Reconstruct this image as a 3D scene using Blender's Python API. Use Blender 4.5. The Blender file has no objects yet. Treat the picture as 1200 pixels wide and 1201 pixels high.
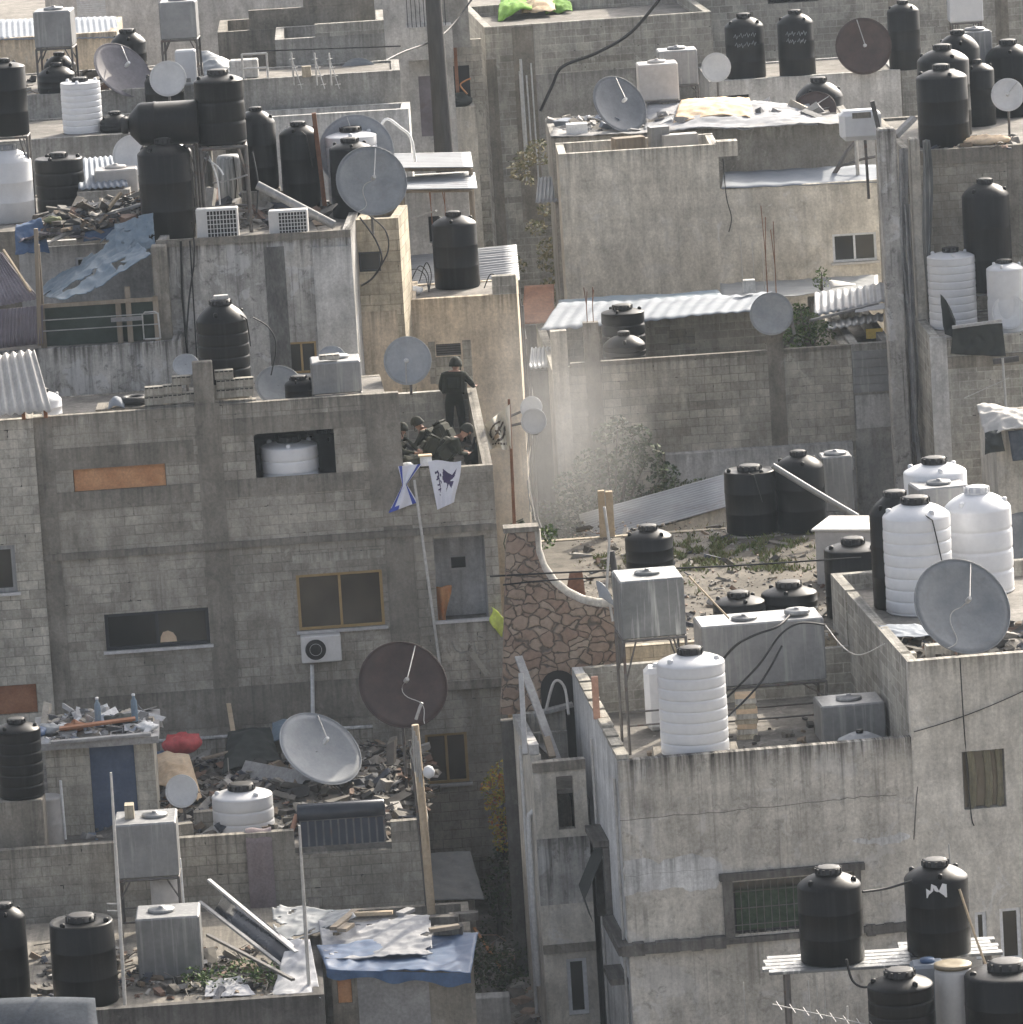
import bpy, math, random
from mathutils import Vector, Matrix, noise as mnoise
random.seed(11)
rad = math.radians
SC = bpy.context.scene
COL = SC.collection
# ---------------------------------------------------------------- camera
PITCH, ROLL, DIST, FPX = rad(10.3), rad(3.5), 125.0, 7000.0
CAM = Vector((0, -DIST*math.cos(PITCH), DIST*math.sin(PITCH)))
c_r, c_f = Vector((1, 0, 0)), Vector((0, math.cos(PITCH), -math.sin(PITCH)))
c_u = Vector((0, math.sin(PITCH), math.cos(PITCH)))
v_r = c_r*math.cos(ROLL) - c_u*math.sin(ROLL)
v_u = c_r*math.sin(ROLL) + c_u*math.cos(ROLL)
cd = bpy.data.cameras.new('camera'); cam = bpy.data.objects.new('camera', cd); COL.objects.link(cam)
m = Matrix.Identity(4)
for i in range(3):
    m[i][0], m[i][1], m[i][2], m[i][3] = v_r[i], v_u[i], -c_f[i], CAM[i]
cam.matrix_world = m
cd.sensor_width = 36; cd.sensor_fit = 'HORIZONTAL'; cd.lens = FPX/1200*36
cd.clip_start = 1; cd.clip_end = 5000
SC.camera = cam

def ray(px, py):
    return v_r*(px-600) + v_u*(600.5-py) + c_f*FPX
def uY(px, py, Y):
    d = ray(px, py); return CAM + d*((Y-CAM.y)/d.y)
def uZ(px, py, Z):
    d = ray(px, py); return CAM + d*((Z-CAM.z)/d.z)
def scl(p):                       # photo pixels per metre at a world point
    return FPX/((Vector(p)-CAM).dot(c_f))

class Frame:                      # a building's own axes: a along its front, b into its depth, z world height
    def __init__(s, px, py, Y, yaw=0):
        s.O = uY(px, py, Y); s.yaw = rad(yaw)
        s.c, s.s = math.cos(s.yaw), math.sin(s.yaw)
        s.z = s.O.z
    def w(s, a, b, z):
        return Vector((s.O.x + a*s.c - b*s.s, s.O.y + a*s.s + b*s.c, z))
    def loc(s, p):
        dx, dy = p[0]-s.O.x, p[1]-s.O.y
        return (dx*s.c + dy*s.s, -dx*s.s + dy*s.c, p[2])
    def fa(s, px, py, b=0.0):     # point of the plane at depth b
        n = Vector((-s.s, s.c, 0)); P0 = s.w(0, b, 0); d = ray(px, py)
        p = CAM + d*((P0-CAM).dot(n)/d.dot(n)); l = s.loc(p)
        return l[0], l[2]
    def fl(s, px, py, z):
        l = s.loc(uZ(px, py, z)); return l[0], l[1]
    def rect(s, x0, y0, x1, y1, b=0.0):
        a0, z1 = s.fa(x0, y0, b); a1, z0 = s.fa(x1, y1, b)
        if y1-y0 > 2.2*(x1-x0): a1 = s.fa(x1, y0, b)[0]      # tall strips: both sides read at the top
        return a0, a1, z0, z1

# ---------------------------------------------------------------- mesh builder
class MB:
    def __init__(s): s.v, s.f, s.sm = [], [], []
    def add(s, vs, fs, smooth=False):
        n = len(s.v); s.v += [tuple(v) for v in vs]
        s.f += [tuple(n+i for i in f) for f in fs]; s.sm += [smooth]*len(fs)
        return s
    def box(s, x0, x1, y0, y1, z0, z1, M=None):
        vs = [Vector(p) for p in ((x0,y0,z0),(x1,y0,z0),(x1,y1,z0),(x0,y1,z0),(x0,y0,z1),(x1,y0,z1),(x1,y1,z1),(x0,y1,z1))]
        if M is not None: vs = [M @ v for v in vs]
        return s.add(vs, [(0,3,2,1),(4,5,6,7),(0,1,5,4),(1,2,6,5),(2,3,7,6),(3,0,4,7)])
    def bbox(s, x0, x1, y0, y1, z0, z1, r=0.02, M=None):      # box with chamfered edges
        xs, ys, zs = (x0, x1), (y0, y1), (z0, z1)
        vs, idx = [], {}
        for i in (0,1):
            for j in (0,1):
                for k in (0,1):
                    sx, sy, sz = (1,-1)[i], (1,-1)[j], (1,-1)[k]
                    for ax in range(3):
                        p = Vector((xs[i]+sx*r, ys[j]+sy*r, zs[k]+sz*r)); p[ax] = (xs[i],ys[j],zs[k])[ax]
                        idx[i,j,k,ax] = len(vs); vs.append(p)
        cen = Vector(((x0+x1)/2,(y0+y1)/2,(z0+z1)/2)); fs = []
        for ax in range(3):
            o = [a for a in range(3) if a != ax]
            for e in (0,1):
                q = []
                for (p1,p2) in ((0,0),(1,0),(1,1),(0,1)):
                    t = [0,0,0]; t[ax]=e; t[o[0]]=p1; t[o[1]]=p2; q.append(idx[(*t,ax)])
                fs.append(q)
        for ax in range(3):
            o = [a for a in range(3) if a != ax]
            for p1 in (0,1):
                for p2 in (0,1):
                    t0=[0,0,0]; t0[o[0]]=p1; t0[o[1]]=p2; t1=list(t0); t1[ax]=1
                    fs.append([idx[(*t0,o[0])], idx[(*t1,o[0])], idx[(*t1,o[1])], idx[(*t0,o[1])]])
        for i in (0,1):
            for j in (0,1):
                for k in (0,1): fs.append([idx[i,j,k,0], idx[i,j,k,1], idx[i,j,k,2]])
        out = []
        for q in fs:
            a,b,c = vs[q[0]],vs[q[1]],vs[q[2]]
            fc = sum((vs[t] for t in q), Vector())/len(q)
            out.append(tuple(q) if (b-a).cross(c-a).dot(fc-cen) > 0 else tuple(reversed(q)))
        if M is not None: vs = [M @ v for v in vs]
        return s.add(vs, out)
    def tube(s, pts, r, n=8, cap=True):
        pts = [Vector(p) for p in pts]; rings = []
        rs = r if isinstance(r, (list, tuple)) else [r]*len(pts)
        up = Vector((0.13,0.21,1)).normalized()
        for i, p in enumerate(pts):
            t = (pts[min(i+1,len(pts)-1)] - pts[max(i-1,0)])
            t = t.normalized() if t.length > 1e-9 else Vector((0,0,1))
            x = t.cross(up)
            if x.length < 0.05: x = t.cross(Vector((1,0,0)))
            x.normalize(); y = t.cross(x)
            rings.append([p + (x*math.cos(2*math.pi*k/n) + y*math.sin(2*math.pi*k/n))*rs[i] for k in range(n)])
        vs = [v for rg in rings for v in rg]; fs = []
        for i in range(len(pts)-1):
            for k in range(n):
                a, b = i*n+k, i*n+(k+1)%n
                fs.append((a, a+n, b+n, b))
        s.add(vs, fs, True)
        if cap:
            s.add(rings[0], [tuple(range(n))]); s.add(rings[-1], [tuple(reversed(range(n)))])
        return s
    def lathe(s, prof, n=32, M=None, smooth=True):            # profile of (radius, z), bottom to top
        vs, fs = [], []
        for (r, z) in prof:
            for k in range(n):
                a = 2*math.pi*k/n; v = Vector((r*math.cos(a), r*math.sin(a), z)); vs.append(M @ v if M is not None else v)
        for i in range(len(prof)-1):
            for k in range(n):
                a, b = i*n+k, i*n+(k+1)%n
                fs.append((a, b, b+n, a+n))
        fs.append(tuple(reversed(range(n)))); L = (len(prof)-1)*n; fs.append(tuple(range(L, L+n)))
        s.add(vs, fs, smooth); return s
    def grid(s, fn, nu, nv, smooth=True):
        vs = [fn(i/nu, j/nv) for j in range(nv+1) for i in range(nu+1)]
        fs = [(j*(nu+1)+i, j*(nu+1)+i+1, (j+1)*(nu+1)+i+1, (j+1)*(nu+1)+i) for j in range(nv) for i in range(nu)]
        return s.add(vs, fs, smooth)
    def prism(s, poly, b0, b1):                              # outline (a,z), extruded along b
        n = len(poly)
        vs = [(a, b0, z) for a, z in poly] + [(a, b1, z) for a, z in poly]
        area = sum(poly[i][0]*poly[(i+1)%n][1]-poly[(i+1)%n][0]*poly[i][1] for i in range(n))
        f = tuple(range(n)); fs = [f, tuple(n+i for i in reversed(f))] + [(i, n+i, n+(i+1)%n, (i+1)%n) for i in range(n)]
        if area < 0: fs = [tuple(reversed(q)) for q in fs]
        return s.add(vs, fs)
    def panel(s, p0, p1, th, zb, z0, z1=None, holes=()):     # wall slab from p0 to p1 (a,b), outer face on that line, th inward (left of p0->p1)
        z1 = z0 if z1 is None else z1
        d = Vector((p1[0]-p0[0], p1[1]-p0[1])); L = d.length; d /= L; nn = Vector((-d.y, d.x))
        ss = sorted({0.0, L} | {x for h in holes for x in h[:2] if 0 < x < L})
        hmin = min(z0, z1)
        zz = sorted({zb} | {x for h in holes for x in h[2:] if zb < x < hmin}) + [None]
        def P(sv, t, z):
            if z is None: z = z0 + (z1-z0)*sv/L
            return (p0[0]+d.x*sv+nn.x*t, p0[1]+d.y*sv+nn.y*t, z)
        def hole(i, j):
            if i < 0 or j < 0 or i >= len(ss)-1 or j >= len(zz)-1: return None
            cs = (ss[i]+ss[i+1])/2; zt = zz[j+1] if zz[j+1] is not None else hmin; cz = (zz[j]+zt)/2
            return any(h[0] < cs < h[1] and h[2] < cz < h[3] for h in holes)
        for i in range(len(ss)-1):
            for j in range(len(zz)-1):
                if hole(i, j): continue
                a, b, lo, hi = ss[i], ss[i+1], zz[j], zz[j+1]
                s.add([P(a,0,lo),P(b,0,lo),P(b,0,hi),P(a,0,hi)], [(0,1,2,3)])
                s.add([P(a,th,lo),P(b,th,lo),P(b,th,hi),P(a,th,hi)], [(3,2,1,0)])
                if hole(i-1,j) in (None, True): s.add([P(a,0,lo),P(a,0,hi),P(a,th,hi),P(a,th,lo)], [(0,1,2,3)])
                if hole(i+1,j) in (None, True): s.add([P(b,0,lo),P(b,0,hi),P(b,th,hi),P(b,th,lo)], [(3,2,1,0)])
                if hole(i,j+1) in (None, True): s.add([P(a,0,hi),P(b,0,hi),P(b,th,hi),P(a,th,hi)], [(0,1,2,3)])
                if hole(i,j-1) in (None, True): s.add([P(a,0,lo),P(b,0,lo),P(b,th,lo),P(a,th,lo)], [(3,2,1,0)])
        return s
    def build(s, name, mat, parent=None, off=(0,0,0), smooth=None):
        me = bpy.data.meshes.new(name)
        ox, oy, oz = off
        me.from_pydata([(x-ox, y-oy, z-oz) for x, y, z in s.v], [], s.f)
        zt = max((v[2] for v in s.v), default=0)
        uv = me.uv_layers.new(name='uv')
        for p in me.polygons:
            nx, ny, nz = (abs(t) for t in p.normal)
            for li in p.loop_indices:
                x, y, z = s.v[me.loops[li].vertex_index]
                uv.data[li].uv = (x, y) if nz > 0.7 else ((y, z-zt) if nx > ny else (x, z-zt))
            p.use_smooth = s.sm[p.index] if smooth is None else smooth
        me.materials.append(mat)
        o = bpy.data.objects.new(name, me); COL.objects.link(o)
        if parent is not None: o.parent = parent
        return o

def tag(o, label=None, cat=None, group=None, kind='thing'):
    if label: o['label'] = label
    if cat: o['category'] = cat
    if group: o['group'] = group
    if kind: o['kind'] = kind
    return o
def thing(name, label, cat, loc=(0,0,0), rz=0.0, group=None):
    o = bpy.data.objects.new(name, None); COL.objects.link(o); o.empty_display_size = .2
    o.location = loc; o.rotation_euler = (0, 0, rz)
    return tag(o, label, cat, group)
def single(mb, name, mat, label, cat, group=None, kind='thing', smooth=None):   # one-mesh thing given in world coordinates
    zs = [v[2] for v in mb.v]; xs = [v[0] for v in mb.v]; ys = [v[1] for v in mb.v]
    off = ((min(xs)+max(xs))/2, (min(ys)+max(ys))/2, min(zs))
    o = mb.build(name, mat, None, off, smooth); o.location = off
    return tag(o, label, cat, group, kind)

# ---------------------------------------------------------------- materials
class NT:
    def __init__(s, name):
        s.m = bpy.data.materials.new(name); s.m.use_nodes = True; s.t = s.m.node_tree
        s.bsdf = s.t.nodes['Principled BSDF']; s.pos = s.n('ShaderNodeNewGeometry').outputs['Position']
    def n(s, typ, ins=None, **kw):
        nd = s.t.nodes.new(typ)
        for k, v in kw.items(): setattr(nd, k, v)
        for k, v in (ins or {}).items():
            sk = nd.inputs[k]
            if isinstance(v, bpy.types.NodeSocket): s.t.links.new(v, sk)
            elif v is not None: sk.default_value = v
        return nd
    def set(s, **kw):
        for k, v in kw.items():
            sk = s.bsdf.inputs[k.replace('_', ' ')]
            if isinstance(v, bpy.types.NodeSocket): s.t.links.new(v, sk)
            else: sk.default_value = v
        return s
    def noise(s, scale, detail=5, rough=.6, vec=None, dist=0):
        return s.n('ShaderNodeTexNoise', {'Vector': vec or s.pos, 'Scale': scale, 'Detail': detail, 'Roughness': rough, 'Distortion': dist}).outputs['Fac']
    def ramp(s, fac, a, b, lo=0.0, hi=1.0):
        return s.n('ShaderNodeMapRange', {'Value': fac, 'From Min': a, 'From Max': b, 'To Min': lo, 'To Max': hi}, clamp=True).outputs['Result']
    def mix(s, fac, a, b, mode='MIX'):
        nd = s.n('ShaderNodeMix', None, data_type='RGBA', blend_type=mode)
        for i, v in ((0, fac), (6, a), (7, b)):
            if isinstance(v, bpy.types.NodeSocket): s.t.links.new(v, nd.inputs[i])
            else: nd.inputs[i].default_value = v if i == 0 else (*v[:3], 1)
        return nd.outputs[2]
    def math(s, op, a, b=0.5):
        return s.n('ShaderNodeMath', {0: a, 1: b}, operation=op).outputs[0]
    def grey(s, v):
        return s.n('ShaderNodeCombineColor', {0: v, 1: v, 2: v}).outputs[0]
    def map(s, vec, scale, loc=(0,0,0)):
        return s.n('ShaderNodeMapping', {'Vector': vec, 'Scale': scale, 'Location': loc}).outputs[0]
    def bump(s, h, strength=.3, dist=.02):
        s.set(Normal=s.n('ShaderNodeBump', {'Height': h, 'Strength': strength, 'Distance': dist}).outputs[0])

def wallmat(name, c1, c2, brick=0.0, streak=0.5, top=0.5, spots=0.3, peel=0.0, mortar=.55, bw=.4, bh=.2, dirt=(.045,.042,.038)):
    t = NT(name); uv = t.n('ShaderNodeTexCoord').outputs['UV']
    big = t.noise(.55, 6, .62); mid = t.noise(1.9, 7, .7, t.map(t.pos, (1.25, 1.25, .5)), .2); fine = t.noise(16, 4, .72)
    band = t.noise(1.0, 3, .6, t.map(uv, (.07, 1.5, 1)))
    col = t.mix(t.ramp(big, .36, .64), c1, c2)
    col = t.mix(1.0, col, t.grey(t.ramp(mid, .3, .7, .66, 1.26)), 'MULTIPLY')
    col = t.mix(1.0, col, t.grey(t.ramp(fine, .25, .75, .76, 1.22)), 'MULTIPLY')
    col = t.mix(1.0, col, t.grey(t.ramp(band, .3, .7, .86, 1.10)), 'MULTIPLY')
    h = fine
    if peel:
        pk = t.ramp(t.noise(1.1, 7, .62, dist=.6), .56, .585)
        col = t.mix(t.math('MULTIPLY', pk, peel), col, tuple(min(.62, x*1.75) for x in c2))
    if brick:
        w = t.n('ShaderNodeVectorMath', {0: uv, 1: t.n('ShaderNodeVectorMath', {0: t.n('ShaderNodeTexNoise', {'Vector': t.pos, 'Scale': 1.4, 'Detail': 3}).outputs['Color'], 1: (.05,.035,0)}, operation='MULTIPLY').outputs[0]}, operation='ADD').outputs[0]
        bt = t.n('ShaderNodeTexBrick', {'Vector': w, 'Scale': 1.0, 'Brick Width': bw, 'Row Height': bh, 'Mortar Size': .011, 'Mortar Smooth': .3, 'Bias': 0.0,
                 'Color1': (.74,.73,.71,1), 'Color2': (1.2,1.2,1.19,1), 'Mortar': (mortar,mortar,mortar,1)})
        vis = t.math('MULTIPLY', t.ramp(t.noise(.9, 3, .5), .3, .6, .25, 1.0), brick)
        col = t.mix(vis, col, t.mix(1.0, col, bt.outputs['Color'], 'MULTIPLY'))
        # open joints and broken holes in the blockwork
        hb = t.math('MULTIPLY', t.ramp(t.noise(6.5, 2, .5), .69, .72), t.ramp(bt.outputs['Fac'], .2, .8))
        col = t.mix(hb, col, (.05,.047,.043))
        h = t.math('SUBTRACT', fine, t.math('MULTIPLY', bt.outputs['Fac'], .8))
    sv = t.map(uv, (4.2, .2, 1)); sn = t.noise(1.5, 7, .68, sv, .25)
    sep = t.n('ShaderNodeSeparateXYZ', {0: uv}).outputs[1]
    fall = t.ramp(t.math('ADD', sep, t.ramp(mid, .2, .8, -.5, .5)), -2.2, -.05)
    st = t.math('MULTIPLY', t.ramp(sn, .5, .72), t.math('ADD', t.math('MULTIPLY', fall, .75), .25))
    col = t.mix(t.math('MULTIPLY', st, streak), col, dirt)
    run = t.math('MULTIPLY', t.ramp(t.noise(1.0, 4, .6, t.map(uv, (9, .12, 1)), .15), .55, .68), t.ramp(t.noise(.8, 3, .5, t.map(uv, (1.1, .8, 1))), .48, .62))
    col = t.mix(t.math('MULTIPLY', run, streak*.8), col, tuple(x*.32 for x in c1))
    pale = t.math('MULTIPLY', t.ramp(t.noise(1.7, 6, .7, t.map(t.pos, (1, 1, .7)), .9), .60, .625), t.ramp(t.noise(.5, 2, .5), .45, .6))
    col = t.mix(t.math('MULTIPLY', pale, .38), col, tuple(min(.7, x*1.45) for x in c2))
    tp = t.math('MULTIPLY', t.ramp(t.math('ADD', sep, t.ramp(mid, .2, .8, -.25, .25)), -.5, .05), t.ramp(sn, .38, .58))
    col = t.mix(t.math('MULTIPLY', tp, top), col, dirt)
    sp = t.ramp(t.noise(3.7, 8, .74, dist=.4), .55, .66)
    col = t.mix(t.math('MULTIPLY', sp, spots), col, tuple(x*.4 for x in c1))
    t.set(Base_Color=col, Roughness=.92); t.bsdf.inputs['Specular IOR Level'].default_value = .25
    t.bump(h, .35, .02); return t.m

def surf(name, c1, c2=None, rough=.7, metal=0.0, scale=2.0, contrast=.2, streaks=0.0, dust=0.0, spec=.5, bump=0.0, sc=(1,1,1), rust=0.0, coat=0.0):
    t = NT(name); c2 = c2 or c1
    obj = t.n('ShaderNodeObjectInfo').outputs['Random']
    off = t.n('ShaderNodeCombineXYZ', {0: t.math('MULTIPLY', obj, 37.0), 1: t.math('MULTIPLY', obj, 11.0), 2: 0.0}).outputs[0]
    p = t.n('ShaderNodeVectorMath', {0: t.map(t.pos, sc), 1: off}, operation='ADD').outputs[0]
    n1 = t.noise(scale, 6, .62, p); n2 = t.noise(scale*7, 4, .65, p)
    col = t.mix(t.ramp(n1, .33, .67), c1, c2)
    col = t.mix(1.0, col, t.grey(t.ramp(n2, .25, .75, 1-contrast, 1+contrast)), 'MULTIPLY')
    col = t.mix(1.0, col, t.grey(t.ramp(obj, 0, 1, .85, 1.15)), 'MULTIPLY')
    if streaks:
        s = t.noise(3.0, 5, .6, t.map(p, (3.2, 3.2, .18)))
        col = t.mix(t.math('MULTIPLY', t.ramp(s, .52, .66), streaks), col, (.55,.55,.52) if metal or c1[0] < .1 else (.16,.14,.12))
    if rust:
        col = t.mix(t.math('MULTIPLY', t.ramp(t.noise(scale*1.7, 7, .7, p, .5), .54, .66), rust), col, (.13,.06,.032))
    if dust:
        nz = t.n('ShaderNodeSeparateXYZ', {0: t.n('ShaderNodeNewGeometry').outputs['Normal']}).outputs[2]
        d = t.math('MULTIPLY', t.ramp(nz, -.1, .9, .25, 1), t.ramp(n1, .3, .7, .4, 1))
        col = t.mix(t.math('MULTIPLY', d, dust), col, (.33,.30,.26))
    t.set(Base_Color=col, Metallic=metal, Roughness=t.ramp(n2, .2, .8, max(.05, rough-.1), min(1, rough+.12)))
    t.bsdf.inputs['Specular IOR Level'].default_value = spec
    if bump: t.bump(n2, bump, .02)
    return t.m

M = {}
M['block'] = wallmat('concrete_block', (.325,.30,.255), (.425,.395,.34), brick=.66, streak=.5, top=.5, spots=.4, mortar=.5)
M['block2'] = wallmat('concrete_block_pale', (.40,.375,.32), (.50,.47,.41), brick=.95, streak=.35, top=.4, spots=.2, mortar=.62)
M['block3'] = wallmat('concrete_block_grey', (.33,.315,.28), (.43,.415,.375), brick=1.0, streak=.5, top=.3, spots=.35, mortar=1.35)
M['blockwarm'] = wallmat('limestone_block', (.44,.38,.29), (.55,.49,.38), brick=1.0, streak=.3, top=.2, spots=.2, bw=.46, bh=.24)
M['beam'] = wallmat('cast_concrete', (.225,.205,.172), (.30,.275,.235), streak=.5, top=.3, spots=.45)
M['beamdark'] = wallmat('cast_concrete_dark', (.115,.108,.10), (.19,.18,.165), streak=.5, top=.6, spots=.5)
M['plaster'] = wallmat('stained_plaster', (.35,.34,.32), (.52,.50,.465), streak=1.0, top=.9, spots=.85, peel=.5)
M['plaster_r'] = wallmat('weathered_plaster', (.45,.422,.37), (.58,.55,.495), streak=.7, top=1.0, spots=.55, peel=.25)
M['cream'] = wallmat('cream_plaster', (.55,.52,.46), (.64,.61,.55), streak=.3, top=.55, spots=.15)
M['plaster_w'] = wallmat('white_plaster', (.52,.52,.51), (.66,.66,.65), streak=.55, top=.35, spots=.2, peel=.3)
M['tan'] = wallmat('tan_plaster', (.60,.50,.375), (.67,.57,.44), streak=.35, top=.5, spots=.08)
M['pale'] = wallmat('pale_plaster', (.53,.495,.43), (.64,.605,.535), streak=.45, top=.5, spots=.3, peel=.15)
M['grey'] = wallmat('grey_plaster', (.30,.29,.265), (.41,.395,.365), streak=.4, top=.35, spots=.4)
M['light'] = wallmat('light_plaster', (.47,.46,.44), (.60,.59,.57), streak=.3, top=.3, spots=.15)
M['roof'] = wallmat('roof_screed', (.15,.14,.125), (.28,.262,.235), streak=0, top=0, spots=.5)
M['ground'] = wallmat('dusty_ground', (.17,.155,.135), (.27,.25,.22), streak=0, top=0, spots=.4)
M['black'] = surf('black_polyethylene', (.0035,.0037,.004), (.007,.007,.0072), rough=.42, scale=1.6, contrast=.25, dust=.012, spec=.22, streaks=.012)
M['blacklid'] = surf('black_lid_plastic', (.011,.011,.012), (.02,.02,.02), rough=.6, dust=.03)
M['white'] = surf('white_polyethylene', (.66,.67,.69), (.74,.745,.75), rough=.36, scale=1.2, contrast=.05, dust=.12, spec=.5)
M['metal'] = surf('galvanised_sheet', (.21,.213,.215), (.29,.292,.293), rough=.5, metal=.35, scale=1.5, contrast=.12, streaks=.35)
M['metalst'] = surf('galvanised_sheet_stained', (.16,.165,.165), (.24,.245,.24), rough=.5, metal=.3, scale=1.5, contrast=.15, streaks=.95)
M['metalpale'] = surf('painted_tank_sheet', (.40,.385,.365), (.50,.48,.46), rough=.6, scale=1.3, contrast=.1, rust=.12)
M['steel'] = surf('painted_steel', (.10,.095,.09), (.17,.16,.15), rough=.6, metal=.3, rust=.6)
M['palepole'] = surf('pale_steel_pole', (.42,.41,.39), (.55,.54,.52), rough=.5, metal=.3, rust=.15)
M['rust'] = surf('rusted_iron', (.17,.075,.04), (.28,.14,.08), rough=.85, contrast=.3)
M['corr'] = surf('corrugated_zinc', (.25,.26,.275), (.34,.355,.37), rough=.6, metal=.2, scale=.8, contrast=.1, rust=.22)
M['corrdark'] = surf('corrugated_dark', (.16,.14,.16), (.24,.215,.24), rough=.6, scale=.9, contrast=.15, rust=.25)
M['sheetblue'] = surf('pale_blue_sheet', (.20,.225,.26), (.27,.295,.33), rough=.75, scale=1, contrast=.14, spec=.3)
M['fibro'] = surf('fibre_cement_sheet', (.50,.48,.45), (.64,.62,.58), rough=.8, scale=1.5, contrast=.12)
M['d_grey'] = surf('dish_grey_paint', (.215,.23,.24), (.30,.31,.315), rough=.5, scale=2.2, contrast=.1, rust=.12)
M['d_pale'] = surf('dish_pale_paint', (.27,.29,.315), (.36,.375,.39), rough=.75, scale=2.2, contrast=.1, rust=.08)
M['d_white'] = surf('dish_white_paint', (.60,.60,.60), (.70,.70,.69), rough=.5, scale=2.0, contrast=.06)
M['d_brown'] = surf('dish_rusted_brown', (.050,.032,.029), (.085,.056,.048), rough=.65, scale=2.5, contrast=.2)
M['d_purple'] = surf('dish_mesh_dull_purple', (.13,.12,.13), (.20,.185,.195), rough=.6, scale=2.5, contrast=.15)
M['d_dark'] = surf('dish_slate_paint', (.11,.12,.135), (.16,.17,.185), rough=.55, scale=2.5, contrast=.15)
M['frame_gold'] = surf('bronze_aluminium', (.36,.25,.11), (.44,.32,.16), rough=.4, metal=.4, contrast=.1)
M['frame_dark'] = surf('dark_aluminium', (.028,.03,.036), rough=.4, metal=.3)
M['frame_white'] = surf('white_aluminium', (.68,.70,.72), rough=.4)
M['sill'] = surf('stone_sill', (.46,.45,.44), (.56,.55,.54), rough=.7)
M['wood'] = surf('weathered_timber', (.21,.17,.125), (.32,.27,.21), rough=.85, scale=2, contrast=.25, sc=(1,1,.15))
M['woodpale'] = surf('pale_timber', (.42,.33,.22), (.52,.42,.30), rough=.85, scale=2, contrast=.2)
M['woodgrey'] = surf('grey_timber', (.24,.235,.23), (.36,.355,.35), rough=.85, scale=2, contrast=.25)
M['ply'] = surf('orange_plywood', (.40,.19,.085), (.52,.28,.14), rough=.8, scale=3, contrast=.22)
M['plybrown'] = surf('brown_plywood', (.22,.095,.045), (.32,.15,.08), rough=.8, scale=3, contrast=.25)
M['tarpblue'] = surf('blue_tarpaulin', (.025,.065,.15), (.045,.105,.21), rough=.55, scale=2.5, contrast=.2, dust=.15)
M['tarppale'] = surf('faded_blue_tarpaulin', (.13,.20,.27), (.22,.29,.35), rough=.6, scale=2.0, contrast=.18, dust=.2)
M['plastic'] = surf('clear_white_plastic_sheet', (.30,.31,.33), (.42,.42,.43), rough=.8, scale=2, contrast=.14, spec=.3)
M['felt'] = surf('dull_blue_grey_felt', (.06,.068,.08), (.10,.11,.125), rough=.95, scale=2, contrast=.25, spec=.1)
M['cloth_pink'] = surf('dusty_mauve_blanket', (.24,.195,.195), (.30,.25,.25), rough=.95, scale=3, contrast=.2)
M['cloth_tan'] = surf('tan_cloth', (.55,.40,.26), (.68,.54,.38), rough=.95, scale=2, contrast=.15)
M['cloth_green'] = surf('bright_green_turf_cloth', (.12,.27,.03), (.20,.38,.06), rough=.95, scale=3, contrast=.3)
M['cloth_lime'] = surf('lime_yellow_cloth', (.55,.65,.10), (.66,.74,.2), rough=.95)
M['cloth_red'] = surf('red_plastic_bag', (.42,.05,.05), (.55,.10,.10), rough=.6)
M['cloth_orange'] = surf('orange_brown_cloth', (.48,.19,.07), (.56,.30,.14), rough=.95)
M['cloth_dark'] = surf('dark_netting', (.022,.026,.024), (.045,.05,.045), rough=.9)
M['cloth_darkgreen'] = surf('dark_green_sheet', (.03,.045,.035), (.055,.075,.06), rough=.8)
M['rubber'] = surf('black_rubber', (.012,.012,.012), (.02,.02,.02), rough=.6)
M['pvc'] = surf('white_pvc', (.62,.63,.63), (.72,.72,.71), rough=.5)
M['ac'] = surf('off_white_casing', (.58,.57,.55), (.66,.65,.63), rough=.5, contrast=.06)
M['door_blue'] = surf('faded_blue_door', (.055,.08,.14), (.095,.125,.19), rough=.7, scale=2, contrast=.2)
M['terracotta'] = surf('terracotta_pipe', (.45,.25,.17), (.52,.31,.22), rough=.85)
M['yellow'] = surf('yellow_board', (.58,.40,.07), (.66,.48,.12), rough=.7)
M['brass'] = surf('gold_drum_lid', (.20,.165,.105), (.27,.225,.15), rough=.5, metal=.3)
M['solar'] = surf('solar_collector_glass', (.02,.024,.034), (.035,.04,.05), rough=.18, contrast=.1)
def glassmat(name, c):
    t = NT(name); n = t.noise(.8, 3, .5)
    t.set(Base_Color=t.mix(t.ramp(n, .35, .65), c, tuple(x*1.9 for x in c)), Roughness=.12); t.bump(t.noise(1.3,2,.5), .25, .05); return t.m
M['glass'] = glassmat('dark_window_glass', (.022,.022,.02))
M['glassbrown'] = glassmat('brown_window_glass', (.045,.038,.028))
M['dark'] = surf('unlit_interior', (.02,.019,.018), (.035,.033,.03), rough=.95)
M['stainp'] = surf('black_run_stain', (.10,.095,.085), (.20,.19,.17), rough=.95, scale=3, contrast=.4, sc=(1,1,.4))
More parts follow.
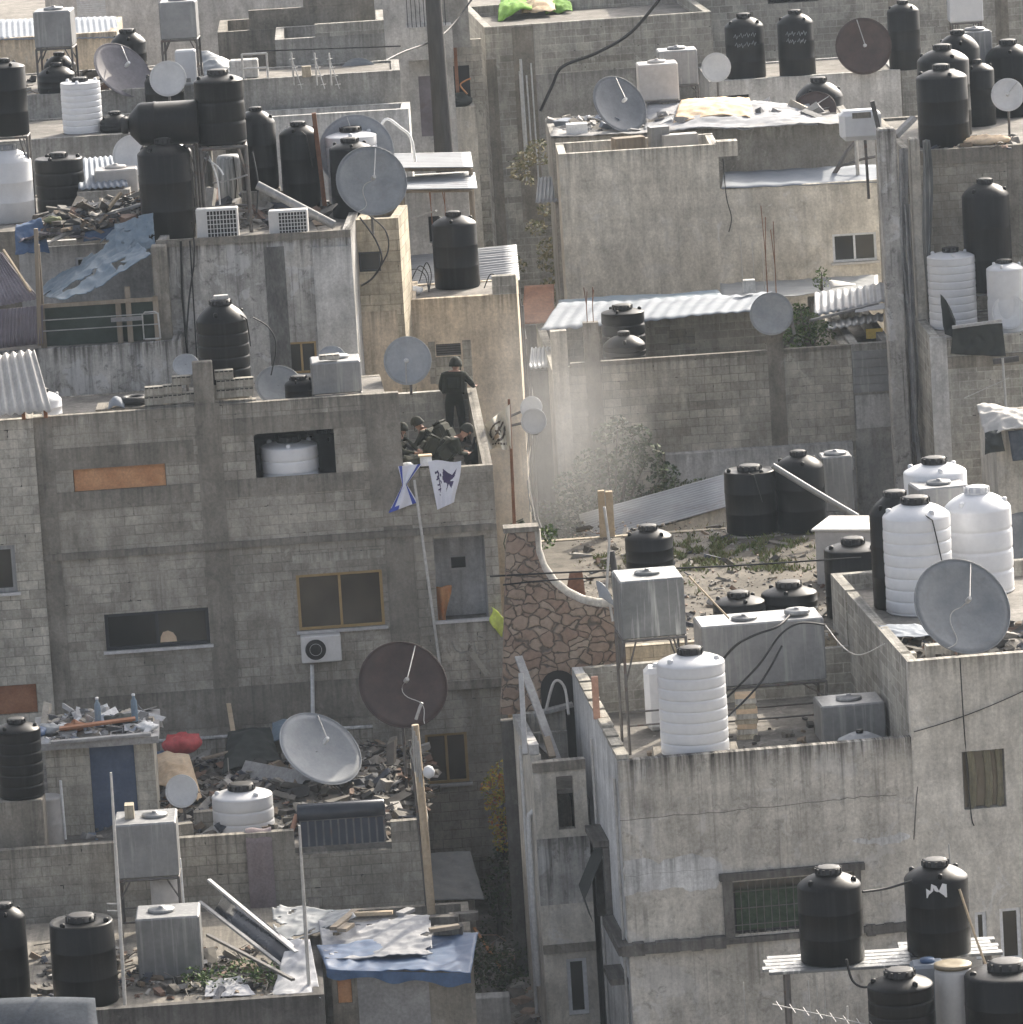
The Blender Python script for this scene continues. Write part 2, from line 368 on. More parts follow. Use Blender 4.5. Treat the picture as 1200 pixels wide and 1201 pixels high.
# flagstone
t = NT('pink_flagstone'); uvn = t.n('ShaderNodeTexCoord').outputs['UV']
wv = t.n('ShaderNodeVectorMath', {0: t.map(uvn, (1.0, 1.25, 1)), 1: t.n('ShaderNodeVectorMath', {0: t.n('ShaderNodeTexNoise', {'Vector': t.pos, 'Scale': 3.0, 'Detail': 3}).outputs['Color'], 1: (.42,.42,0)}, operation='MULTIPLY').outputs[0]}, operation='ADD').outputs[0]
v1 = t.n('ShaderNodeTexVoronoi', {'Vector': wv, 'Scale': 3.9, 'Randomness': 1.0}, feature='DISTANCE_TO_EDGE').outputs['Distance']
vc = t.n('ShaderNodeTexVoronoi', {'Vector': wv, 'Scale': 3.9, 'Randomness': 1.0}).outputs['Color']
hue = t.n('ShaderNodeSeparateColor', {0: vc}).outputs[0]
col = t.mix(hue, (.27,.19,.145), (.37,.30,.235)); col = t.mix(1.0, col, t.grey(t.ramp(t.noise(9,5,.65), .25,.75,.7,1.25)), 'MULTIPLY')
col = t.mix(t.ramp(t.math('ADD', v1, t.ramp(t.noise(7,4,.6),.3,.7,-.02,.02)), .018, .06, 1, 0), col, (.13,.11,.09))
t.set(Base_Color=col, Roughness=.9); t.bump(t.ramp(v1, 0, .09), .7, .05); M['stone'] = t.m
# heaps of mixed rubbish: every loose piece its own colour
def mixmat(name, cols, rough=.85):
    t = NT(name); r = t.n('ShaderNodeNewGeometry').outputs['Random Per Island']
    cr = t.n('ShaderNodeValToRGB', {0: r}); cr.color_ramp.interpolation = 'CONSTANT'; e = cr.color_ramp.elements
    while len(e) < len(cols): e.new(.5)
    for i, c in enumerate(cols): e[i].position = i/len(cols); e[i].color = (*c, 1)
    col = t.mix(1.0, cr.outputs[0], t.grey(t.ramp(t.noise(6,5,.65), .25,.75,.65,1.25)), 'MULTIPLY')
    t.set(Base_Color=col, Roughness=rough); return t.m
M['rubble'] = mixmat('rubble_pieces', [(.36,.34,.30),(.28,.26,.23),(.44,.42,.38),(.20,.18,.16),(.33,.30,.26),(.38,.28,.21),(.16,.145,.13)])
M['junk'] = mixmat('mixed_junk', [(.17,.155,.13),(.05,.048,.045),(.25,.235,.21),(.10,.09,.075),(.22,.17,.12),(.19,.12,.085),(.07,.075,.09),(.36,.34,.31),(.055,.05,.045),(.14,.125,.105)])
M['junkpale'] = mixmat('pale_junk', [(.45,.44,.43),(.60,.60,.60),(.30,.29,.28),(.16,.16,.16),(.40,.36,.30),(.22,.25,.30)])
M['leafdark'] = mixmat('dusty_dark_leaves', [(.055,.085,.035),(.085,.115,.05),(.04,.06,.028),(.12,.145,.075),(.10,.095,.055)])
M['leafgreen'] = mixmat('green_leaves', [(.06,.11,.025),(.09,.15,.04),(.04,.075,.02),(.14,.19,.06)])
M['leafautumn'] = mixmat('yellow_red_vine_leaves', [(.62,.45,.07),(.45,.44,.09),(.50,.17,.05),(.26,.28,.07),(.66,.52,.12)])
M['leafdry'] = mixmat('dry_straw_leaves', [(.24,.21,.12),(.17,.16,.09),(.12,.13,.06),(.30,.26,.16)])
M['bark'] = surf('bark', (.09,.075,.06), (.15,.13,.105), rough=.95, contrast=.3)
M['bark_pole'] = surf('tarred_timber_pole', (.055,.052,.05), (.10,.095,.09), rough=.9, contrast=.3, sc=(1,1,.12))
# people
M['olive'] = surf('olive_uniform', (.016,.018,.010), (.028,.03,.017), rough=.95, scale=5, contrast=.2)
M['vest'] = surf('olive_vest', (.02,.021,.012), (.035,.035,.021), rough=.95, scale=5, contrast=.2)
M['helmet'] = surf('helmet_cover', (.018,.019,.012), (.032,.032,.022), rough=.9, scale=6, contrast=.2)
M['skin'] = surf('skin', (.36,.20,.135), (.42,.25,.175), rough=.6, scale=8, contrast=.06)
M['boot'] = surf('brown_boot', (.05,.03,.02), rough=.8)
# ---------------------------------------------------------------- kinds of things
GZ = -8.6
ROOFS = {}
def reg(Z, y0, y1): ROOFS[round(Z, 4)] = (y0, y1)
def on_roof(px, py, Z, r=.5):
    p = uZ(px, py, Z); k = ROOFS.get(round(Z, 4)); up = 0
    if k:
        if p.y > k[1]-r: p = uY(px, py, k[1]-r)
        elif p.y < k[0]+r: p = uY(px, py, k[0]+r); p.z = Z
    return p
def prop(p, Z, w, label, rz=0.0, d=None):
    if Z is None or p.z-Z < .02: return
    d = d or w
    o = MB().bbox(-w/2, w/2, -d/2, d/2, 0, p.z-Z-.003, .012).build('tank_plinth', M['block'], None); o.location = (p.x, p.y, Z); o.rotation_euler.z = rz
    tag(o, label, 'plinth')
class Bld:
    def __init__(s, name, label, cat, fr, group=None):
        s.fr = fr; s.root = thing(name, label, cat, (fr.O.x, fr.O.y, GZ), fr.yaw, group)
    def part(s, name, mb, mat, parent=None, smooth=None):
        return mb.build(name, M[mat] if isinstance(mat, str) else mat, parent or s.root, (0, 0, GZ), smooth)
    def shell(s, a0, a1, b0, depth, zb, tops, zr, mat, holes=(), roofmat='roof', t=.2):
        f, r, bk, l = [(x if isinstance(x, tuple) else (x, x)) for x in tops]      # (near, far) height of each wall
        b1 = b0+depth; s.zr = zr; mb = MB(); reg(zr, s.fr.O.y+b0, s.fr.O.y+b1)
        mb.panel((a0, b0), (a1, b0), t, zb, f[0], f[1], [(h[0]-a0, h[1]-a0, h[2], h[3]) for h in holes])
        mb.panel((a1, b0+t), (a1, b1-t), t, zb, r[0], r[1])
        mb.panel((a1, b1), (a0, b1), t, zb, bk[1], bk[0])
        mb.panel((a0, b1-t), (a0, b0+t), t, zb, l[1], l[0])
        s.part('wall', mb, mat)
        s.part('roof', MB().box(a0+t-.012, a1-t+.012, b0+t-.012, b1-t+.012, zr-.15, zr), roofmat)
        return s
    def strip(s, rects, mat='beam', b=0.0, proud=.022, name='column'):             # cast strips a little proud of the face
        for (a0, a1, z0, z1) in rects:
            s.part(name, MB().box(a0, a1, b-proud, b+.05, z0, z1), mat)
    def pxr(s, x0, y0, x1, y1, b=0.0): return s.fr.rect(x0, y0, x1, y1, b)
    def window(s, rc, style='frame_gold', nv=2, nh=1, b=.07, fw=.055, glass='glass', sill='sill', bars=0, lab=None):
        a0, a1, z0, z1 = rc; mb = MB()
        mb.box(a0, a1, b, b+.07, z1-fw, z1).box(a0, a1, b, b+.07, z0, z0+fw)
        mb.box(a0, a0+fw, b, b+.07, z0+fw, z1-fw).box(a1-fw, a1, b, b+.07, z0+fw, z1-fw)
        for i in range(1, nv):
            c = a0+(a1-a0)*i/nv; mb.box(c-fw*.45, c+fw*.45, b-.012, b+.06, z0+fw, z1-fw)
        for i in range(1, nh):
            c = z0+(z1-z0)*i/nh; mb.box(a0+fw, a1-fw, b+.005, b+.055, c-fw*.35, c+fw*.35)
        w = s.part('window', mb, style)
        if lab: w['label'] = lab
        s.part('pane', MB().box(a0+fw*.8, a1-fw*.8, b+.03, b+.045, z0+fw*.8, z1-fw*.8), glass, w)
        if sill: s.part('sill', MB().box(a0-.06, a1+.06, -.09, b, z0-.06, z0), sill, w)
        if bars:
            k = MB()
            for i in range(1, bars):
                c = a0+(a1-a0)*i/bars; k.tube([(c, -.03, z0), (c, -.03, z1)], .009, 5)
            for q in (.18, .5, .82): k.tube([(a0, -.035, z0+(z1-z0)*q), (a1, -.035, z0+(z1-z0)*q)], .01, 5)
            s.part('window_bars', k, 'steel', w)
        return w

def axes(p, rz=0.0, tilt=None):
    return Matrix.Translation(p) @ Matrix.Rotation(rz, 4, 'Z')

TANKS = []
PSN = .085
def base_of(px, yb, w, Z=None, Y=None):
    yc = yb - PSN*w
    return on_roof(px, yc, Z, .62) if Z is not None and Y is None else uY(px, yc, Y)
def tank(px, yt, yb, w, label, Z=None, Y=None, style='plain', mat='black', ribs=0, lidmat='blacklid', lidr=.36, shoulder=.14, rz=None, knobs=True, name='water_tank', pipe=None):
    p = base_of(px, yb, w, Z, Y); s = scl(p); Rr = w/s/2
    H = (yb-PSN*w-yt+.015*w)/(s*math.cos(PITCH)*.998)
    prop(p, Z, Rr*2.05, 'block plinth under the '+label)
    t = thing(name, label, 'water tank', p, random.uniform(0, 6.28) if rz is None else rz, 'rooftop water tanks')
    hs = H*(1-shoulder*.85) - .10*Rr; hn = H-.21*Rr
    prof = [(Rr*.94, 0), (Rr, .03)]
    if ribs:
        seg = (hs-.1*Rr)/ribs
        for i in range(ribs):
            z = .04+seg*i; d = .026*Rr if style != 'waist' else .06*Rr
            prof += [(Rr-d, z+seg*.02), (Rr-d, z+seg*.08), (Rr-d*.2, z+seg*.13), (Rr, z+seg*.22), (Rr*1.002, z+seg*.55), (Rr, z+seg*.86), (Rr-d*.2, z+seg*.97)]
    else:
        prof += [(Rr, hs*.33), (Rr*1.006, hs*.335), (Rr*1.006, hs*.35), (Rr, hs*.355), (Rr, hs*.66), (Rr*1.006, hs*.665), (Rr*1.006, hs*.68), (Rr, hs*.685)]
    if style == 'square':     # flat shoulder of a wide tank
        prof += [(Rr*.99, hs*.99), (Rr*.95, hs+.04*Rr), (Rr*.86, hn-.05*Rr), (Rr*.6, hn-.015*Rr), (Rr*lidr*1.05, hn)]
    else:
        e = hn-hs
        prof += [(Rr*1.0, hs-.03*Rr), (Rr*.985, hs+.02*e), (Rr*.95, hs+.14*e), (Rr*.86, hs+.36*e), (Rr*.70, hs+.64*e), (Rr*.52, hs+.86*e), (Rr*lidr*1.08, hs+.97*e), (Rr*lidr*.98, hn)]
    mb = MB().lathe(prof, 40)
    if knobs:
        for k in (0.6, 2.7, 4.8):
            q = Vector((math.cos(k)*Rr*.80, math.sin(k)*Rr*.80, hs+(hn-hs)*.42))
            mb.lathe([(Rr*.085, -.03), (Rr*.085, .045), (Rr*.05, .065)], 10, Matrix.Translation(q))
    sd = random.uniform(0, 50); nb = len(prof)*40
    for i in range(nb):
        x, y, z = mb.v[i]; k_ = 1 + .016*mnoise.noise(Vector((x/Rr*1.3+sd, y/Rr*1.3, z/Rr*1.1))) + .006*mnoise.noise(Vector((x/Rr*4+sd, y/Rr*4, z/Rr*4)))
        mb.v[i] = (x*k_, y*k_, z)
    mb.build('body', M[mat], t)
    L = MB().lathe([(Rr*lidr, hn-.01), (Rr*lidr*1.1, hn), (Rr*lidr*1.1, hn+.05*Rr), (Rr*lidr*1.02, hn+.06*Rr), (Rr*lidr*.97, H-.02*Rr), (Rr*lidr*.8, H)], 24)
    for k in range(12):
        a = k*math.pi/6; c, q = math.cos(a), math.sin(a)
        L.box(-.012, .012, -.02, .02, hn+.005, H-.03*Rr, Matrix.Translation((c*Rr*lidr*1.09, q*Rr*lidr*1.09, 0)) @ Matrix.Rotation(a, 4, 'Z'))
    L.build('lid', M[lidmat], t)
    TANKS.append((p, Rr, H))
    if pipe:      # hose drooping out of the shoulder down the front
        a0 = math.atan2(CAM.y-p.y, CAM.x-p.x) - t.rotation_euler.z + pipe
        pts = []
        for i in range(9):
            f = i/8; r = Rr*(.55+.52*min(1, f*2.2)); a = a0+f*.5
            pts.append((math.cos(a)*r, math.sin(a)*r, hs+(hn-hs)*.7*(1-f*2.0) if f < .5 else hs - (f-.5)*2*hs*.45))
        MB().tube(pts, .014, 6).build('outlet_hose', M['rubber'], t)
    return p, Rr, H

def boxtank(px, yt, yb, w, depth, label, Z=None, Y=None, mat='metal', yaw=3, legs=None, lid=(0, 0), h_off=0, name='box_water_tank', seams=1, standlabel=None, seam=True):
    p = on_roof(px, yb, Z, .1) if Z is not None else uY(px, yb, Y)
    s = scl(p); W = w/s; H = (yb-yt)/(s*.978)
    yw = rad(yaw); ctr = p + Vector((-math.sin(yw), math.cos(yw), 0))*depth/2
    t = thing(name, label, 'water tank', ctr, yw, 'sheet metal water tanks')
    mb = MB().bbox(-W/2, W/2, -depth/2, depth/2, 0, H, .03)
    if seam:
        for i in range(seams):
            c = -W/2 + W*(i+1)/(seams+1); mb.box(c-.025, c+.025, -depth/2-.012, -depth/2+.01, .03, H-.03)
    mb.build('body', M[mat], t)
    q = Matrix.Translation((lid[0]*W, lid[1]*depth, H))
    MB().lathe([(.25, -.01), (.25, .045), (.235, .06), (.05, .075), (.05, .10)], 24, q).build('lid', M[mat], t)
    if legs is not None:
        stand(ctr, W, depth, p.z, legs, yw, standlabel or 'steel stand of four legs under the '+label[:40], )
    return ctr, W, H
def stand(ctr, W, D, zt, zb, yw, label, brace=True, r=.03, mat='steel'):
    t = thing('tank_stand', label, 'tank stand', (ctr[0], ctr[1], zb), yw, 'tank stands')
    h = zt-zb-.002
    f = MB(); x, y = W/2-.02, D/2-.02
    for (p0, p1) in (((-x,-y),(x,-y)),((x,-y),(x,y)),((x,y),(-x,y)),((-x,y),(-x,-y))):
        f.tube([(p0[0],p0[1],h-r), (p1[0],p1[1],h-r)], r, 6)
    f.build('top_frame', M[mat], t)
    for sx in (-1, 1):
        for sy in (-1, 1): MB().tube([(sx*x, sy*y, 0), (sx*x, sy*y, h-r)], r, 8).build('leg', M[mat], t)
    if brace and h > .5:
        for sy in (-1, 1):
            MB().tube([(-x, sy*y, h*.25), (x, sy*y, h*.25)], r*.7, 6).build('brace', M[mat], t)
            for sx in (-1, 1): MB().tube([(sx*x, sy*y, h*.62), (sx*x*.6, sy*y, h-r)], r*.6, 6).build('brace', M[mat], t)
    return t

def dish(px, py, rp, n, Y, zbase, label, mat='d_grey', feed=True, deep=.17, cable=False, ribs=0, mast=True, mastx=0.0, name='satellite_dish', seams=False):
    c = uY(px, py, Y); s = scl(c); Rr = rp/s
    nz = math.sqrt(max(.05, 1-n[0]**2-n[1]**2))
    N = (v_r*n[0] + v_u*n[1] - c_f*nz).normalized()
    X = N.cross(Vector((0,0,1))).normalized() * -1; Yv = N.cross(X)
    if Yv.z < 0: Yv = -Yv; X = -X
    Mx = Matrix((X, Yv, N)).transposed().to_4x4()
    if Mx.determinant() < 0: Mx = Matrix((-X, Yv, N)).transposed().to_4x4()
    dep = deep*Rr
    hub = c - N*(dep+.10)
    t = thing(name, label, 'satellite dish', (hub.x, hub.y, zbase), 0, 'satellite dishes')
    off = Vector((hub.x, hub.y, zbase)); Mw = Matrix.Translation(c-off) @ Mx
    na, nr = 48, 7; front, back = [], []
    vs, fs = [], []
    for lay, o in ((0, 0.0), (1, -.014)):
        for j in range(nr+1):
            q = j/nr
            for k in range(na):
                a = 2*math.pi*k/na
                vs.append(Mw @ Vector((math.cos(a)*Rr*q, math.sin(a)*Rr*q, dep*(q*q-1)+o)))
    def I(l, j, k): return l*(nr+1)*na + j*na + k % na
    for j in range(nr):
        for k in range(na):
            fs.append((I(0,j,k), I(0,j+1,k), I(0,j+1,k+1), I(0,j,k+1)))
            fs.append((I(1,j,k), I(1,j,k+1), I(1,j+1,k+1), I(1,j+1,k)))
    for k in range(na): fs.append((I(0,nr,k), I(1,nr,k), I(1,nr,k+1), I(0,nr,k+1)))
    rf = MB().add(vs, fs, True)
    rf.tube([Mw @ Vector((math.cos(2*math.pi*k/na)*Rr, math.sin(2*math.pi*k/na)*Rr, -.005)) for k in range(na+1)], .013, 6, False)
    for k in range(ribs):
        a = 2*math.pi*k/ribs
        rf.tube([Mw @ Vector((math.cos(a)*Rr*q, math.sin(a)*Rr*q, dep*(q*q-1)+.004)) for q in (.08,.3,.55,.8,1)], .009, 5)
    r_ob = rf.build('reflector', M[mat], t)
    bk = MB()
    hb = hub-off
    bk.tube([Mw @ Vector((0,0,-dep-.02)), hb], .07, 10)
    bk.tube([hb+Vector((0,0,.10)), hb-Vector((0,0,.30))], .055, 10)
    bk.build('bracket', M['steel'], t)
    if mast and hub.z-.25 > zbase:
        MB().tube([(mastx, 0, 0), (mastx*.3, 0, (hub.z-zbase)*.6), (0, 0, hub.z-zbase-.12)], .032, 8).build('mast', M['steel'], t)
    if feed:
        F = Mw @ Vector((0, 0, Rr*.55 - dep)); th = rad(random.choice((62, 75, 100, -95, 50)))
        a = MB().tube([Mw @ Vector((math.cos(th)*Rr*.97, math.sin(th)*Rr*.97, -.01)), F], .013, 6)
        a.build('feed_arm', M['palepole'], t)
        if cable:
            cb = []; t0 = random.uniform(-2.4, -.7)
            for i in range(15):
                q = i/14; r_ = Rr*q; an = t0 + .9*math.sin(q*4.2+t0)*(1-q)
                cb.append(Mw @ Vector((math.cos(an)*r_, math.sin(an)*r_, dep*(q*q-1)+.012+.10*(1-q)**2)))
            MB().tube([F]+cb, .009, 5).build('feed_cable', M['fibro'], t)
        d = Mw.to_3x3() @ Vector((0,0,1))
        MB().tube([F + d*.03, F - d*.02, F - d*.12, F - d*.16], [.035, .05, .05, .03], 10).build('feed_horn', M['pvc'] if cable is False else M['palepole'], t)
    return t

def sheet(P00, P10, P01, P11, label, mat='corr', waves=0, amp=.025, along='u', name='roof_sheet', cat='roof sheet', nu=None, nv=None, sag=0.0, jit=0.0, group=None, kind='thing', thick=.012, curl=0.0, torn=0.0):
    """four corners (front-left, front-right, back-left, back-right); corrugation runs along u or v"""
    P00, P10, P01, P11 = map(Vector, (P00, P10, P01, P11))
    nn = (P10-P00).cross(P01-P00).normalized()
    if nn.z < 0: nn = -nn
    if waves:
        nu = nu or (waves*8 if along == 'u' else 6); nv = nv or (waves*8 if along == 'v' else 6)
    else: nu = max(nu or 14, 36 if jit else 0); nv = max(nv or 14, 30 if jit else 0)
    sd = random.uniform(0, 99)
    def fn(u, v):
        p = P00*(1-u)*(1-v) + P10*u*(1-v) + P01*(1-u)*v + P11*u*v
        h = 0
        if waves: h += amp*math.sin(2*math.pi*waves*(u if along == 'u' else v))
        if sag: h -= sag*(4*u*(1-u))*(.4+.6*4*v*(1-v))
        if jit:
            h += jit*(mnoise.noise(Vector((p.x*.8+sd, p.y*.8, p.z*.8)))*1.2 + .8*(.3-abs(mnoise.noise(Vector((p.x*3.1+sd, p.y*3.1, p.z*3.1))))) + .15*(.3-abs(mnoise.noise(Vector((p.x*8+sd, p.y*8, p.z*8))))))
        return p + nn*h
    mb = MB(); mb.grid(fn, nu, nv)
    if torn:          # ragged rim and rips
        k0 = random.uniform(0, 40); keep = []
        for i, q in enumerate(mb.f):
            u, v = (i % nu + .5)/nu, (i//nu + .5)/nv; e = min(u, 1-u, v, 1-v)
            if mnoise.noise(Vector((u*5+k0, v*5, 0)))*.8 + .3*mnoise.noise(Vector((u*14+k0, v*14, 0))) > torn + e*.9 - (.12 if e > .12 else 0): continue
            keep.append(q)
        mb.f = keep; mb.sm = [True]*len(keep)
    o = single(mb, name, M[mat], label, cat, group, kind)
    sm = o.modifiers.new('thickness', 'SOLIDIFY'); sm.thickness = thick; sm.offset = -1
    return o

def cable(pts, label, r=.014, mat='rubber', sag=0.0, n=14, name='cable', cat='cable', group=None):
    pts = [Vector(p) for p in pts]; out = []
    if len(pts) == 2:
        for i in range(n+1):
            f = i/n; p = pts[0].lerp(pts[1], f); p.z -= sag*4*f*(1-f); out.append(p)
    else:                                        # smooth curve through the points
        for i in range(len(pts)-1):
            p0, p1, p2, p3 = pts[max(i-1,0)], pts[i], pts[i+1], pts[min(i+2,len(pts)-1)]
            for k in range(6):
                f = k/6
                out.append(.5*((2*p1)+(p2-p0)*f+(2*p0-5*p1+4*p2-p3)*f*f+(3*p1-p0-3*p2+p3)*f**3))
        out.append(pts[-1])
    return single(MB().tube(out, r, 6), name, M[mat], label, cat, group)

def board(p0, p1, w, th, label, mat='woodgrey', name='plank', cat='plank', group=None, roll=0.0):
    p0, p1 = Vector(p0), Vector(p1); d = p1-p0; L = d.length
    q = d.to_track_quat('X', 'Z').to_matrix().to_4x4() @ Matrix.Rotation(roll, 4, 'X')
    mb = MB().bbox(0, L, -w/2, w/2, -th/2, th/2, min(.006, th/4))
    o = mb.build(name, M[mat], None); o.matrix_world = Matrix.Translation(p0) @ q
    return tag(o, label, cat, group)

def heap(poly_fn, n, smin, smax, label, mat='rubble', name='rubble', flat=.5, hmax=.3, kind='stuff', cat='rubble', long=0.0):
    """loose pieces strewn over an area: poly_fn(u,v) gives a point of the ground there"""
    mb = MB(); sdh = random.uniform(0, 60)
    def rise(u, v):
        mid = max(0, (1-abs(2*u-1)**2.2)*(1-abs(2*v-1)**2.2)); p = Vector(poly_fn(u, v))
        return hmax*mid*(.55+.9*mnoise.noise(Vector((p.x*1.1+sdh, p.y*1.1, 0)))+.25*mnoise.noise(Vector((p.x*4+sdh, p.y*4, 0))))
    if hmax >= .2:       # settled dust and grit that the pieces lie half sunk in
        mb.grid(lambda u, v: Vector(poly_fn(u, v))+Vector((0, 0, max(-.03, rise(u, v)-.05))), 40, 30)
    for i in range(n):
        u, v = random.random(), random.random(); p = Vector(poly_fn(u, v))
        s = smin*(smax/smin)**(random.random()**1.6)
        p.z += max(0, rise(u, v)) + (s*.05 if hmax >= .2 else s*.12)
        Mx = Matrix.Translation(p) @ Matrix.Rotation(random.uniform(0, 6.28), 4, 'Z') @ Matrix.Rotation(random.gauss(0, .35), 4, 'X') @ Matrix.Rotation(random.gauss(0, .3), 4, 'Y')
        kind_ = random.random()
        if hmax >= .12 and kind_ < .05:        # bent rod or hose
            L = s*random.uniform(2, 5); mb.tube([Mx @ Vector((-L/2, 0, .02)), Mx @ Vector((-L*.1, L*.1, .05+L*.08)), Mx @ Vector((L/2, -L*.1, .02))], .012, 5); continue
        if hmax >= .12 and kind_ < .16:        # crumpled rag or bag
            r0 = s*random.uniform(.6, 1.3); k0 = random.uniform(0, 50)
            mb.grid(lambda a, b: Mx @ Vector(((a-.5)*r0*1.6, (b-.5)*r0, .05+r0*.32*mnoise.noise(Vector((a*3+k0, b*3, 0)))+r0*.2*(1-4*(a-.5)**2)*(1-4*(b-.5)**2))), 6, 5); continue
        lx = s*(1+long*random.random()**2*6)
        a, b, c = lx*.5, s*random.uniform(.28, .5), s*(flat*random.uniform(.3, .9) if kind_ < .82 else .12*flat)
        k = lambda: random.uniform(.7, 1.15)
        vs = [Mx @ Vector((x*a*k(), y*b*k(), z*c*k())) for (x,y,z) in ((-1,-1,-1),(1,-1,-1),(1,1,-1),(-1,1,-1),(-1,-1,1),(1,-1,1),(1,1,1),(-1,1,1))]
        mb.add(vs, [(0,3,2,1),(4,5,6,7),(0,1,5,4),(1,2,6,5),(2,3,7,6),(3,0,4,7)])
    o = single(mb, name, M[mat], label, cat, None, kind)
    if hmax >= .2:
        o.data.materials.append(M['ground'])
        for p in o.data.polygons[:1200]: p.material_index = 1
    return o

def leaves(mb, cen, rad3, n, size, rng=random, droop=0.0):
    for i in range(n):
        while True:
            q = Vector((rng.uniform(-1,1), rng.uniform(-1,1), rng.uniform(-1,1)))
            if q.length < 1: break
        if q.length > .01: q = q.normalized()*q.length**.55
        p = Vector(cen) + Vector((q.x*rad3[0], q.y*rad3[1], q.z*rad3[2]))
        s = size*rng.uniform(.6, 1.3); d = Vector((rng.gauss(0,1), rng.gauss(0,1), rng.gauss(0,.7)-droop)).normalized()
        e = d.cross(Vector((rng.gauss(0,1), rng.gauss(0,1), rng.gauss(0,1)))).normalized()
        mb.add([p-d*s*.5, p+e*s*.24, p+d*s*.5, p-e*s*.24], [(0,1,2,3)])
def bush(base, clumps, label, leafmat='leafdark', name='bush', cat='bush', n=260, size=.11, stems=True, part='foliage'):
    base = Vector(base); t = thing(name, label, cat, base)
    mb = MB(); st = MB()
    for (dx, dy, dz, r) in clumps:
        leaves(mb, (dx, dy, dz), (r, r, r*.8), int(n*(r/.5)**2), size)
        if stems: st.tube([(dx*.08, dy*.08, 0), (dx*.5, dy*.5, dz*.55), (dx, dy, dz)], [.05, .03, .012], 6)
    mb.build(part, M[leafmat], t)
    if stems: st.build('trunk', M['bark'], t)
    return t

def ac_unit(px, yt, yb, w, label, Y=None, Z=None, fan='round', yaw=3, depth=.32, par=None):
    p = uZ(px, yb, Z) if Z is not None else uY(px, yb, Y); s = scl(p); W = w/s; H = (yb-yt)/(s*.978)
    yw = rad(yaw); t = thing('air_conditioner', label, 'air conditioner', p + Vector((-math.sin(yw), math.cos(yw), 0))*depth/2, yw, 'air conditioner units')
    MB().bbox(-W/2, W/2, -depth/2, depth/2, 0, H, .02).build('casing', M['ac'], t)
    g = MB()
    if fan == 'round':
        cx, cz, r = -W*.14, H*.5, H*.40
        Mx = Matrix.Translation((cx, -depth/2-.004, cz)) @ Matrix.Rotation(math.pi/2, 4, 'X')
        MB().lathe([(r, 0), (r, .004)], 32, Mx).build('fan_opening', M['dark'], t)
        for q in (1.0, .55):
            g.tube([Mx @ Vector((math.cos(k*math.pi/16)*r*q, math.sin(k*math.pi/16)*r*q, .016)) for k in range(33)], .008 if q == 1.0 else .004, 5, False)
    else:
        x0, x1, z0, z1 = -W*.24, W*.47, H*.07, H*.93
        MB().box(x0, x1, -depth/2-.006, -depth/2-.002, z0, z1).build('fan_opening', M['dark'], t)
        for i in range(10): g.box(x0+(x1-x0)*i/9-.008, x0+(x1-x0)*i/9+.008, -depth/2-.022, -depth/2-.008, z0, z1)
        for i in range(7): g.box(x0, x1, -depth/2-.03, -depth/2-.022, z0+(z1-z0)*i/6-.007, z0+(z1-z0)*i/6+.007)
    g.build('grille', M['ac'], t)
    return t
def blockstone(fr_pt, yaw, L, H, D, label, mat='block2', holes=0, name='concrete_block', group=None):
    t = MB().bbox(-L/2, L/2, -D/2, D/2, 0, H, .008)
    o = t.build(name, M[mat], None); o.location = fr_pt; o.rotation_euler = (0, 0, rad(yaw)); tag(o, label, 'concrete block', group)
    if holes:
        h = MB()
        for i in range(holes):
            c = -L/2 + L*(i+.5)/holes; h.box(c-L/holes*.36, c+L/holes*.36, -D/2-.004, -D/2+.02, H*.80, H*.93)
        h.build('cavity', M['dark'], o)
    return o
def rebar(p, h, label, n=4, sp=.12, name='rebar'):
    mb = MB(); p = Vector(p)
    for i in range(n):
        x, y = (i % 2)*sp*2 - sp, (i//2)*sp - sp/2
        hh = h*random.uniform(.7, 1.05); mb.tube([p+Vector((x, y, -.2)), p+Vector((x*1.05, y, hh*.5)), p+Vector((x+random.uniform(-.06,.06), y, hh))], .011, 5)
    return single(mb, name, M['rust'], label, 'rebar', 'rebar sticking out of concrete')
def antenna(p0, p1, boom0, boom1, n, label, r=.017, el=.28):
    t = thing('antenna', label, 'antenna', p0); p0, p1, boom0, boom1 = map(Vector, (p0, p1, boom0, boom1))
    MB().tube([(0,0,0), p1-p0], r, 8).build('mast', M['palepole'], t)
    MB().tube([boom0-p0, boom1-p0], .012, 6).build('boom', M['palepole'], t)
    b = MB(); d = (boom1-boom0).normalized(); side = d.cross(Vector((0,0,1))).normalized()
    for i in range(n):
        q = boom0.lerp(boom1, (i+.5)/n)-p0; b.tube([q-side*el, q+side*el], .007, 5)
    b.build('element', M['palepole'], t); return t
# ---------------------------------------------------------------- ground
g = MB()
def gfn(u, v):
    x, y = (u-.5)*1400, -300+v*1400
    return Vector((x, y, GZ - .02 + (0.0 if abs(x) < 60 and -60 < y < 110 else .6*mnoise.noise(Vector((x*.01, y*.01, 0))))))
g.grid(gfn, 70, 70); o = g.build('ground', M['ground']); tag(o, kind='structure')

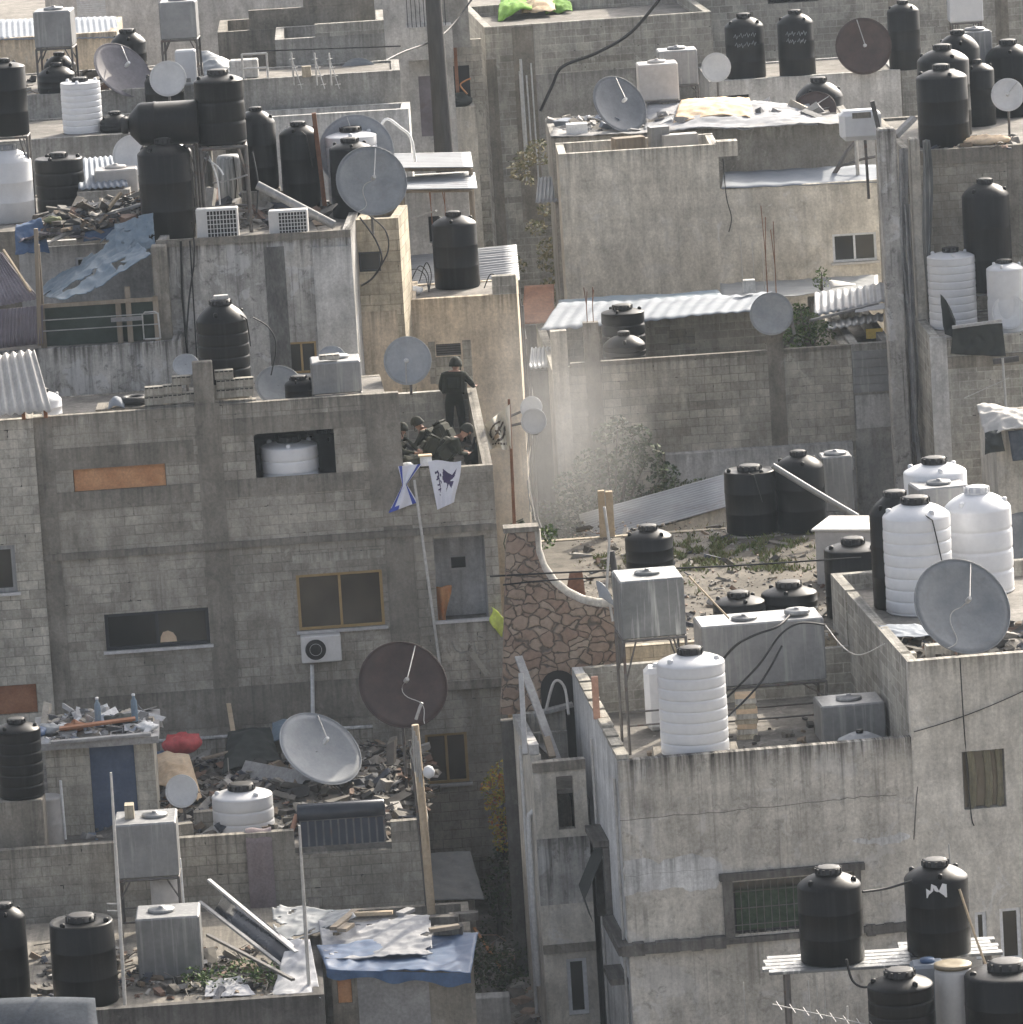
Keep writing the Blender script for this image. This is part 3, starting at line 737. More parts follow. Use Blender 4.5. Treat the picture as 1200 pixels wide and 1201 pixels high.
# ---------------------------------------------------------------- the big block-built house on the left
f = Frame(37, 490, -0.5, 3); L2 = Bld('block_house', 'three storey grey block house with soldiers on its corner terrace', 'building', f)
zt = f.z; aA = f.fa(467, 457)[0]; aR = f.fa(578, 548)[0]; z1 = f.fa(522, 549)[1]; zlow = f.fa(582, 1004)[1]
zBk = f.fa(543, 457, 5.0)[1]; zfl = z1-.45; r = f.rect
hA = [r(297,505,395,557), r(85,546,196,575), r(122,721,247,755), r(347,675,452,733)]
hB = [r(508,632,574,727), r(498,862,551,917)]
loc = lambda hs, a: [(h[0]-a, h[1]-a, h[2], h[3]) for h in hs]
mb = MB()
mb.panel((0,0),(aA,0),.2,zlow,zt,None,hA); mb.panel((aA,0),(aR,0),.2,zlow,z1,None,loc(hB,aA))
mb.panel((0,5.2),(0,.2),.2,zlow,zt-.44,zt); mb.panel((aR,.2),(aR,5.2),.2,zlow,z1,zBk)
mb.panel((aA,.2),(aA,5.2),.2,zfl,zt,zBk); mb.panel((aA-.2,5.4),(.2,5.4),.2,zlow,zt-.44)
L2.part('wall', mb, 'block')
L2.part('terrace_wall', MB().box(aA,aR-.2,5.0,5.2,zfl,zBk), 'block3')
L2.part('lower_wall', MB().box(.1,aR-.3,1.4,5.3,GZ,zlow), 'block')
L2.part('roof', MB().box(.19,aA-.19,.19,5.21,zt-.6,zt-.45), 'roof')
L2.part('terrace_floor', MB().box(aA-.01,aR-.19,.19,5.05,zfl-.15,zfl), 'roof')
zo = hA[0][2]
L2.part('storey_floor', MB().box(.19,aA-.19,.19,5.21,zo-.4,zo-.25), 'roof')
L2.strip([r(37,490,60,868), r(228,474,257,860), (aA-.72,aA,f.fa(430,600)[1],zt-.004), r(450,618,484,830)], 'beam')
L2.strip([r(60,527,228,541), r(60,579,228,589), r(257,492,428,500), r(257,564,428,573)], 'beam', name='beam', proud=.018)
L2.strip([(f.fa(50,650)[0], aR, f.fa(300,641)[1], f.fa(300,633)[1])], 'beam', proud=.07, name='floor_band')
L2.strip([r(50,822,498,835)], 'beam', proud=.03, name='floor_band')
L2.strip([(f.fa(343,650)[0], f.fa(449,640)[0], f.fa(400,657)[1], f.fa(400,646)[1])], 'block2', proud=.012, name='block_course')
L2.part('board', MB().box(hA[1][0]+.01,hA[1][1]-.01,.06,.085,hA[1][2]+.01,hA[1][3]-.01), 'ply')['label'] = 'orange plywood closing the window hole'
L2.window(hA[2], 'frame_dark', 2, 1, .05, .07, lab='wide dark sliding window')
cz = hA[2]; L2.part('curtain', MB().prism([(cz[0]+(cz[1]-cz[0])*(.52+.16*x), cz[2]+.09+.24*y) for x, y in ((0,0),(1,0),(.98,.4),(.8,.8),(.5,1),(.2,.9),(.05,.5))], .072, .079), 'cloth_tan')
L2.window(hA[3], 'frame_gold', 2, 1, .05, .06, 'glassbrown', lab='gold framed window of two panes')
L2.window(hB[1], 'frame_gold', 2, 1, .06, .06, 'glassbrown', lab='lower gold framed window of two panes')
h = hB[0]; bb = 1.25
cb = MB().box(h[0]-.02,h[1]+.02,bb,bb+.1,h[2]-.1,h[3]+.02).box(h[0]-.12,h[0]-.001,.2,bb,h[2]-.1,h[3]+.02)
cb.box(h[1]+.001,h[1]+.02,.2,bb,h[2]-.1,h[3]+.02)
bal = L2.part('balcony_recess', cb, 'plaster_w')
L2.part('balcony_ceiling', MB().box(h[0]-.1,h[1]+.02,.2,bb+.1,h[3]+.021,h[3]+.1), 'grey', bal)
L2.part('balcony_floor', MB().box(h[0]-.1,h[1]+.02,.2,bb+.1,h[2]-.22,h[2]-.101), 'roof', bal)
rw = f.rect(526,651,549,667,bb)
L2.window(rw, 'light' if False else 'sill', 1, 1, bb-.05, .045, 'dark', sill=None, lab='small dark window inside the balcony')
# balcony parapet stands a hand's width proud of the wall
a0, a1p, zb_, zt_ = f.fa(511,732,-.16)[0], f.fa(589,727,-.16)[0], f.fa(545,808,-.16)[1], f.fa(545,730,-.16)[1]
pb = L2.part('balcony_parapet', MB().box(a0,a1p,-.16,-.003,zb_+.18,zt_).box(aR+.004,a1p,.0,1.3,zb_+.18,zt_), 'block')
L2.part('coping', MB().box(a0-.01,a1p+.015,-.175,.0,zt_+.001,zt_+.05), 'sill', pb)
L2.part('balcony_slab', MB().box(a0-.02,a1p+.02,-.19,-.003,zb_,zb_+.179).box(aR+.004,a1p+.02,-.002,1.35,zb_,zb_+.179), 'beam', pb)
# graffiti strokes on the parapet
gf = MB()
def gp(px, py): a, z = f.fa(px, py, -.165); return (a, -.166, z)
for st in ([(530,752),(534,762),(541,766),(549,764),(551,757),(547,753)], [(541,746),(541,747)], [(556,752),(558,765),(566,768),(572,764)], [(569,750),(571,760),(575,764)], [(577,755),(578,770),(572,777)], [(545,771),(547,772)], [(560,746),(566,748)]):
    gf.tube([gp(*q) for q in st], .012, 4)
L2.part('graffiti', gf, 'grey', pb)
# rust brown lower window hole and worn patch strip at the foot
f2 = Frame(-70, 498, -0.75, 3); LB = Bld('block_house', 'narrow grey block house at the left edge, with two dark openings', 'building', f2)
ae = f2.fa(38, 490)[0]; h1 = f2.rect(-25,642,21,694); h2 = f2.rect(-15,806,45,836)
LB.shell(0, ae, 0, 5.5, GZ, (f2.z,)*4, f2.z-.5, 'block2', [h1, (h2[0], min(h2[1], ae-.02), h2[2], h2[3])])
LB.window(h1, 'metal', 1, 1, .05, .09, 'glass', lab='dark square window with a grey frame')
LB.part('board', MB().box(h2[0]+.01, min(h2[1],ae-.02)-.01, .07, .09, h2[2]+.01, h2[3]-.01), 'plybrown')['label'] = 'brown board closing the lower opening'

# ---------------------------------------------------------------- low house in front of it
f = Frame(0, 998, -10, 2); L1 = Bld('block_house', 'low block house with a rubbish strewn roof below the soldiers house', 'building', f)
ae = f.fa(503, 966)[0]; n0, n1 = f.fa(345, 980)[0], f.fa(459, 980)[0]; zt = f.z; zn = f.fa(400, 1000)[1]; zr1 = zt-.4
mb = MB(); mb.panel((-2,0),(n0,0),.2,GZ,zt); mb.panel((n0,0),(n1,0),.2,GZ,zn); mb.panel((n1,0),(ae,0),.2,GZ,zt+.04)
mb.panel((ae,.2),(ae,8.8),.2,GZ,zt+.04,zt-.3); mb.panel((-2,8.8),(-2,.2),.2,GZ,zt)
L1.part('wall', mb, 'block')
L1.part('parapet', MB().box(f.fa(178,874,8.65)[0], f.fa(437,850,8.65)[0], 8.5, 8.65, zr1, f.fa(300,861,8.65)[1]), 'block')
L1.part('coping', MB().box(f.fa(178,874,8.65)[0], f.fa(437,850,8.65)[0], 8.48, 8.67, f.fa(300,861,8.65)[1]+.001, f.fa(300,861,8.65)[1]+.03), 'plaster_w')
L1.part('roof', MB().box(-1.81,ae-.19,  .19,8.9,zr1-.15,zr1), 'roof')
F_L1 = f
# shed standing on that roof
q = uZ(52, 985, zr1); fs_ = Frame(52, 870, f.w(0,2.6,0).y, 2)
SH = Bld('roof_shed', 'small block shed with a faded blue door, rubbish piled on its roof', 'shed', fs_); SH.root.location.z = zr1
a2 = fs_.fa(179, 862)[0]; d0, d1, _, dz = fs_.rect(103, 867, 161, 930)
def shp(name, mb, mat, parent=None): return mb.build(name, M[mat], parent or SH.root, (0,0,zr1))
mb = MB(); mb.panel((0,0),(a2,0),.15,zr1,fs_.z-.12,None,[(d0,d1,zr1-.1,dz-.02)]); mb.panel((a2,.15),(a2,2.2),.15,zr1,fs_.z-.12); mb.panel((0,2.2),(0,.15),.15,zr1,fs_.z-.12)
shp('wall', mb, 'block2'); shp('door', MB().box(d0+.01,d1-.01,.05,.09,zr1+.01,dz-.03), 'door_blue')
shp('roof', MB().box(-.25,a2+.12,-.3,2.3,fs_.z-.119,fs_.z+.02), 'woodgrey')
zshed = fs_.z+.021

# ---------------------------------------------------------------- roofs at the bottom left
f = Frame(140, 1183, -18, 2); L0 = Bld('low_house', 'low dark house at the bottom left corner with tanks on its roof', 'building', f)
ae = f.fa(381, 1178)[0]
L0.shell(-4, ae, 0, 7.6, GZ, (f.z, f.z, f.z-.2, f.z), f.z-.15, 'beamdark', roofmat='beam'); zr0 = f.z-.15; F_L0 = f
f = Frame(388, 1139, -16.5, 1); BS = Bld('tarp_roofed_shed', 'shed of grey blocks roofed with blue and white tarpaulins', 'shed', f)
ae = f.fa(556, 1140)[0]; hd = f.rect(394,1136,414,1176)
BS.shell(0, ae, 0, 4.6, GZ, (f.z,)*4, f.z-.16, 'beam', [(hd[0],hd[1],hd[2],f.z-.15)], t=.15)
BS.part('door', MB().box(hd[0]+.01,hd[1]-.01,.04,.07,hd[2],f.z-.16), 'ply')['label'] = 'narrow orange door'
BS.part('panel', MB().box(*f.rect(418,1140,506,1201)[:2], -.02, -.003, f.z-1.4, f.z-.13), 'woodgrey'); ZBS = f.z; F_BS = f

# ---------------------------------------------------------------- the plastered house front right
f = Frame(725, 893, -15, 5.5); R1 = Bld('plastered_house', 'weathered pale plaster house on the right with a barred green window', 'building', f)
F_R1 = f; zt = f.z; aT = f.fa(1069, 868)[0]; aE = aT+5.2; zT = f.fa(1066, 776)[1]; D = 7.2; zr = zt-.6; ZR1, ZT1 = zr, zT-.32
hw = f.rect(859,1035,1003,1084); hu = f.rect(1128,882,1181,946); hs1 = f.rect(1143,1070,1157,1125); hs2 = f.rect(1172,1066,1197,1126)
mb = MB(); mb.panel((0,0),(aT,0),.2,GZ,zt,None,[hw]); R1.part('wall', mb, 'plaster_r')
mb = MB(); mb.panel((aT,0),(aE,0),.2,GZ,zT,None,loc([hu,hs1,hs2],aT)); R1.part('tall_wall', mb, 'cream')
def patch(B, pts, mat, b=0.0, proud=.006, name='render_patch', rough=.03):
    f_ = B.fr; P_ = [f_.fa(x, y, b) for x, y in pts]; out = []
    for (a, z), (c, d) in zip(P_, P_[1:]+P_[:1]):
        n = max(2, int(math.hypot(c-a, d-z)/.08))
        for i in range(n): out.append((a+(c-a)*i/n+random.uniform(-rough, rough), z+(d-z)*i/n+random.uniform(-rough, rough)))
    B.part(name, MB().prism(out, b-proud, b-.001), mat)
patch(R1, [(731,1010),(760,1006),(772,1012),(795,1003),(812,1002),(846,1010),(846,1030),(838,1042),(812,1045),(800,1040),(760,1046),(733,1050)], 'plaster_w')
patch(R1, [(1000,985),(1030,984),(1060,976),(1070,980),(1050,990),(1010,991)], 'plaster_w')
cr = MB()
def crack(pts, r=.006):
    P_ = []
    for (x0,y0),(x1,y1) in zip(pts, pts[1:]):
        for i in range(6): P_.append((x0+(x1-x0)*i/6, y0+(y1-y0)*i/6+random.uniform(-1.2,1.2)))
    cr.tube([(lambda q: (q[0], -.002, q[1]))(f.fa(*q_)) for q_ in P_], r, 4)
crack([(727,962),(790,956),(850,952),(880,948),(960,940),(1010,935),(1060,932)]); crack([(733,1028),(800,1022),(846,1018)]); crack([(1072,985),(1075,935),(1077,920)], .012); R1.part('crack', cr, 'stainp')
hl = [(2.5,3.6,f.fa(702,1078,3.0)[1],f.fa(702,985,3.0)[1]), (5.5,6.3,f.fa(682,1000,5.9)[1],f.fa(682,938,5.9)[1])]
mb = MB(); mb.panel((0,D),(0,.2),.2,GZ,zt+.33,zt,[(D-x1,D-x0,a,b) for x0,x1,a,b in hl]); R1.part('side_wall', mb, 'plaster_w')
mb = MB(); mb.panel((aT,D),(0.2,D),.2,GZ,zt+.33); mb.panel((aT,D-.2),(aT,.2),.2,zr,zT); mb.panel((aE,.2),(aE,9),.2,GZ,zT); mb.panel((aE,9),(aT,9),.2,GZ,zT); mb.panel((aT,8.8),(aT,D),.2,GZ,zT)
R1.part('inner_wall', mb, 'block3')
R1.part('roof', MB().box(.19,aT+.01,.19,D-.19,zr-.15,zr).box(aT+.19,aE-.19,.19,8.81,ZT1-.15,ZT1), 'roof')
# broken parapet cap of the side: rough blocks
cp = MB()
for i in range(9):
    b0_ = .1+i*.72; zz = zt+.33*(b0_/D)
    cp.box(-.015,.215,b0_,b0_+.68,zz+.004,zz+random.uniform(.02,.07)+.03)
R1.part('coping', cp, 'block2')
R1.window(hw, 'frame_dark', 1, 1, .10, .04, 'glass', sill=None, bars=16, lab='wide barred window filled with green netting')
R1.part('netting', MB().grid(lambda u,v: Vector((hw[0]+.05+(hw[1]-hw[0]-.1)*u, .075+.018*mnoise.noise(Vector((u*40,v*16,0))), hw[2]+.05+(hw[3]-hw[2]-.1)*(v*.86))), 70, 26), M.setdefault('netgreen', surf('green_plant_netting', (.02,.04,.022), (.07,.10,.06), rough=.9, scale=9, contrast=.5)))
sr = MB(); a0,a1,z0,z1 = hw
sr.box(a0-.19,a0-.003,-.06,.0-.002,z0-.05,z1+.06).box(a1+.003,a1+.15,-.06,-.002,z0-.05,z1+.06).box(a0-.25,a1+.22,-.16,-.002,z1+.061,z1+.19)
R1.part('window_surround', sr, 'beamdark')
bd = MB(); zb0 = f.fa(790,1112)[1]
def rough(mb, x0,x1,y0,y1,z0,z1,n):
    for i in range(n):
        xa, xb = x0+(x1-x0)*i/n, x0+(x1-x0)*(i+1)/n
        mb.box(xa, xb-.002, y0-random.uniform(0,.035), y1, z0-random.uniform(0,.03), z1+random.uniform(-.02,.02))
rough(bd, -.16, a0-.2, -.2, -.002, zb0-.02, zb0+.17, 9); rough(bd, a1+.2, aT+.2, -.08, -.002, zb0-.04, zb0+.13, 7); bd.box(a0-.2, a1+.2, -.1, -.002, z0-.16, z0-.051)
R1.part('floor_band', bd, 'beamdark')
R1.part('floor_band', MB().box(-.22,-.002,-.2,2.3,zb0-.02,zb0+.15), 'beamdark')
R1.window(hu, 'beamdark', 1, 1, .08, .03, 'glassbrown', sill=None, lab='square upper window with yellowish curtains')
cu = MB()
for c in (.12,.5,.78): cu.grid(lambda u,v,c=c: Vector((hu[0]+(hu[1]-hu[0])*(c+.17*u+.05*math.sin(v*3)), .075+.01*math.sin(u*9), hu[2]+(hu[3]-hu[2])*v)), 10, 4)
R1.part('curtain', cu, M.setdefault('curtain', surf('drab_curtain', (.12,.11,.075), (.19,.175,.12), rough=.9)))
for h in (hs1, hs2): R1.window(h, 'frame_white', 1, 1, .06, .07, 'glass', sill=None, lab='small white framed window low on the wall')
# hoods, shutter box and pipes on the side wall
for (x0,x1,a,b) in hl:
    k = MB().box(-.3,-.002,x0-.2,x1+.1,b+.02,b+.14).box(-.12,-.002,x0-.16,x0-.02,a,b).box(-.16,-.002,x1+.02,x1+.15,a-.1,b)
    w = R1.part('window_hood', k, 'beamdark')
    R1.part('pane', MB().box(.06,.08,x0,x1,a,b), 'glass', w)
x0,x1,a,b = hl[0]
R1.part('shutter', MB().add([(-.02,x0,b),(-.02,x1,b),(-.5,x1,a+.55),(-.5,x0,a+.55),(-.35,x0+.1,a),(-.35,x1-.1,a)], [(0,1,2,3),(3,2,5,4)]), 'cloth_dark')
R1.part('window_hood', MB().box(-.34,-.002,.4,1.5,f.fa(725,1150)[1]-.2,f.fa(725,1150)[1]-.08), 'beamdark')
for k in (.35, 3.9): R1.part('drain_pipe', MB().tube([(-.05,k,zt-.4),(-.05,k+.03,zt-3),(-.05,k,GZ)], .03, 8), 'palepole')
# annex against its left side
f = Frame(624, 895, -10.8, 5.5); AX = Bld('unfinished_annex', 'unfinished block annex beside the alley, open at the top', 'building', f)
aE2 = f.fa(686, 890)[0]; ho = f.rect(652,911,672,972); ho2 = f.rect(664,1125,688,1190)
zt = f.z; mb = MB(); mb.panel((0,0),(aE2,0),.2,GZ,zt,None,[ho,ho2]); mb.panel((0,3.3),(0,.2),.2,GZ,zt+.1); mb.panel((aE2,3.3),(.2,3.3),.2,GZ,zt+.3)
AX.part('wall', mb, 'pale'); AX.part('roof', MB().box(.19,aE2,.19,3.11,zt-.7,zt-.6), 'roof')
AX.strip([(0,aE2,f.fa(640,905)[1],zt-.003), (0,aE2,f.fa(650,1118)[1],f.fa(650,1108)[1])], 'beam', proud=.05, name='beam')
AX.strip([(0,aE2,f.fa(640,1062)[1],f.fa(640,984)[1])], 'plaster', proud=.012, name='render_patch')
hb = MB()
for i in range(7): hb.bbox(-.02,.18,.25+i*.42,.25+i*.42+.40,zt+.102,zt+.30,.008)
AX.part('block_course', hb, 'light')
k = MB().tube([(-.07,.6,zt-1.2),(-.08,.62,zt-2.9),(-.07,.7,zt-4.6)], .055, 10).tube([(.1,.5,zt-1.0),(-.05,.6,zt-1.15),(-.07,.6,zt-1.4)], .055, 10).tube([(-.05,1.6,zt),(-.05,1.6,GZ)], .035, 8)
AX.part('drain_pipe', k, 'pvc')
AX.window(ho2, 'frame_white', 1, 1, .08, .08, 'glass', sill=None)
F_AX = f; Z_AX = zt-.6
k = MB().panel((aE2-.1,2.2),(0.2,2.2),.15,zt-.6,zt+.12); AX.part('inner_wall', k, 'block3')

# ---------------------------------------------------------------- flagstone wall and the flat gravel roof
f = Frame(590, 800, -7.15, 2); fw_ = Bld('stone_wall', 'pinkish flagstone garden wall with a swept down curved top', 'wall', f)
pts = [(587,838),(590,792),(594,640),(598,626),(627,624),(629,648),(636,668),(648,686),(664,699),(682,708),(700,712),(722,713),(726,790),(727,838)]
poly = [f.fa(x, y) for x, y in pts]; fw_.part('foundation', MB().box(f.fa(587,838)[0],f.fa(727,838)[0],.02,.33,GZ,f.fa(650,840)[1]-.05), 'beamdark'); fw_.part('wall', MB().prism(poly, 0, .35), 'stone')
ed = [(x, z) for x, z in [f.fa(*q) for q in pts[4:12]]]
mb = MB(); mb.tube([(a,.17,z+.02) for a, z in ed], .13, 8); fw_.part('coping', mb, 'pale')
a, z = f.fa(612, 624); fw_.part('cap', MB().box(a-.36,a+.34,-.04,.39,z,z+.1), 'beam')
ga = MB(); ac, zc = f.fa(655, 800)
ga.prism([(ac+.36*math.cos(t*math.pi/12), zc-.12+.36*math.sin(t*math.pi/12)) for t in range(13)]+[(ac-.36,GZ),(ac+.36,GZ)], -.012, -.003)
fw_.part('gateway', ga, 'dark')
f = Frame(660, 765, -6.2, 3); R2 = Bld('flat_roofed_house', 'flat roofed house with pebbly overgrown roof behind the plastered house', 'building', f)
ZR2 = f.z; a2 = f.fa(1250, 740)[0]
R2.shell(0, a2, 0, 12.2, GZ, (ZR2+.02, ZR2+.02, ZR2+.02, ZR2+.02), ZR2, 'blockwarm', roofmat=M.setdefault('gravelroof', wallmat('gravel_roof', (.105,.094,.076), (.19,.17,.14), streak=0, top=0, spots=.8)))
F_R2 = f
# low shed with slanting corrugated roof behind the gravel roof
f = Frame(762, 617, 8.6, 4); LS = Bld('lean_to_shed', 'low beige shed under a slanting corrugated roof behind the tree', 'shed', f)
a1 = f.fa(860, 596)[0]; mb = MB(); zl = f.z; zr_ = f.fa(858, 592)[1]
mb.panel((-1.4,0),(a1,0),.15,GZ,zl-.45,zr_); mb.panel((a1,.15),(a1,3),.15,GZ,zr_); LS.part('wall', mb, 'pale')
P00 = f.w(*(lambda q: (q[0], -.12, q[1]))(f.fa(688,640,-.12))); P10 = f.w(*(lambda q: (q[0], -.12, q[1]))(f.fa(862,592,-.12)))
P01 = P00 + Vector((-.1, 2.6, .25)); P11 = P10 + Vector((-.1, 2.6, .25))
o = sheet(P00, P10, P01, P11, None, 'corr', 14, .03, 'v', name='roof_sheet'); 
for k in ('category','label','kind'):
    if k in o: del o[k]
o.parent = LS.root; o.matrix_parent_inverse = Matrix.LocRotScale(LS.root.location, LS.root.rotation_euler, None).inverted()

# ---------------------------------------------------------------- courtyard wall house
f = Frame(648, 432, 16, 2); R3 = Bld('block_walled_house', 'house with a long pale block courtyard wall and two rebar pillars', 'building', f)
F_R3 = f; zt = f.z; aE = f.fa(998, 404)[0]; zr = zt-1.0; ZR3 = zr
R3.shell(0, aE, 0, 9, GZ, (zt, zt, zt-.3, zt-.1), zr, 'block2')
def colm(x0, x1, ytop, mat='beam'):
    a0, a1 = f.fa(x0, 450)[0], f.fa(x1, 450)[0]; z = f.fa((x0+x1)/2, ytop)[1]
    R3.part('pillar', MB().box(a0,a1,-.03,.25,GZ,z), mat); return f.w((a0+a1)/2, .1, z)
cA = colm(688,706,378); cB = colm(902,921,352); colm(649,668,388,'pale')
R3.strip([(f.fa(669,430)[0], aE, zt+.002, zt+.09)], 'beam', b=.1, proud=.12, name='coping')
R3.strip([r_ for r_ in [f.rect(780,531,1000,548)]], 'light', proud=.35, name='footing')
R3.strip([(f.fa(672,1)[0]*0+f.rect(780,548,1010,700)[0], f.rect(780,548,1010,700)[1], GZ, f.fa(790,548)[1])], 'plaster', proud=.33, name='footing')
f = Frame(720, 377, 21, 2); S3 = Bld('roof_shed', 'block shed under a white sheet roof behind the courtyard wall', 'shed', f); 
a1 = f.fa(902, 366)[0]; ho = f.rect(840,383,873,399)
mb = MB(); mb.panel((-1.2,0),(a1,0),.15,zr,f.z+.02,None,[ho]); mb.panel((a1,.15),(a1,2.4),.15,zr,f.z+.02); S3.part('wall', mb, 'block3')
S3.window((ho[0],ho[1],ho[2],ho[3]), 'steel', 3, 2, .05, .03, 'plastic', sill=None, lab='bright sheeted opening with bars')
# right of it: zinc siding and plaster patch between courtyard wall and tall house
f = Frame(997, 404, 16.3, 2); S4 = Bld('side_house', 'narrow house wall of zinc siding above bare plaster, left of tall pier', 'building', f)
a1 = f.fa(1046, 402)[0]; S4.shell(.01, a1, 0, 6, GZ, (f.z,)*4, f.z-.4, 'grey')
x = MB()
z0, z1 = f.fa(1010,460)[1], f.fa(1010,411)[1]
for i in range(5): x.box(.03,a1-.02,-.05+.012*(i%2),-.003,z0+(z1-z0)*i/5,z0+(z1-z0)*(i+1)/5-.01)
S4.part('siding', x, 'metal'); S4.strip([f.rect(1003,464,1046,500)], 'light', proud=.015, name='render_patch')

# ---------------------------------------------------------------- plain plaster house, upper right
f = Frame(655, 181, 27, 1); R4 = Bld('plaster_house', 'large blank plaster house with a broken parapet below the slate dish', 'building', f)
zt = f.z; a1 = f.fa(842, 171)[0]; z2 = f.fa(900, 219)[1]; aE = f.fa(1040, 213)[0]; hw = f.rect(976,275,1029,305)
mb = MB(); mb.panel((0,0),(a1,0),.2,GZ,zt); mb.panel((a1,0),(aE,0),.2,GZ,z2,None,loc([hw],a1))
mb.panel((a1,.2),(a1,2.3),.2,z2-.3,zt); mb.panel((a1,2.3),(0,2.3),.2,GZ,zt+.02); mb.panel((0,2.1),(0,.2),.2,GZ,zt); mb.panel((aE,.2),(aE,2.3),.2,GZ,z2)
R4.part('wall', mb, 'pale'); R4.part('roof', MB().box(.19,a1-.19,.19,2.11,zt-.5,zt-.35), 'roof')
R4.part('corner_ledge', MB().box(a1-.02,a1+.5,-.02,.45,zt-.32,zt+.06), 'pale')
R4.window(hw, 'frame_white', 2, 1, .04, .06, 'glass', lab='white framed window'); F_R4, Z_R4, ZL4 = f, zt-.35, z2
P = lambda x, y, b: f.w(*(lambda q: (q[0], b, q[1]))(f.fa(x, y, b)))
o = sheet(P(846,221,-.05), P(1036,213,-.05), P(849,202,2.25), P(1036,192,2.25), 'pale blue sheet roof along the right of the blank plaster house', 'sheetblue', 5, .012, 'u')
f = Frame(640, 163, 30.2, 1); R45 = Bld('low_house', 'long low house behind the blank plaster house, junk along its roof', 'building', f)
a1 = f.fa(1002, 141)[0]; R45.shell(.15, a1, 0, 4.6, GZ, (f.z,)*4, f.z-.02, 'grey'); F_R45, Z_R45 = f, f.z

# ---------------------------------------------------------------- far houses, upper right
f = Frame(568, 32, 44, 5); R5 = Bld('far_block_house', 'far block house above the dark alley with green cloth on its roof', 'building', f)
a1 = f.fa(834, 10)[0]; R5.shell(0, a1, 0, 6.5, GZ, (f.z,)*4, f.z-.3, 'block3'); F_R5, Z_R5 = f, f.z-.3
R5.strip([f.rect(600,32,625,260), f.rect(570,70,582,300)], 'beam', proud=.03)
R5.strip([f.rect(628,88,832,200)], 'grey', proud=.018, name='render_patch')
k = MB()
for x in (609,615,621,607): 
    a, z = f.fa(x, 50); k.tube([(a,-.06,z-random.uniform(0,1)),(a+.02,-.06,z-3.0-random.uniform(0,1))], .045 if x == 609 else .025, 8)
R5.part('drain_pipe', k, 'pvc')
f = Frame(832, 96, 40.5, 2); R5b = Bld('low_white_house', 'low whitewashed house with a dark shop opening and tanks on top', 'building', f)
a1 = f.fa(1056, 83)[0]; ho = f.rect(840,113,880,133); R5b.shell(0, a1, 0, 4.2, GZ, (f.z,)*4, f.z-.04, 'light', [ho]); Z_R5b = f.z-.04
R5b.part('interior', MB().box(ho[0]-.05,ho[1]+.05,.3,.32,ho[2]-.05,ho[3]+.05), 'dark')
f = Frame(820, 4, 50, 2); R5c = Bld('far_grey_house', 'far grey block house filling the top right corner', 'building', f)
zt = f.z+2.5; R5c.shell(-.5, f.fa(1300,-20)[0], 0, 5, GZ, (zt,)*4, zt-.3, 'block3', [f.rect(900,-10,960,1)])
R5c.strip([f.rect(1040,-30,1052,140), f.rect(1165,-40,1180,140)], 'beam')

# ---------------------------------------------------------------- tall house at the right edge
f = Frame(1062, 178, 15.5, 2); R6 = Bld('tall_house', 'tall block house at the right edge with a stack of black tanks', 'building', f)
aE = f.fa(1330, 160)[0]; R6.shell(0, aE, 0, 7, GZ, (f.z,)*4, f.z-.06, 'block'); Z_R6 = f.z-.06; F_R6 = f
R6.strip([f.rect(1064,180,1078,400), f.rect(1180,172,1200,300)], 'beam'); R6.strip([(0,aE,f.z-.34,f.z-.004)], 'beam', proud=.04, name='beam')
f = Frame(1094, 398, 11.4, 2); R6b = Bld('house_extension', 'grey block extension below the tall house, tanks on its ledge', 'building', f)
aE = f.fa(1330, 380)[0]; R6b.shell(0, aE, 0, 4.0, GZ, (f.z,)*4, f.z-.08, 'block3'); Z_R6b = f.z-.08; F_R6b = f
R6b.strip([f.rect(1090,396,1110,580)], 'light', proud=.05); R6b.strip([(.2,aE,f.fa(1150,430)[1],f.fa(1150,416)[1])], 'beam', proud=.03, name='beam')
f = Frame(1030, 152, 14.2, 2); R6p = Bld('concrete_pier', 'tall bare concrete pier with ragged cloth hanging beside it', 'pier', f)
a1 = f.fa(1052, 170)[0]
R6p.part('pier', MB().bbox(0,a1,0,.5,GZ,f.z,.04), 'plaster'); 
R6p.part('pier', MB().bbox(f.fa(1068,170)[0],f.fa(1080,170)[0],.25,.7,GZ,f.z-.3,.03), 'pale')
for i, (x0,x1,y0,y1) in enumerate(((1053,1064,175,520),(1080,1092,165,420),(1060,1068,240,560))):
    q0, q1 = f.rect(x0,y0,x1,y1)[:2], f.rect(x0,y0,x1,y1)[2:]
    R6p.part('hanging_cloth', MB().grid(lambda u,v: Vector((q0[0]+(q0[1]-q0[0])*(u*(.6+.4*abs(math.sin(v*5+i)))+.2*math.sin(v*7+i)), .12+.08*math.sin(u*7+v*4), q1[0]+(q1[1]-q1[0])*v)), 10, 40), ['woodgrey','metalst','woodgrey'][i])

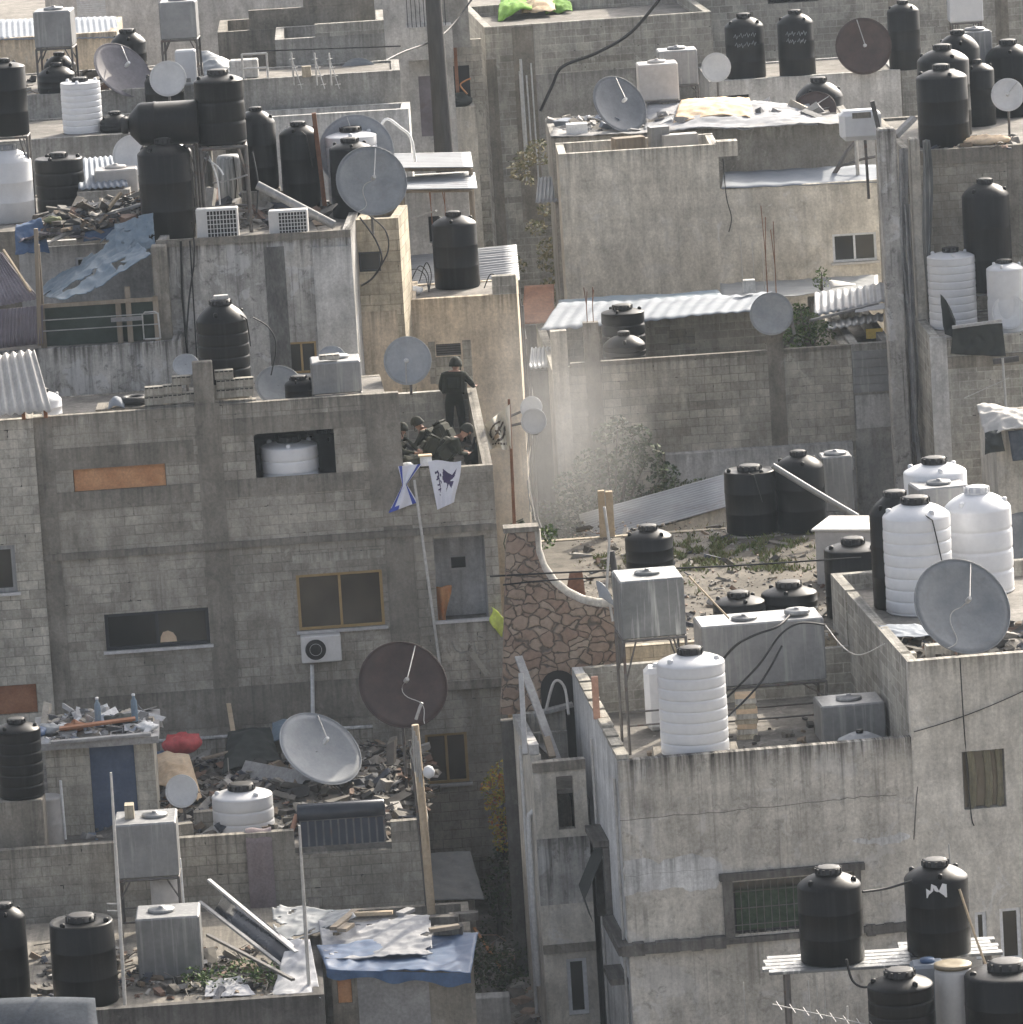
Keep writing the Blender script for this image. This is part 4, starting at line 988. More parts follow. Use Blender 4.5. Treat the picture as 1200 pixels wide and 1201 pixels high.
# ---------------------------------------------------------------- houses behind the big block house, left
f = Frame(183, 284, 7.2, -2); L3 = Bld('stained_house', 'rain stained plaster house crowded with black tanks and two air conditioners', 'building', f)
a1 = f.fa(411, 270)[0]; hw = f.rect(335,402,373,437)
L3.shell(0, a1, 0, 5.6, GZ, (f.z,)*4, f.z-.16, 'plaster', [hw]); Z_L3, F_L3 = f.z-.16, f
L3.window(hw, 'frame_gold', 2, 1, .05, .05, 'glass', lab='gold framed window behind the parapet')
L3.strip([f.rect(366,290,412,470)], 'light', proud=.06, name='pilaster'); L3.strip([(0,a1,f.z-.12,f.z+.04)], 'beam', proud=.05, name='coping')
sr = f.rect(309,290,333,480); L3.part('damp_stain', MB().box(sr[0],sr[1],-.016,-.003,sr[2],sr[3]), M.setdefault('stain', surf('black_damp_streak', (.10,.098,.092), (.22,.215,.205), rough=.95, scale=3, contrast=.4, sc=(1,1,.4))))
cvz = MB().tube([(.55,-.05,f.z),(.5,-.06,f.z-1.2),(.53,-.05,f.z-2.9)], .028, 6).tube([(.75,-.05,f.z),(.72,-.05,f.z-3)], .018, 6); L3.part('conduit', cvz, 'rubber')
f = Frame(417, 258, 9.2, -5); L3c = Bld('stair_tower', 'narrow block stair tower beside the stained house, sunlit right edge', 'building', f)
a1 = f.fa(467, 255)[0]; hw = f.rect(420,296,447,318)
L3c.shell(0, a1, 0, 2.2, GZ, (f.z,)*4, f.z-.2, 'blockwarm', [hw]); L3c.window(hw, 'frame_dark', 1, 1, .05, .04, sill=None)
L3c.strip([f.rect(422,366,466,520)], 'tan', proud=.015, name='render_patch')
f = Frame(476, 352, 10.8, -1); L3d = Bld('tan_house', 'tan plastered house behind the soldiers with a black tank on top', 'building', f)
a1 = f.fa(606, 341)[0]; hw = f.rect(511,404,541,416)
L3d.shell(0, a1, 0, 3.2, GZ, (f.z, f.z, f.z-.1, f.z), f.z-.12, 'tan', [hw]); Z_L3d, F_L3d = f.z-.12, f
L3d.strip([f.rect(502,401,510,450), f.rect(542,399,552,448), f.rect(510,419,542,449)], 'block2', proud=.012, name='block_patch')
k = MB()
for i in range(5): k.box(hw[0],hw[1],.03,.06,hw[2]+(hw[3]-hw[2])*i/5,hw[2]+(hw[3]-hw[2])*(i+.62)/5)
L3d.part('louver', k, 'steel'); L3d.part('pane', MB().box(hw[0],hw[1],.1,.12,hw[2],hw[3]), 'dark')
L3d.part('corner_block', MB().box(a1-.55,a1-.003,.003,.3,f.z+.002,f.z+.42), 'block3')
k = MB()
for i, (x, y0, y1, rr) in enumerate(((608,345,470,.025),(611,360,640,.03),(613,400,640,.02))):
    a, z = f.fa(x, y0); k.tube([(a1+.06+.05*i,.1+.1*i,z),(a1+.08+.05*i,.1+.1*i,(z+f.fa(x,y1)[1])/2),(a1+.06+.05*i,.12,f.fa(x,y1)[1])], rr, 6)
L3d.part('drain_pipe', k, 'steel')
f = Frame(466, 226, 18, -2); L3e = Bld('small_house', 'small bare concrete house under two loose zinc sheets', 'building', f)
a1 = f.fa(549, 220)[0]; L3e.shell(0, a1, 0, 3.4, GZ, (f.z,)*4, f.z-.05, 'light', [f.rect(502,254,515,284)]); Z_L3e = f.z; F_L3e = f
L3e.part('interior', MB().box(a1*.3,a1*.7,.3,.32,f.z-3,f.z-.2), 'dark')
f = Frame(-30, 415, 6, 1); L4 = Bld('yard_house', 'house with a stained low wall and a fenced yard on top', 'building', f)
a1 = f.fa(212, 399)[0]; L4.shell(0, a1, 0, 5.3, GZ, (f.z, f.z, f.z-.05, f.z), f.z-.06, 'plaster'); Z_L4, F_L4 = f.z-.06, f
fq = Frame(22, 300, 10.0, 1); L4b = Bld('yard_shed', 'pale shed in the fenced yard below the white tank', 'shed', fq)
hw = fq.rect(88,302,112,325); L4b.shell(0, fq.fa(184,285)[0], 0, 1.2, Z_L4, (fq.z+.15,)*4, fq.z, 'light', [hw]); L4b.root.location.z = GZ
L4b.window(hw, 'frame_white', 1, 1, .04, .06, sill=None)
f = Frame(-60, 276, 12, 1); L5 = Bld('tank_house', 'concrete house at the left edge carrying big white and black tanks', 'building', f)
a1 = f.fa(183, 262)[0]; L5.shell(0, a1, 0, 6.5, GZ, (f.z,)*4, f.z-.04, 'beam'); Z_L5, F_L5 = f.z-.04, f
f = Frame(-60, 170, 21, 1); L5b = Bld('grey_house', 'grey rendered house behind the white ribbed tank', 'building', f)
a1 = f.fa(168, 154)[0]; L5b.shell(0, a1, 0, 4.5, GZ, (f.z,)*4, f.z-.03, 'grey'); Z_L5b, F_L5b = f.z-.03, f
f = Frame(-60, 118, 26, 1); L6a = Bld('grey_house', 'grey house under the left galvanised box tank', 'building', f)
a1 = f.fa(236, 98)[0]; L6a.shell(0, a1, 0, 5.5, GZ, (f.z,)*4, f.z-.03, 'grey'); Z_L6a, F_L6a = f.z-.03, f
f = Frame(-60, 49, 33, 1); L6 = Bld('beige_house', 'beige house with a pale zinc roof in the top left corner', 'building', f)
a1 = f.fa(137, 41)[0]; L6.shell(0, a1, 0, 4, GZ, (f.z,)*4, f.z-.1, 'tan'); F_L6 = f
P = lambda x, y, b: f.w(*(lambda q: (q[0], b, q[1]))(f.fa(x, y, b)))
sheet(P(-40,47,-.1), P(140,44,-.1), P(-40,24,2.4), P(136,19,2.4), 'pale zinc roof sheet in the top left corner behind a box tank', 'sheetblue', 26, .01, 'u')
f = Frame(55, 30, 41, 1); L7 = Bld('far_pale_house', 'far pale plaster house along the top left edge with white shutters', 'building', f)
a1 = f.fa(452, -10)[0]; hw = f.rect(88,-20,125,22); L7.shell(0, a1, 0, 4, GZ, (f.z+1.6,)*4, f.z+1.4, 'light', [hw])
k = MB()
for i in range(18): k.box(hw[0],hw[1],.02,.07,hw[2]+(hw[3]-hw[2])*i/18,hw[2]+(hw[3]-hw[2])*(i+.8)/18)
L7.part('shutter', k, 'frame_white')
f = Frame(280, 94, 21.3, 1); L8 = Bld('concrete_house', 'bare concrete house with antennas and a half hidden dish on top', 'building', f)
a1 = f.fa(469, 83)[0]; L8.shell(0, a1, 0, 2.6, GZ, (f.z,)*4, f.z-.05, 'grey'); Z_L8, F_L8 = f.z-.05, f
f = Frame(322, 42, 24.4, 1); L8b = Bld('concrete_house', 'stepped concrete house behind the antennas, upper left', 'building', f)
a1 = f.fa(450, 24)[0]; aM = f.fa(369, 30)[0]
L8b.shell(0, a1, 0, 3.2, GZ, (f.z-.1,)*4, f.z-.4, 'grey'); L8b.part('parapet', MB().box(aM,a1,.003,.2,f.z-.097,f.z+.22).box(a1-.19,a1-.003,.205,3,f.z-.097,f.z+.2), 'block3')
f = Frame(255, 38, 28.2, 1); L8c = Bld('concrete_house', 'far grey concrete house with a stepped roofline at the top', 'building', f)
a1 = f.fa(440, 20)[0]; aM = f.fa(292, 25)[0]; L8c.shell(0, a1, 0, 3.2, GZ, (f.z,)*4, f.z-.3, 'beam'); L8c.part('parapet', MB().box(aM,a1,.003,.2,f.z+.003,f.z+.5).box(aM+1.4,a1,.003,.2,f.z+.503,f.z+.95), 'beam')
f = Frame(285, 139, 19.5, -1); L9 = Bld('grey_house', 'pale grey house with a long parapet behind the rusty post', 'building', f)
a1 = f.fa(479, 126)[0]; L9.shell(0, a1, 0, 1.5, GZ, (f.z,)*4, f.z-.3, 'light')

# ---------------------------------------------------------------- the dark alley in the middle
f = Frame(446, -8, 34, 2); C1 = Bld('pale_house', 'narrow pale house left of the utility pole at the top', 'building', f)
a1 = f.fa(474, -10)[0]; C1.shell(-.3, a1, 0, 5, GZ, (f.z+1,)*4, f.z+.5, 'light')
f = Frame(462, 34, 40, 2); C2 = Bld('balcony_house', 'pale house with a railed balcony beside the utility pole', 'building', f)
a1 = f.fa(530, 28)[0]; hd = f.rect(492,95,515,165)
C2.shell(0, a1, 1.2, 4, GZ, (f.z+2,)*4, f.z+1.5, 'light', [(hd[0],hd[1],hd[2],hd[3])]); C2.part('balcony_slab', MB().box(0,a1,0,1.19,f.z-.9,f.z+.001), 'light')
k = MB()
for i in range(12): k.box(.15+i*.115,.17+i*.115,.05,.07,f.z+.002,f.z+.78)
k.box(.1,1.5,.045,.075,f.z+.781,f.z+.82); C2.part('railing', k, 'frame_dark')
C2.part('shutter', MB().box(hd[0],hd[1],1.25,1.3,hd[2],hd[3]), 'corrdark')
f = Frame(517, 57, 41, 3); C3 = Bld('overhanging_room', 'grey overhanging block room above an alley balcony', 'building', f)
a1 = f.fa(552, 55)[0]; C3.shell(0, a1, 0, 3, f.z, (f.z+2.4,)*4, f.z+2, 'grey'); 
C3.part('lower_wall', MB().box(.05,a1+.4,2.0,2.2,GZ,f.z-.002), 'block2'); ho = f.rect(527,78,553,123,1.95)
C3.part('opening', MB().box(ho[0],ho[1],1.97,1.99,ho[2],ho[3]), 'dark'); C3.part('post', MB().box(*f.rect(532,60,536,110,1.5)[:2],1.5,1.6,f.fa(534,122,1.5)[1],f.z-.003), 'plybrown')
b0_, b1_, bz0, bz1 = f.rect(524,127,556,178,.6); C3.part('balcony_parapet', MB().box(b0_,b1_,.6,.72,GZ,bz1).box(b1_,b1_+.12,.6,2,GZ,bz1), 'pale')
# ---------------------------------------------------------------- water tanks, dishes and the rest, roof by roof
# -- bottom left roof
tank(14,1058,1180,46,'black tank cut by the left edge at the bottom of the scene', Z=zr0, style='plain', rz=0)
tank(102,1072,1181,76,'broad flat topped black tank on the bottom left roof', Z=zr0, style='square', lidr=.42, shoulder=.06)
k, W, H = boxtank(201,1076,1149,75,1.1,'grey box tank raised on two block piers at the bottom left', Y=-15.6, yaw=1, lid=(-.1,0), seam=False)
for i, x in enumerate((183, 214)):
    p = uY(x, 1150, -15.5); hh = p.z-zr0-.004
    MBk = MB().bbox(-.2,.2,-.2,.2,0,hh/2-.004,.01).bbox(-.2,.2,-.2,.2,hh/2,hh,.01)
    o = MBk.build('block_pier', M['block2'], None); o.location = (p.x, p.y+.35, zr0); tag(o, ['left','right'][i]+' of two block piers under the grey box tank', 'block pier', 'block piers')
p = uZ(198, 1085, zr0); t = thing('oil_drum', 'whitish drum standing behind the grey box tank, hose at its rim', 'drum', (p.x, p.y, zr0))
MB().lathe([(.29,0),(.30,.02),(.30,.5),(.305,.52),(.30,.54),(.30,1.02),(.27,1.05)], 24).build('body', M['metalpale'], t); MB().tube([(.3,0,1.3),(.31,0,.2)], .03, 6).build('pipe', M['pvc'], t)
boxtank(174,966,1030,73,1.2,'galvanised box tank on tall legs before the low block wall', Y=-12.2, yaw=1, legs=zr0, lid=(.15,0), standlabel='tall thin legged stand under the box tank before the block wall')
blockstone(uY(153,968,-11.6), 2, .18,.42,.3,'small tan block standing on the galvanised box tank', 'blockwarm', name='concrete_block')
def mast(px, ytop, ybot, Y, label, r=.03, arms=(), tilt=0):
    p1 = uY(px, ytop, Y); p0 = uY(px+(ybot-ytop)*.0612, ybot, Y); 
    t = thing('antenna_mast', label, 'pole', p0)
    MB().tube([(0,0,0), (p1-p0)*.5, p1-p0], [r, r, r*.6], 8).build('pole', M['palepole'], t)
    for (f, l) in arms: MB().tube([(p1-p0)*f, (p1-p0)*f+Vector((l,0,.02))], .02, 6).build('arm', M['palepole'], t)
    return t
mast(130, 906, 1186, -17.6, 'thin pale antenna mast rising in front of the low block wall', .035, ((.42,-.22),(.45,-.22)))
mast(351, 968, 1186, -17.2, 'thin pale pole in front of the solar water heater', .035)
# frame of an old solar rack, plants and bright foil
P = uZ
for i, (a, b, dz) in enumerate(((238,1082,.9),(246,1100,.55),(250,1074,1.2))):
    p0 = P(a, b+30, zr0)+Vector((0,0,dz)); p1 = P(a+100, b+66, zr0)+Vector((0,-.3,.35*dz*0+.25+.1*i))
    board(p0, p1, .08, .05, ['lower rail of the fallen solar rack on the bottom left roof','middle rail of the fallen solar rack at the bottom left','upper thin rail of the fallen solar rack at the bottom left'][i], ['woodgrey','steel','palepole'][i], name='rack_rail', cat='rail', group='rails of the fallen solar rack')
p0 = P(255,1113,zr0)+Vector((0,0,.75)); p1 = P(334,1150,zr0)+Vector((0,0,.28))
sheet(p0, p1, p0+Vector((.2,.5,.25)), p1+Vector((.2,.5,.25)), 'dark sloping panel of the fallen solar rack above green weeds', 'solar', name='solar_collector', cat='solar collector', nu=4, nv=3)
pw = P(286,1158,zr0); bush(pw, [(-.5,0,.22,.32),(0,.1,.25,.35),(.45,0,.2,.3),(-.9,.2,.2,.25)], 'green weeds under the fallen solar rack on the bottom left roof', 'leafgreen', 'weed_clump', 'weeds', n=420, size=.09, stems=False)
sheet(P(318,1172,zr0)+Vector((0,0,.05)), P(377,1176,zr0)+Vector((0,0,.08)), P(342,1134,zr0)+Vector((0,0,.5)), P(366,1134,zr0)+Vector((0,0,.5)), 'bright white foil sheet crumpled on the bottom left roof', 'plastic', jit=.09, name='foil_sheet', cat='plastic sheet')
sheet(P(240,1172,zr0)+Vector((0,0,.04)), P(300,1170,zr0)+Vector((0,0,.04)), P(243,1160,zr0)+Vector((0,0,.12)), P(284,1156,zr0)+Vector((0,0,.12)), 'silvery plastic scrap before the green weeds', 'plastic', jit=.07, name='foil_scrap', cat='plastic sheet')
heap(lambda u,v: P(40+300*u, 1172-60*v, zr0), 620, .03, .26, 'litter and small scrap over the bottom left roof', 'junk', 'litter', hmax=.12, long=.3)
a = uY(-30,1203,-21); b = uY(108,1194,-21)
sheet(a+Vector((0,0,-.5)), b+Vector((.1,0,-.45)), a+Vector((0,1.2,.15)), b+Vector((0,1.0,.1)), 'blue grey curved metal cover in the very bottom left corner', 'felt', nu=12, nv=6, sag=-.12, name='metal_cover', cat='metal cover')
t = tag(MB().box(a.x-1, b.x+.1, a.y-.1, a.y+1.3, GZ, a.z-.56).build('low_wall', M['beamdark']), 'dark low wall under the blue grey metal cover', 'wall')
# -- blue tarpaulin shed
zb = ZBS+.004; f = F_BS
q = lambda x, y, dz=0: uZ(x, y, zb)+Vector((0,0,dz))
o = sheet(q(383,1139,.03), q(552,1143,.03), q(372,1118,.16), q(562,1104,.16), 'blue tarpaulin hanging over the front edge of the shed roof', 'tarpblue', jit=.07, nu=40, nv=12, name='tarpaulin', cat='tarpaulin', group='tarpaulins on the shed roof')
fe = [q(383+i*(552-383)/24, 1139+i*4/24, .03)+Vector((0,-.03,0)) for i in range(25)]
mb = MB(); mb.grid(lambda u,v: fe[min(24,int(u*24+.5))]+Vector((0,-.04*math.sin(u*31)*v-.02*v,-(.13+.10*u+.05*math.sin(u*17))*v)), 24, 5)
single(mb, 'tarpaulin', M['tarpblue'], 'blue tarpaulin valance drooping in front of the grey shed wall', 'tarpaulin', 'tarpaulins on the shed roof')
sheet(q(382,1131,.13), q(508,1128,.15), q(374,1095,.22), q(506,1092,.26), 'wrinkled white plastic sheet on the blue tarpaulin', 'plastic', jit=.10, nu=70, nv=44, torn=.3, name='plastic_sheet', cat='plastic sheet')
sheet(q(322,1108,.02), q(420,1098,.3), q(320,1076,.25), q(412,1088,.35), 'grey fabric sheet draped left of the white plastic', 'd_grey', jit=.10, nu=50, nv=36, torn=.32, name='fabric_sheet', cat='fabric')
for i, (x0,y0,x1,y1,w) in enumerate(((392,1110,418,1090,.14),(412,1093,462,1092,.12),(470,1093,484,1088,.2),(402,1112,412,1106,.2),(505,1112,540,1108,.16))):
    board(q(x0,y0,.34), q(x1,y1,.36), w, .07, ['short dark plank at the left of the plastic sheet','long pale plank along the top of the plastic sheet','stubby plank at the top right of the plastic sheet','small brown block of wood on the plastic sheet','brown plank weighing down the blue tarpaulin at the right'][i], ['wood','woodpale','woodgrey','wood','wood'][i])
for i, (x, y) in enumerate(((522,1094),(545,1090),(527,1106))): blockstone(q(x,y,.17), random.uniform(-20,20), .55,.16,.2, ['dark hollow block at the back of the blue tarpaulin','dark hollow block at the right corner of the blue tarpaulin','dark hollow block in the middle right of the blue tarpaulin'][i], 'beamdark')
# -- low house roof (rubbish)
z = zr1
tank(26,842,938,54,'black ribbed tank on a pedestal at the left edge', Y=F_L1.w(0,1.0,0).y, ribs=6)
p = TANKS[-1][0]; t = MB().bbox(-.75,.42,-.42,.42,z,p.z-.003,.02).build('tank_pedestal', M['beam']); t.location = (p.x, p.y, 0); tag(t, 'grey concrete pedestal carrying the left black ribbed tank', 'pedestal')
p = uZ(57, 992, z); t = thing('oil_drum', 'pale drum beside the pedestal of the black ribbed tank', 'drum', (p.x+.02, p.y+.1, z)); MB().lathe([(.29,0),(.3,.02),(.3,.42),(.31,.45),(.3,.48),(.3,.93),(.31,.96),(.28,.98)], 24).build('body', M['metalpale'], t); MB().tube([(.31,-.1,1.3),(.32,-.05,.1)], .03, 6).build('pipe', M['pvc'], t)
tank(287,919,984,72,'wide white tank with black lid on the rubbish strewn roof', Z=z-.02, mat='white', style='plain', ribs=3, shoulder=.2, lidr=.4)
dish(213,928,19,(-.15,.05),F_L1.w(0,2.6,0).y,z,'small round white dish before the blue door', 'd_white', feed=False)
dish(376,878,52,(.42,.62),F_L1.w(0,4.2,0).y,z,'large pale grey dish tilted to the right on the rubbish roof', 'd_pale', feed=True)
dish(473,803,53,(.24,.34),F_L1.w(0,4.0,0).y,z,'huge rust brown dish in front of the block house', 'd_brown', cable=True)
# solar water heater in the notch of the wall
f = F_L1; p0 = f.w(n0+.08,.35,zn+.02); p1 = f.w(n1-.08,.35,zn+.02)
t = thing('solar_water_heater', 'solar water heater with a dark cylinder set in the block wall notch', 'water heater', ((p0+p1)/2), f.yaw); W = (p1-p0).length/2
Mx = Matrix.Translation((0,.25,.66)) @ Matrix.Rotation(math.pi/2, 4, 'Y')
MB().lathe([(.17,-W),(.20,-W+.03),(.20,W-.03),(.17,W)], 28, Mx).build('cylinder', M['solar'], t)
c = MB().bbox(-W+.03,W-.02,-.03,.03,0,.62,.01, Matrix.Translation((0,-.12,.0)) @ Matrix.Rotation(rad(-24),4,'X')); pn = c.build('collector', M['solar'], t)
s_ = MB()
for i in range(12):
    x = -W+.05+i*(2*W-.09)/11; s_.box(x-.018,x+.018,-.05,-.032,.02,.60, Matrix.Translation((0,-.12,.0)) @ Matrix.Rotation(rad(-24),4,'X'))
for zz in (.02,.58): s_.box(-W+.03,W-.02,-.052,-.03,zz,zz+.04, Matrix.Translation((0,-.12,.0)) @ Matrix.Rotation(rad(-24),4,'X'))
s_.build('collector_frame', M['steel'], pn)
MB().tube([(-W,.25,.66),(-W-.15,.1,.3),(-W-.22,0,-.1)], .05, 8).build('pipe', M['terracotta'], t)
# blanket hung over the wall
a0, z0 = f.fa(288,980); a1, z1b = f.fa(325,1072)
bl = MB(); bl.grid(lambda u,v: f.w(a0+(a1-a0)*u, -.03-.02*math.sin(u*9+v*2)-(.02 if v<.93 else 0), z0-.0+(z1b-z0)*(1-v)) if v < .93 else f.w(a0+(a1-a0)*u, -.05+(v-.93)/.07*.32, z0+.07+.02*math.sin(u*7)), 16, 28)
single(bl, 'blanket', M['cloth_pink'], 'mauve blanket hung over the low block wall', 'blanket')
# debris on that roof
R_ = lambda x, y, dz=0: uZ(x, y, z)+Vector((0,0,dz))
heap(lambda u,v: R_(190+300*u-10*v, 985-95*v), 2400, .035, .30, 'broken masonry and scrap heaped over the low roof', 'junk', 'rubble', hmax=.6, long=.5)
heap(lambda u,v: R_(400+100*u, 950-70*v), 500, .03, .2, 'dark twisted scrap at the right of the low roof', 'junk', 'scrap_debris', hmax=.7, long=1.2)
def rag(pts, label, mat, name='cloth_bundle', cat='cloth', jit=.11, n=18): return sheet(*pts, label, mat, jit=jit, nu=n, nv=n, name=name, cat=cat, sag=-.18)
def bag(p, r, label, mat, name='rubbish_bag', cat='bag', sx=1, sz=.8):
    sd = random.uniform(0,99); mb = MB()
    def fn(u, v):
        a, b = u*2*math.pi, (v-.5)*math.pi; d = Vector((math.cos(a)*math.cos(b)*sx, math.sin(a)*math.cos(b)*.8, (math.sin(b)+1)*sz*.5+.0))
        return Vector(p) + d*r*(1+.28*mnoise.noise(d*2.2+Vector((sd,0,0)))+.1*mnoise.noise(d*6+Vector((sd,0,0))))
    mb.grid(fn, 24, 14); return single(mb, name, M[mat], label, cat)
bag(R_(216,915,.55), .42, 'crumpled red plastic bag on the rubbish heap', 'cloth_red', sz=1.0)
bag(R_(189,918,.5), .2, 'small blue bag left of the red plastic bag', 'tarpblue')
rag([R_(180,940,.35),R_(240,952,.15),R_(186,925,.75),R_(226,926,.65)], 'tan cloth draped over rubbish behind the small white dish', 'cloth_tan')
rag([R_(262,925,.3),R_(330,915,.35),R_(270,900,.7),R_(320,896,.75)], 'dark grey tarpaulin lump in the rubbish heap', 'cloth_dark')
rag([R_(320,895,.4),R_(365,893,.4),R_(322,885,.7),R_(360,882,.7)], 'pale blue rag on the rubbish near the large grey dish', 'tarppale')
board(R_(286,934,.55), R_(372,945,.45), .42, .05, 'long grey board lying across the rubbish heap', 'woodgrey', 'board', roll=.9)
board(R_(240,918,.5), R_(300,905,.55), .12, .05, 'dark plank slanting out of the rubbish heap', 'wood')
board(R_(278,905,.6), R_(272,880,1.0), .1, .04, 'short pale stick upright in the rubbish heap', 'woodpale', 'stick', 'stick')
for i, (x,y) in enumerate(((241,975),(215,990))): blockstone(R_(x,y), 3+10*i, .42,.42,.2, ['grey block lying behind the low wall left of the white tank','grey block on the low roof beside the box tank'][i], 'block')
heap(lambda u,v: R_(95+75*u, 985-30*v), 60, .06, .25, 'scrap heaped before the blue door', 'junkpale', 'scrap_debris', hmax=.25)
# junk on top of the shed
zz = zshed; q = lambda x, y, dz=0: uY(x, y, F_L1.w(0,3.5,0).y)*1.0
S = lambda x, dy, dz: fs_.w(fs_.fa(x, 865)[0], dy, zz+dz)
heap(lambda u,v: S(48+128*u, -.2+2.2*v, 0), 260, .05, .22, 'odds and ends piled over the shed roof', 'junkpale', 'roof_junk', hmax=.3, cat='junk', long=.6)
for i, x in enumerate((116, 159)):
    t = thing('water_bottle', ['left','right'][i]+' of two upright blue bottles on the shed roof', 'bottle', S(x,.4+.1*i,.16)); MB().lathe([(.06,0),(.065,.02),(.065,.3),(.06,.42),(.03,.47),(.03,.52)], 16).build('body', M['tarppale'], t); MB().lathe([(.034,.52),(.034,.56)], 12).build('cap', M['white'], t)
bag(S(142,.7,.0), .34, 'dark round bundle on the shed roof between the blue bottles', 'cloth_dark')
bag(S(88,.4,.02), .24, 'dark red crate bundle on the shed roof', 'plybrown', sz=1.0); bag(S(36,.3,.0), .3, 'bright blue plastic bag at the left of the shed roof', 'tarpblue'); bag(S(58,.5,.0), .28, 'grey cloth heap left of the dark red bundle', 'd_grey')
bag(S(172,.2,.0), .24, 'cream coloured sack at the right end of the shed roof', 'pvc')
board(S(60,-.35,.03), S(178,-.32,.06), .16, .06, 'long plank along the front edge of the shed roof', 'woodgrey'); board(S(70,.1,.2), S(160,.2,.28), .2, .05, 'brown plank lying under the bundles on the shed roof', 'plybrown')
# utility pole with lamp
p0 = uY(508,1092,-12.0); p1 = uY(487,850,-12.0); t = thing('utility_pole', 'pale timber utility pole with lamp and tangled fittings by the alley', 'utility pole', (p0.x,p0.y,GZ)); o_ = Vector((p0.x,p0.y,GZ))
MB().tube([Vector((0,0,0)), p0-o_, p1-o_], [.1,.085,.07], 10).build('pole', M['woodpale'], t)
b = p1-o_; k = MB().tube([b+Vector((.02,0,.1)),b+Vector((.12,0,.35)),b+Vector((.16,0,.42))], .03, 6).tube([b+Vector((0,-.05,-.2)),b+Vector((-.12,-.05,-.5)),b+Vector((-.05,-.05,-.85)),b+Vector((.05,-.08,-1.0))], .022, 6)
for i in range(4): k.tube([b+Vector((-.05+.03*i,-.1,-.1*i)),b+Vector((.04*i-.06,-.1,-.9-.1*i))], .018, 5)
k.build('fitting', M['palepole'], t); MB().lathe([(.02,0),(.1,.05),(.12,.14),(.08,.22),(.02,.25)], 16, Matrix.Translation(b+Vector((.2,-.05,-1.05)))).build('lamp', M['white'], t)
MB().tube([b+Vector((-.12,.03,-.3)), b+Vector((-.02,.03,-3)), Vector((-.05,.03,1))], .03, 6).build('conduit', M['steel'], t)
# shack and vine in the alley
f = Frame(509, 1047, -4.2, 2); SK = Bld('alley_shack', 'small pinkish shack under a blue grey sheet in the alley', 'shed', f)
a1 = f.fa(556,1044)[0]; SK.shell(0,a1,0,1.6,GZ,(f.z,)*4,f.z-.2,'pale')
sheet(f.w(-.15,-.4,f.z-.05), f.w(a1+.2,-.35,f.z-.12), f.w(-.1,1.2,f.z+.55), f.w(a1,1.2,f.z+.5), 'blue grey sheet roof sagging over the pinkish alley shack', 'd_grey', nu=10, nv=10, jit=.05)
t = thing('climbing_vine', 'vine with yellow and red leaves climbing in the sunlit alley gap', 'vine', uZ(592,1130,GZ)); o_ = t.location.copy()
mb = MB(); mb2 = MB(); st = MB()
pts_ = [uY(590,1150,-2.0), uY(586,1090,-2.0), uY(590,1020,-2), uY(588,960,-2), uY(592,915,-2)]
st.tube([p-o_ for p in pts_], [.09,.07,.05,.04,.02], 8)
for i, (x,y,r) in enumerate(((592,915,.28),(583,925,.25),(600,922,.22),(586,945,.22),(588,965,.2),(592,985,.18))): leaves(mb, uY(x,y,-2.6)-o_, (r*1.4,r,r*1.5), 240, .10)
for i, (x,y,r) in enumerate(((593,1010,.35),(588,1040,.42),(597,1060,.42),(590,1090,.45),(585,1120,.4),(598,1000,.3),(595,1130,.35),(602,965,.2))): leaves(mb2, uY(x,y,-2.2)-o_, (r*1.1,r,r*1.1), 230, .10)
MB_ = mb.build('autumn_leaves', M['leafautumn'], t); mb2.build('foliage', M['leafdark'], t); st.build('trunk', M['bark'], t)
bush(uZ(575,1175,GZ), [(0,0,.5,.6),(.5,.1,.8,.5),(-.3,.3,.9,.5),(.7,-.2,.35,.5)], 'dusty dark bush at the foot of the vine in the alley', 'leafdark', n=420, size=.1)
heap(lambda u,v: uZ(560+110*u, 1215-110*v, GZ), 900, .06, .5, 'stones and rubbish covering the alley floor', 'rubble', 'rubble', hmax=.4)
board(uZ(560,1150,GZ)+Vector((0,0,1.1)), uZ(591,1172,GZ)+Vector((0,0,.6)), .06, .04, 'thin orange stick leaning in the alley', 'ply', 'stick', 'stick')
p = uZ(580,1225,GZ); t = MB().bbox(-.35,.35,-.2,.2,0,1.0,.02).build('paving_box', M['light']); t.location = p; t.name = 'meter_cabinet'; tag(t, 'pale cabinet standing on the alley floor at the bottom', 'cabinet')
# planks leaning in the annex
A_ = lambda x, y, b: F_AX.w(F_AX.fa(x, y, b)[0], b, F_AX.fa(x, y, b)[1])
board(A_(608,770,2.6), A_(655,895,.5), .16, .05, 'tall grey plank leaning against the unfinished annex', 'woodgrey'); board(A_(622,800,2.7), A_(648,888,.4), .14, .05, 'darker plank leaning beside the tall grey plank', 'wood'); board(A_(628,868,2.4), A_(658,898,.6), .12, .05, 'short plank leaning in the annex corner', 'woodgrey')
board(A_(611,790,1.2), A_(616,885,.3), .1, .06, 'narrow upright batten at the edge of the annex', 'palepole', 'batten', 'batten')
cable([A_(640,835,3), A_(650,800,3.0), A_(662,806,3), A_(667,838,2.6)], 'loop of pale hose over the unfinished annex', .03, 'fibro')
board(A_(626,838,3.0), A_(672,826,3.0), .2, .08, 'pale concrete lintel across the back of the annex', 'light', 'lintel', 'lintel')

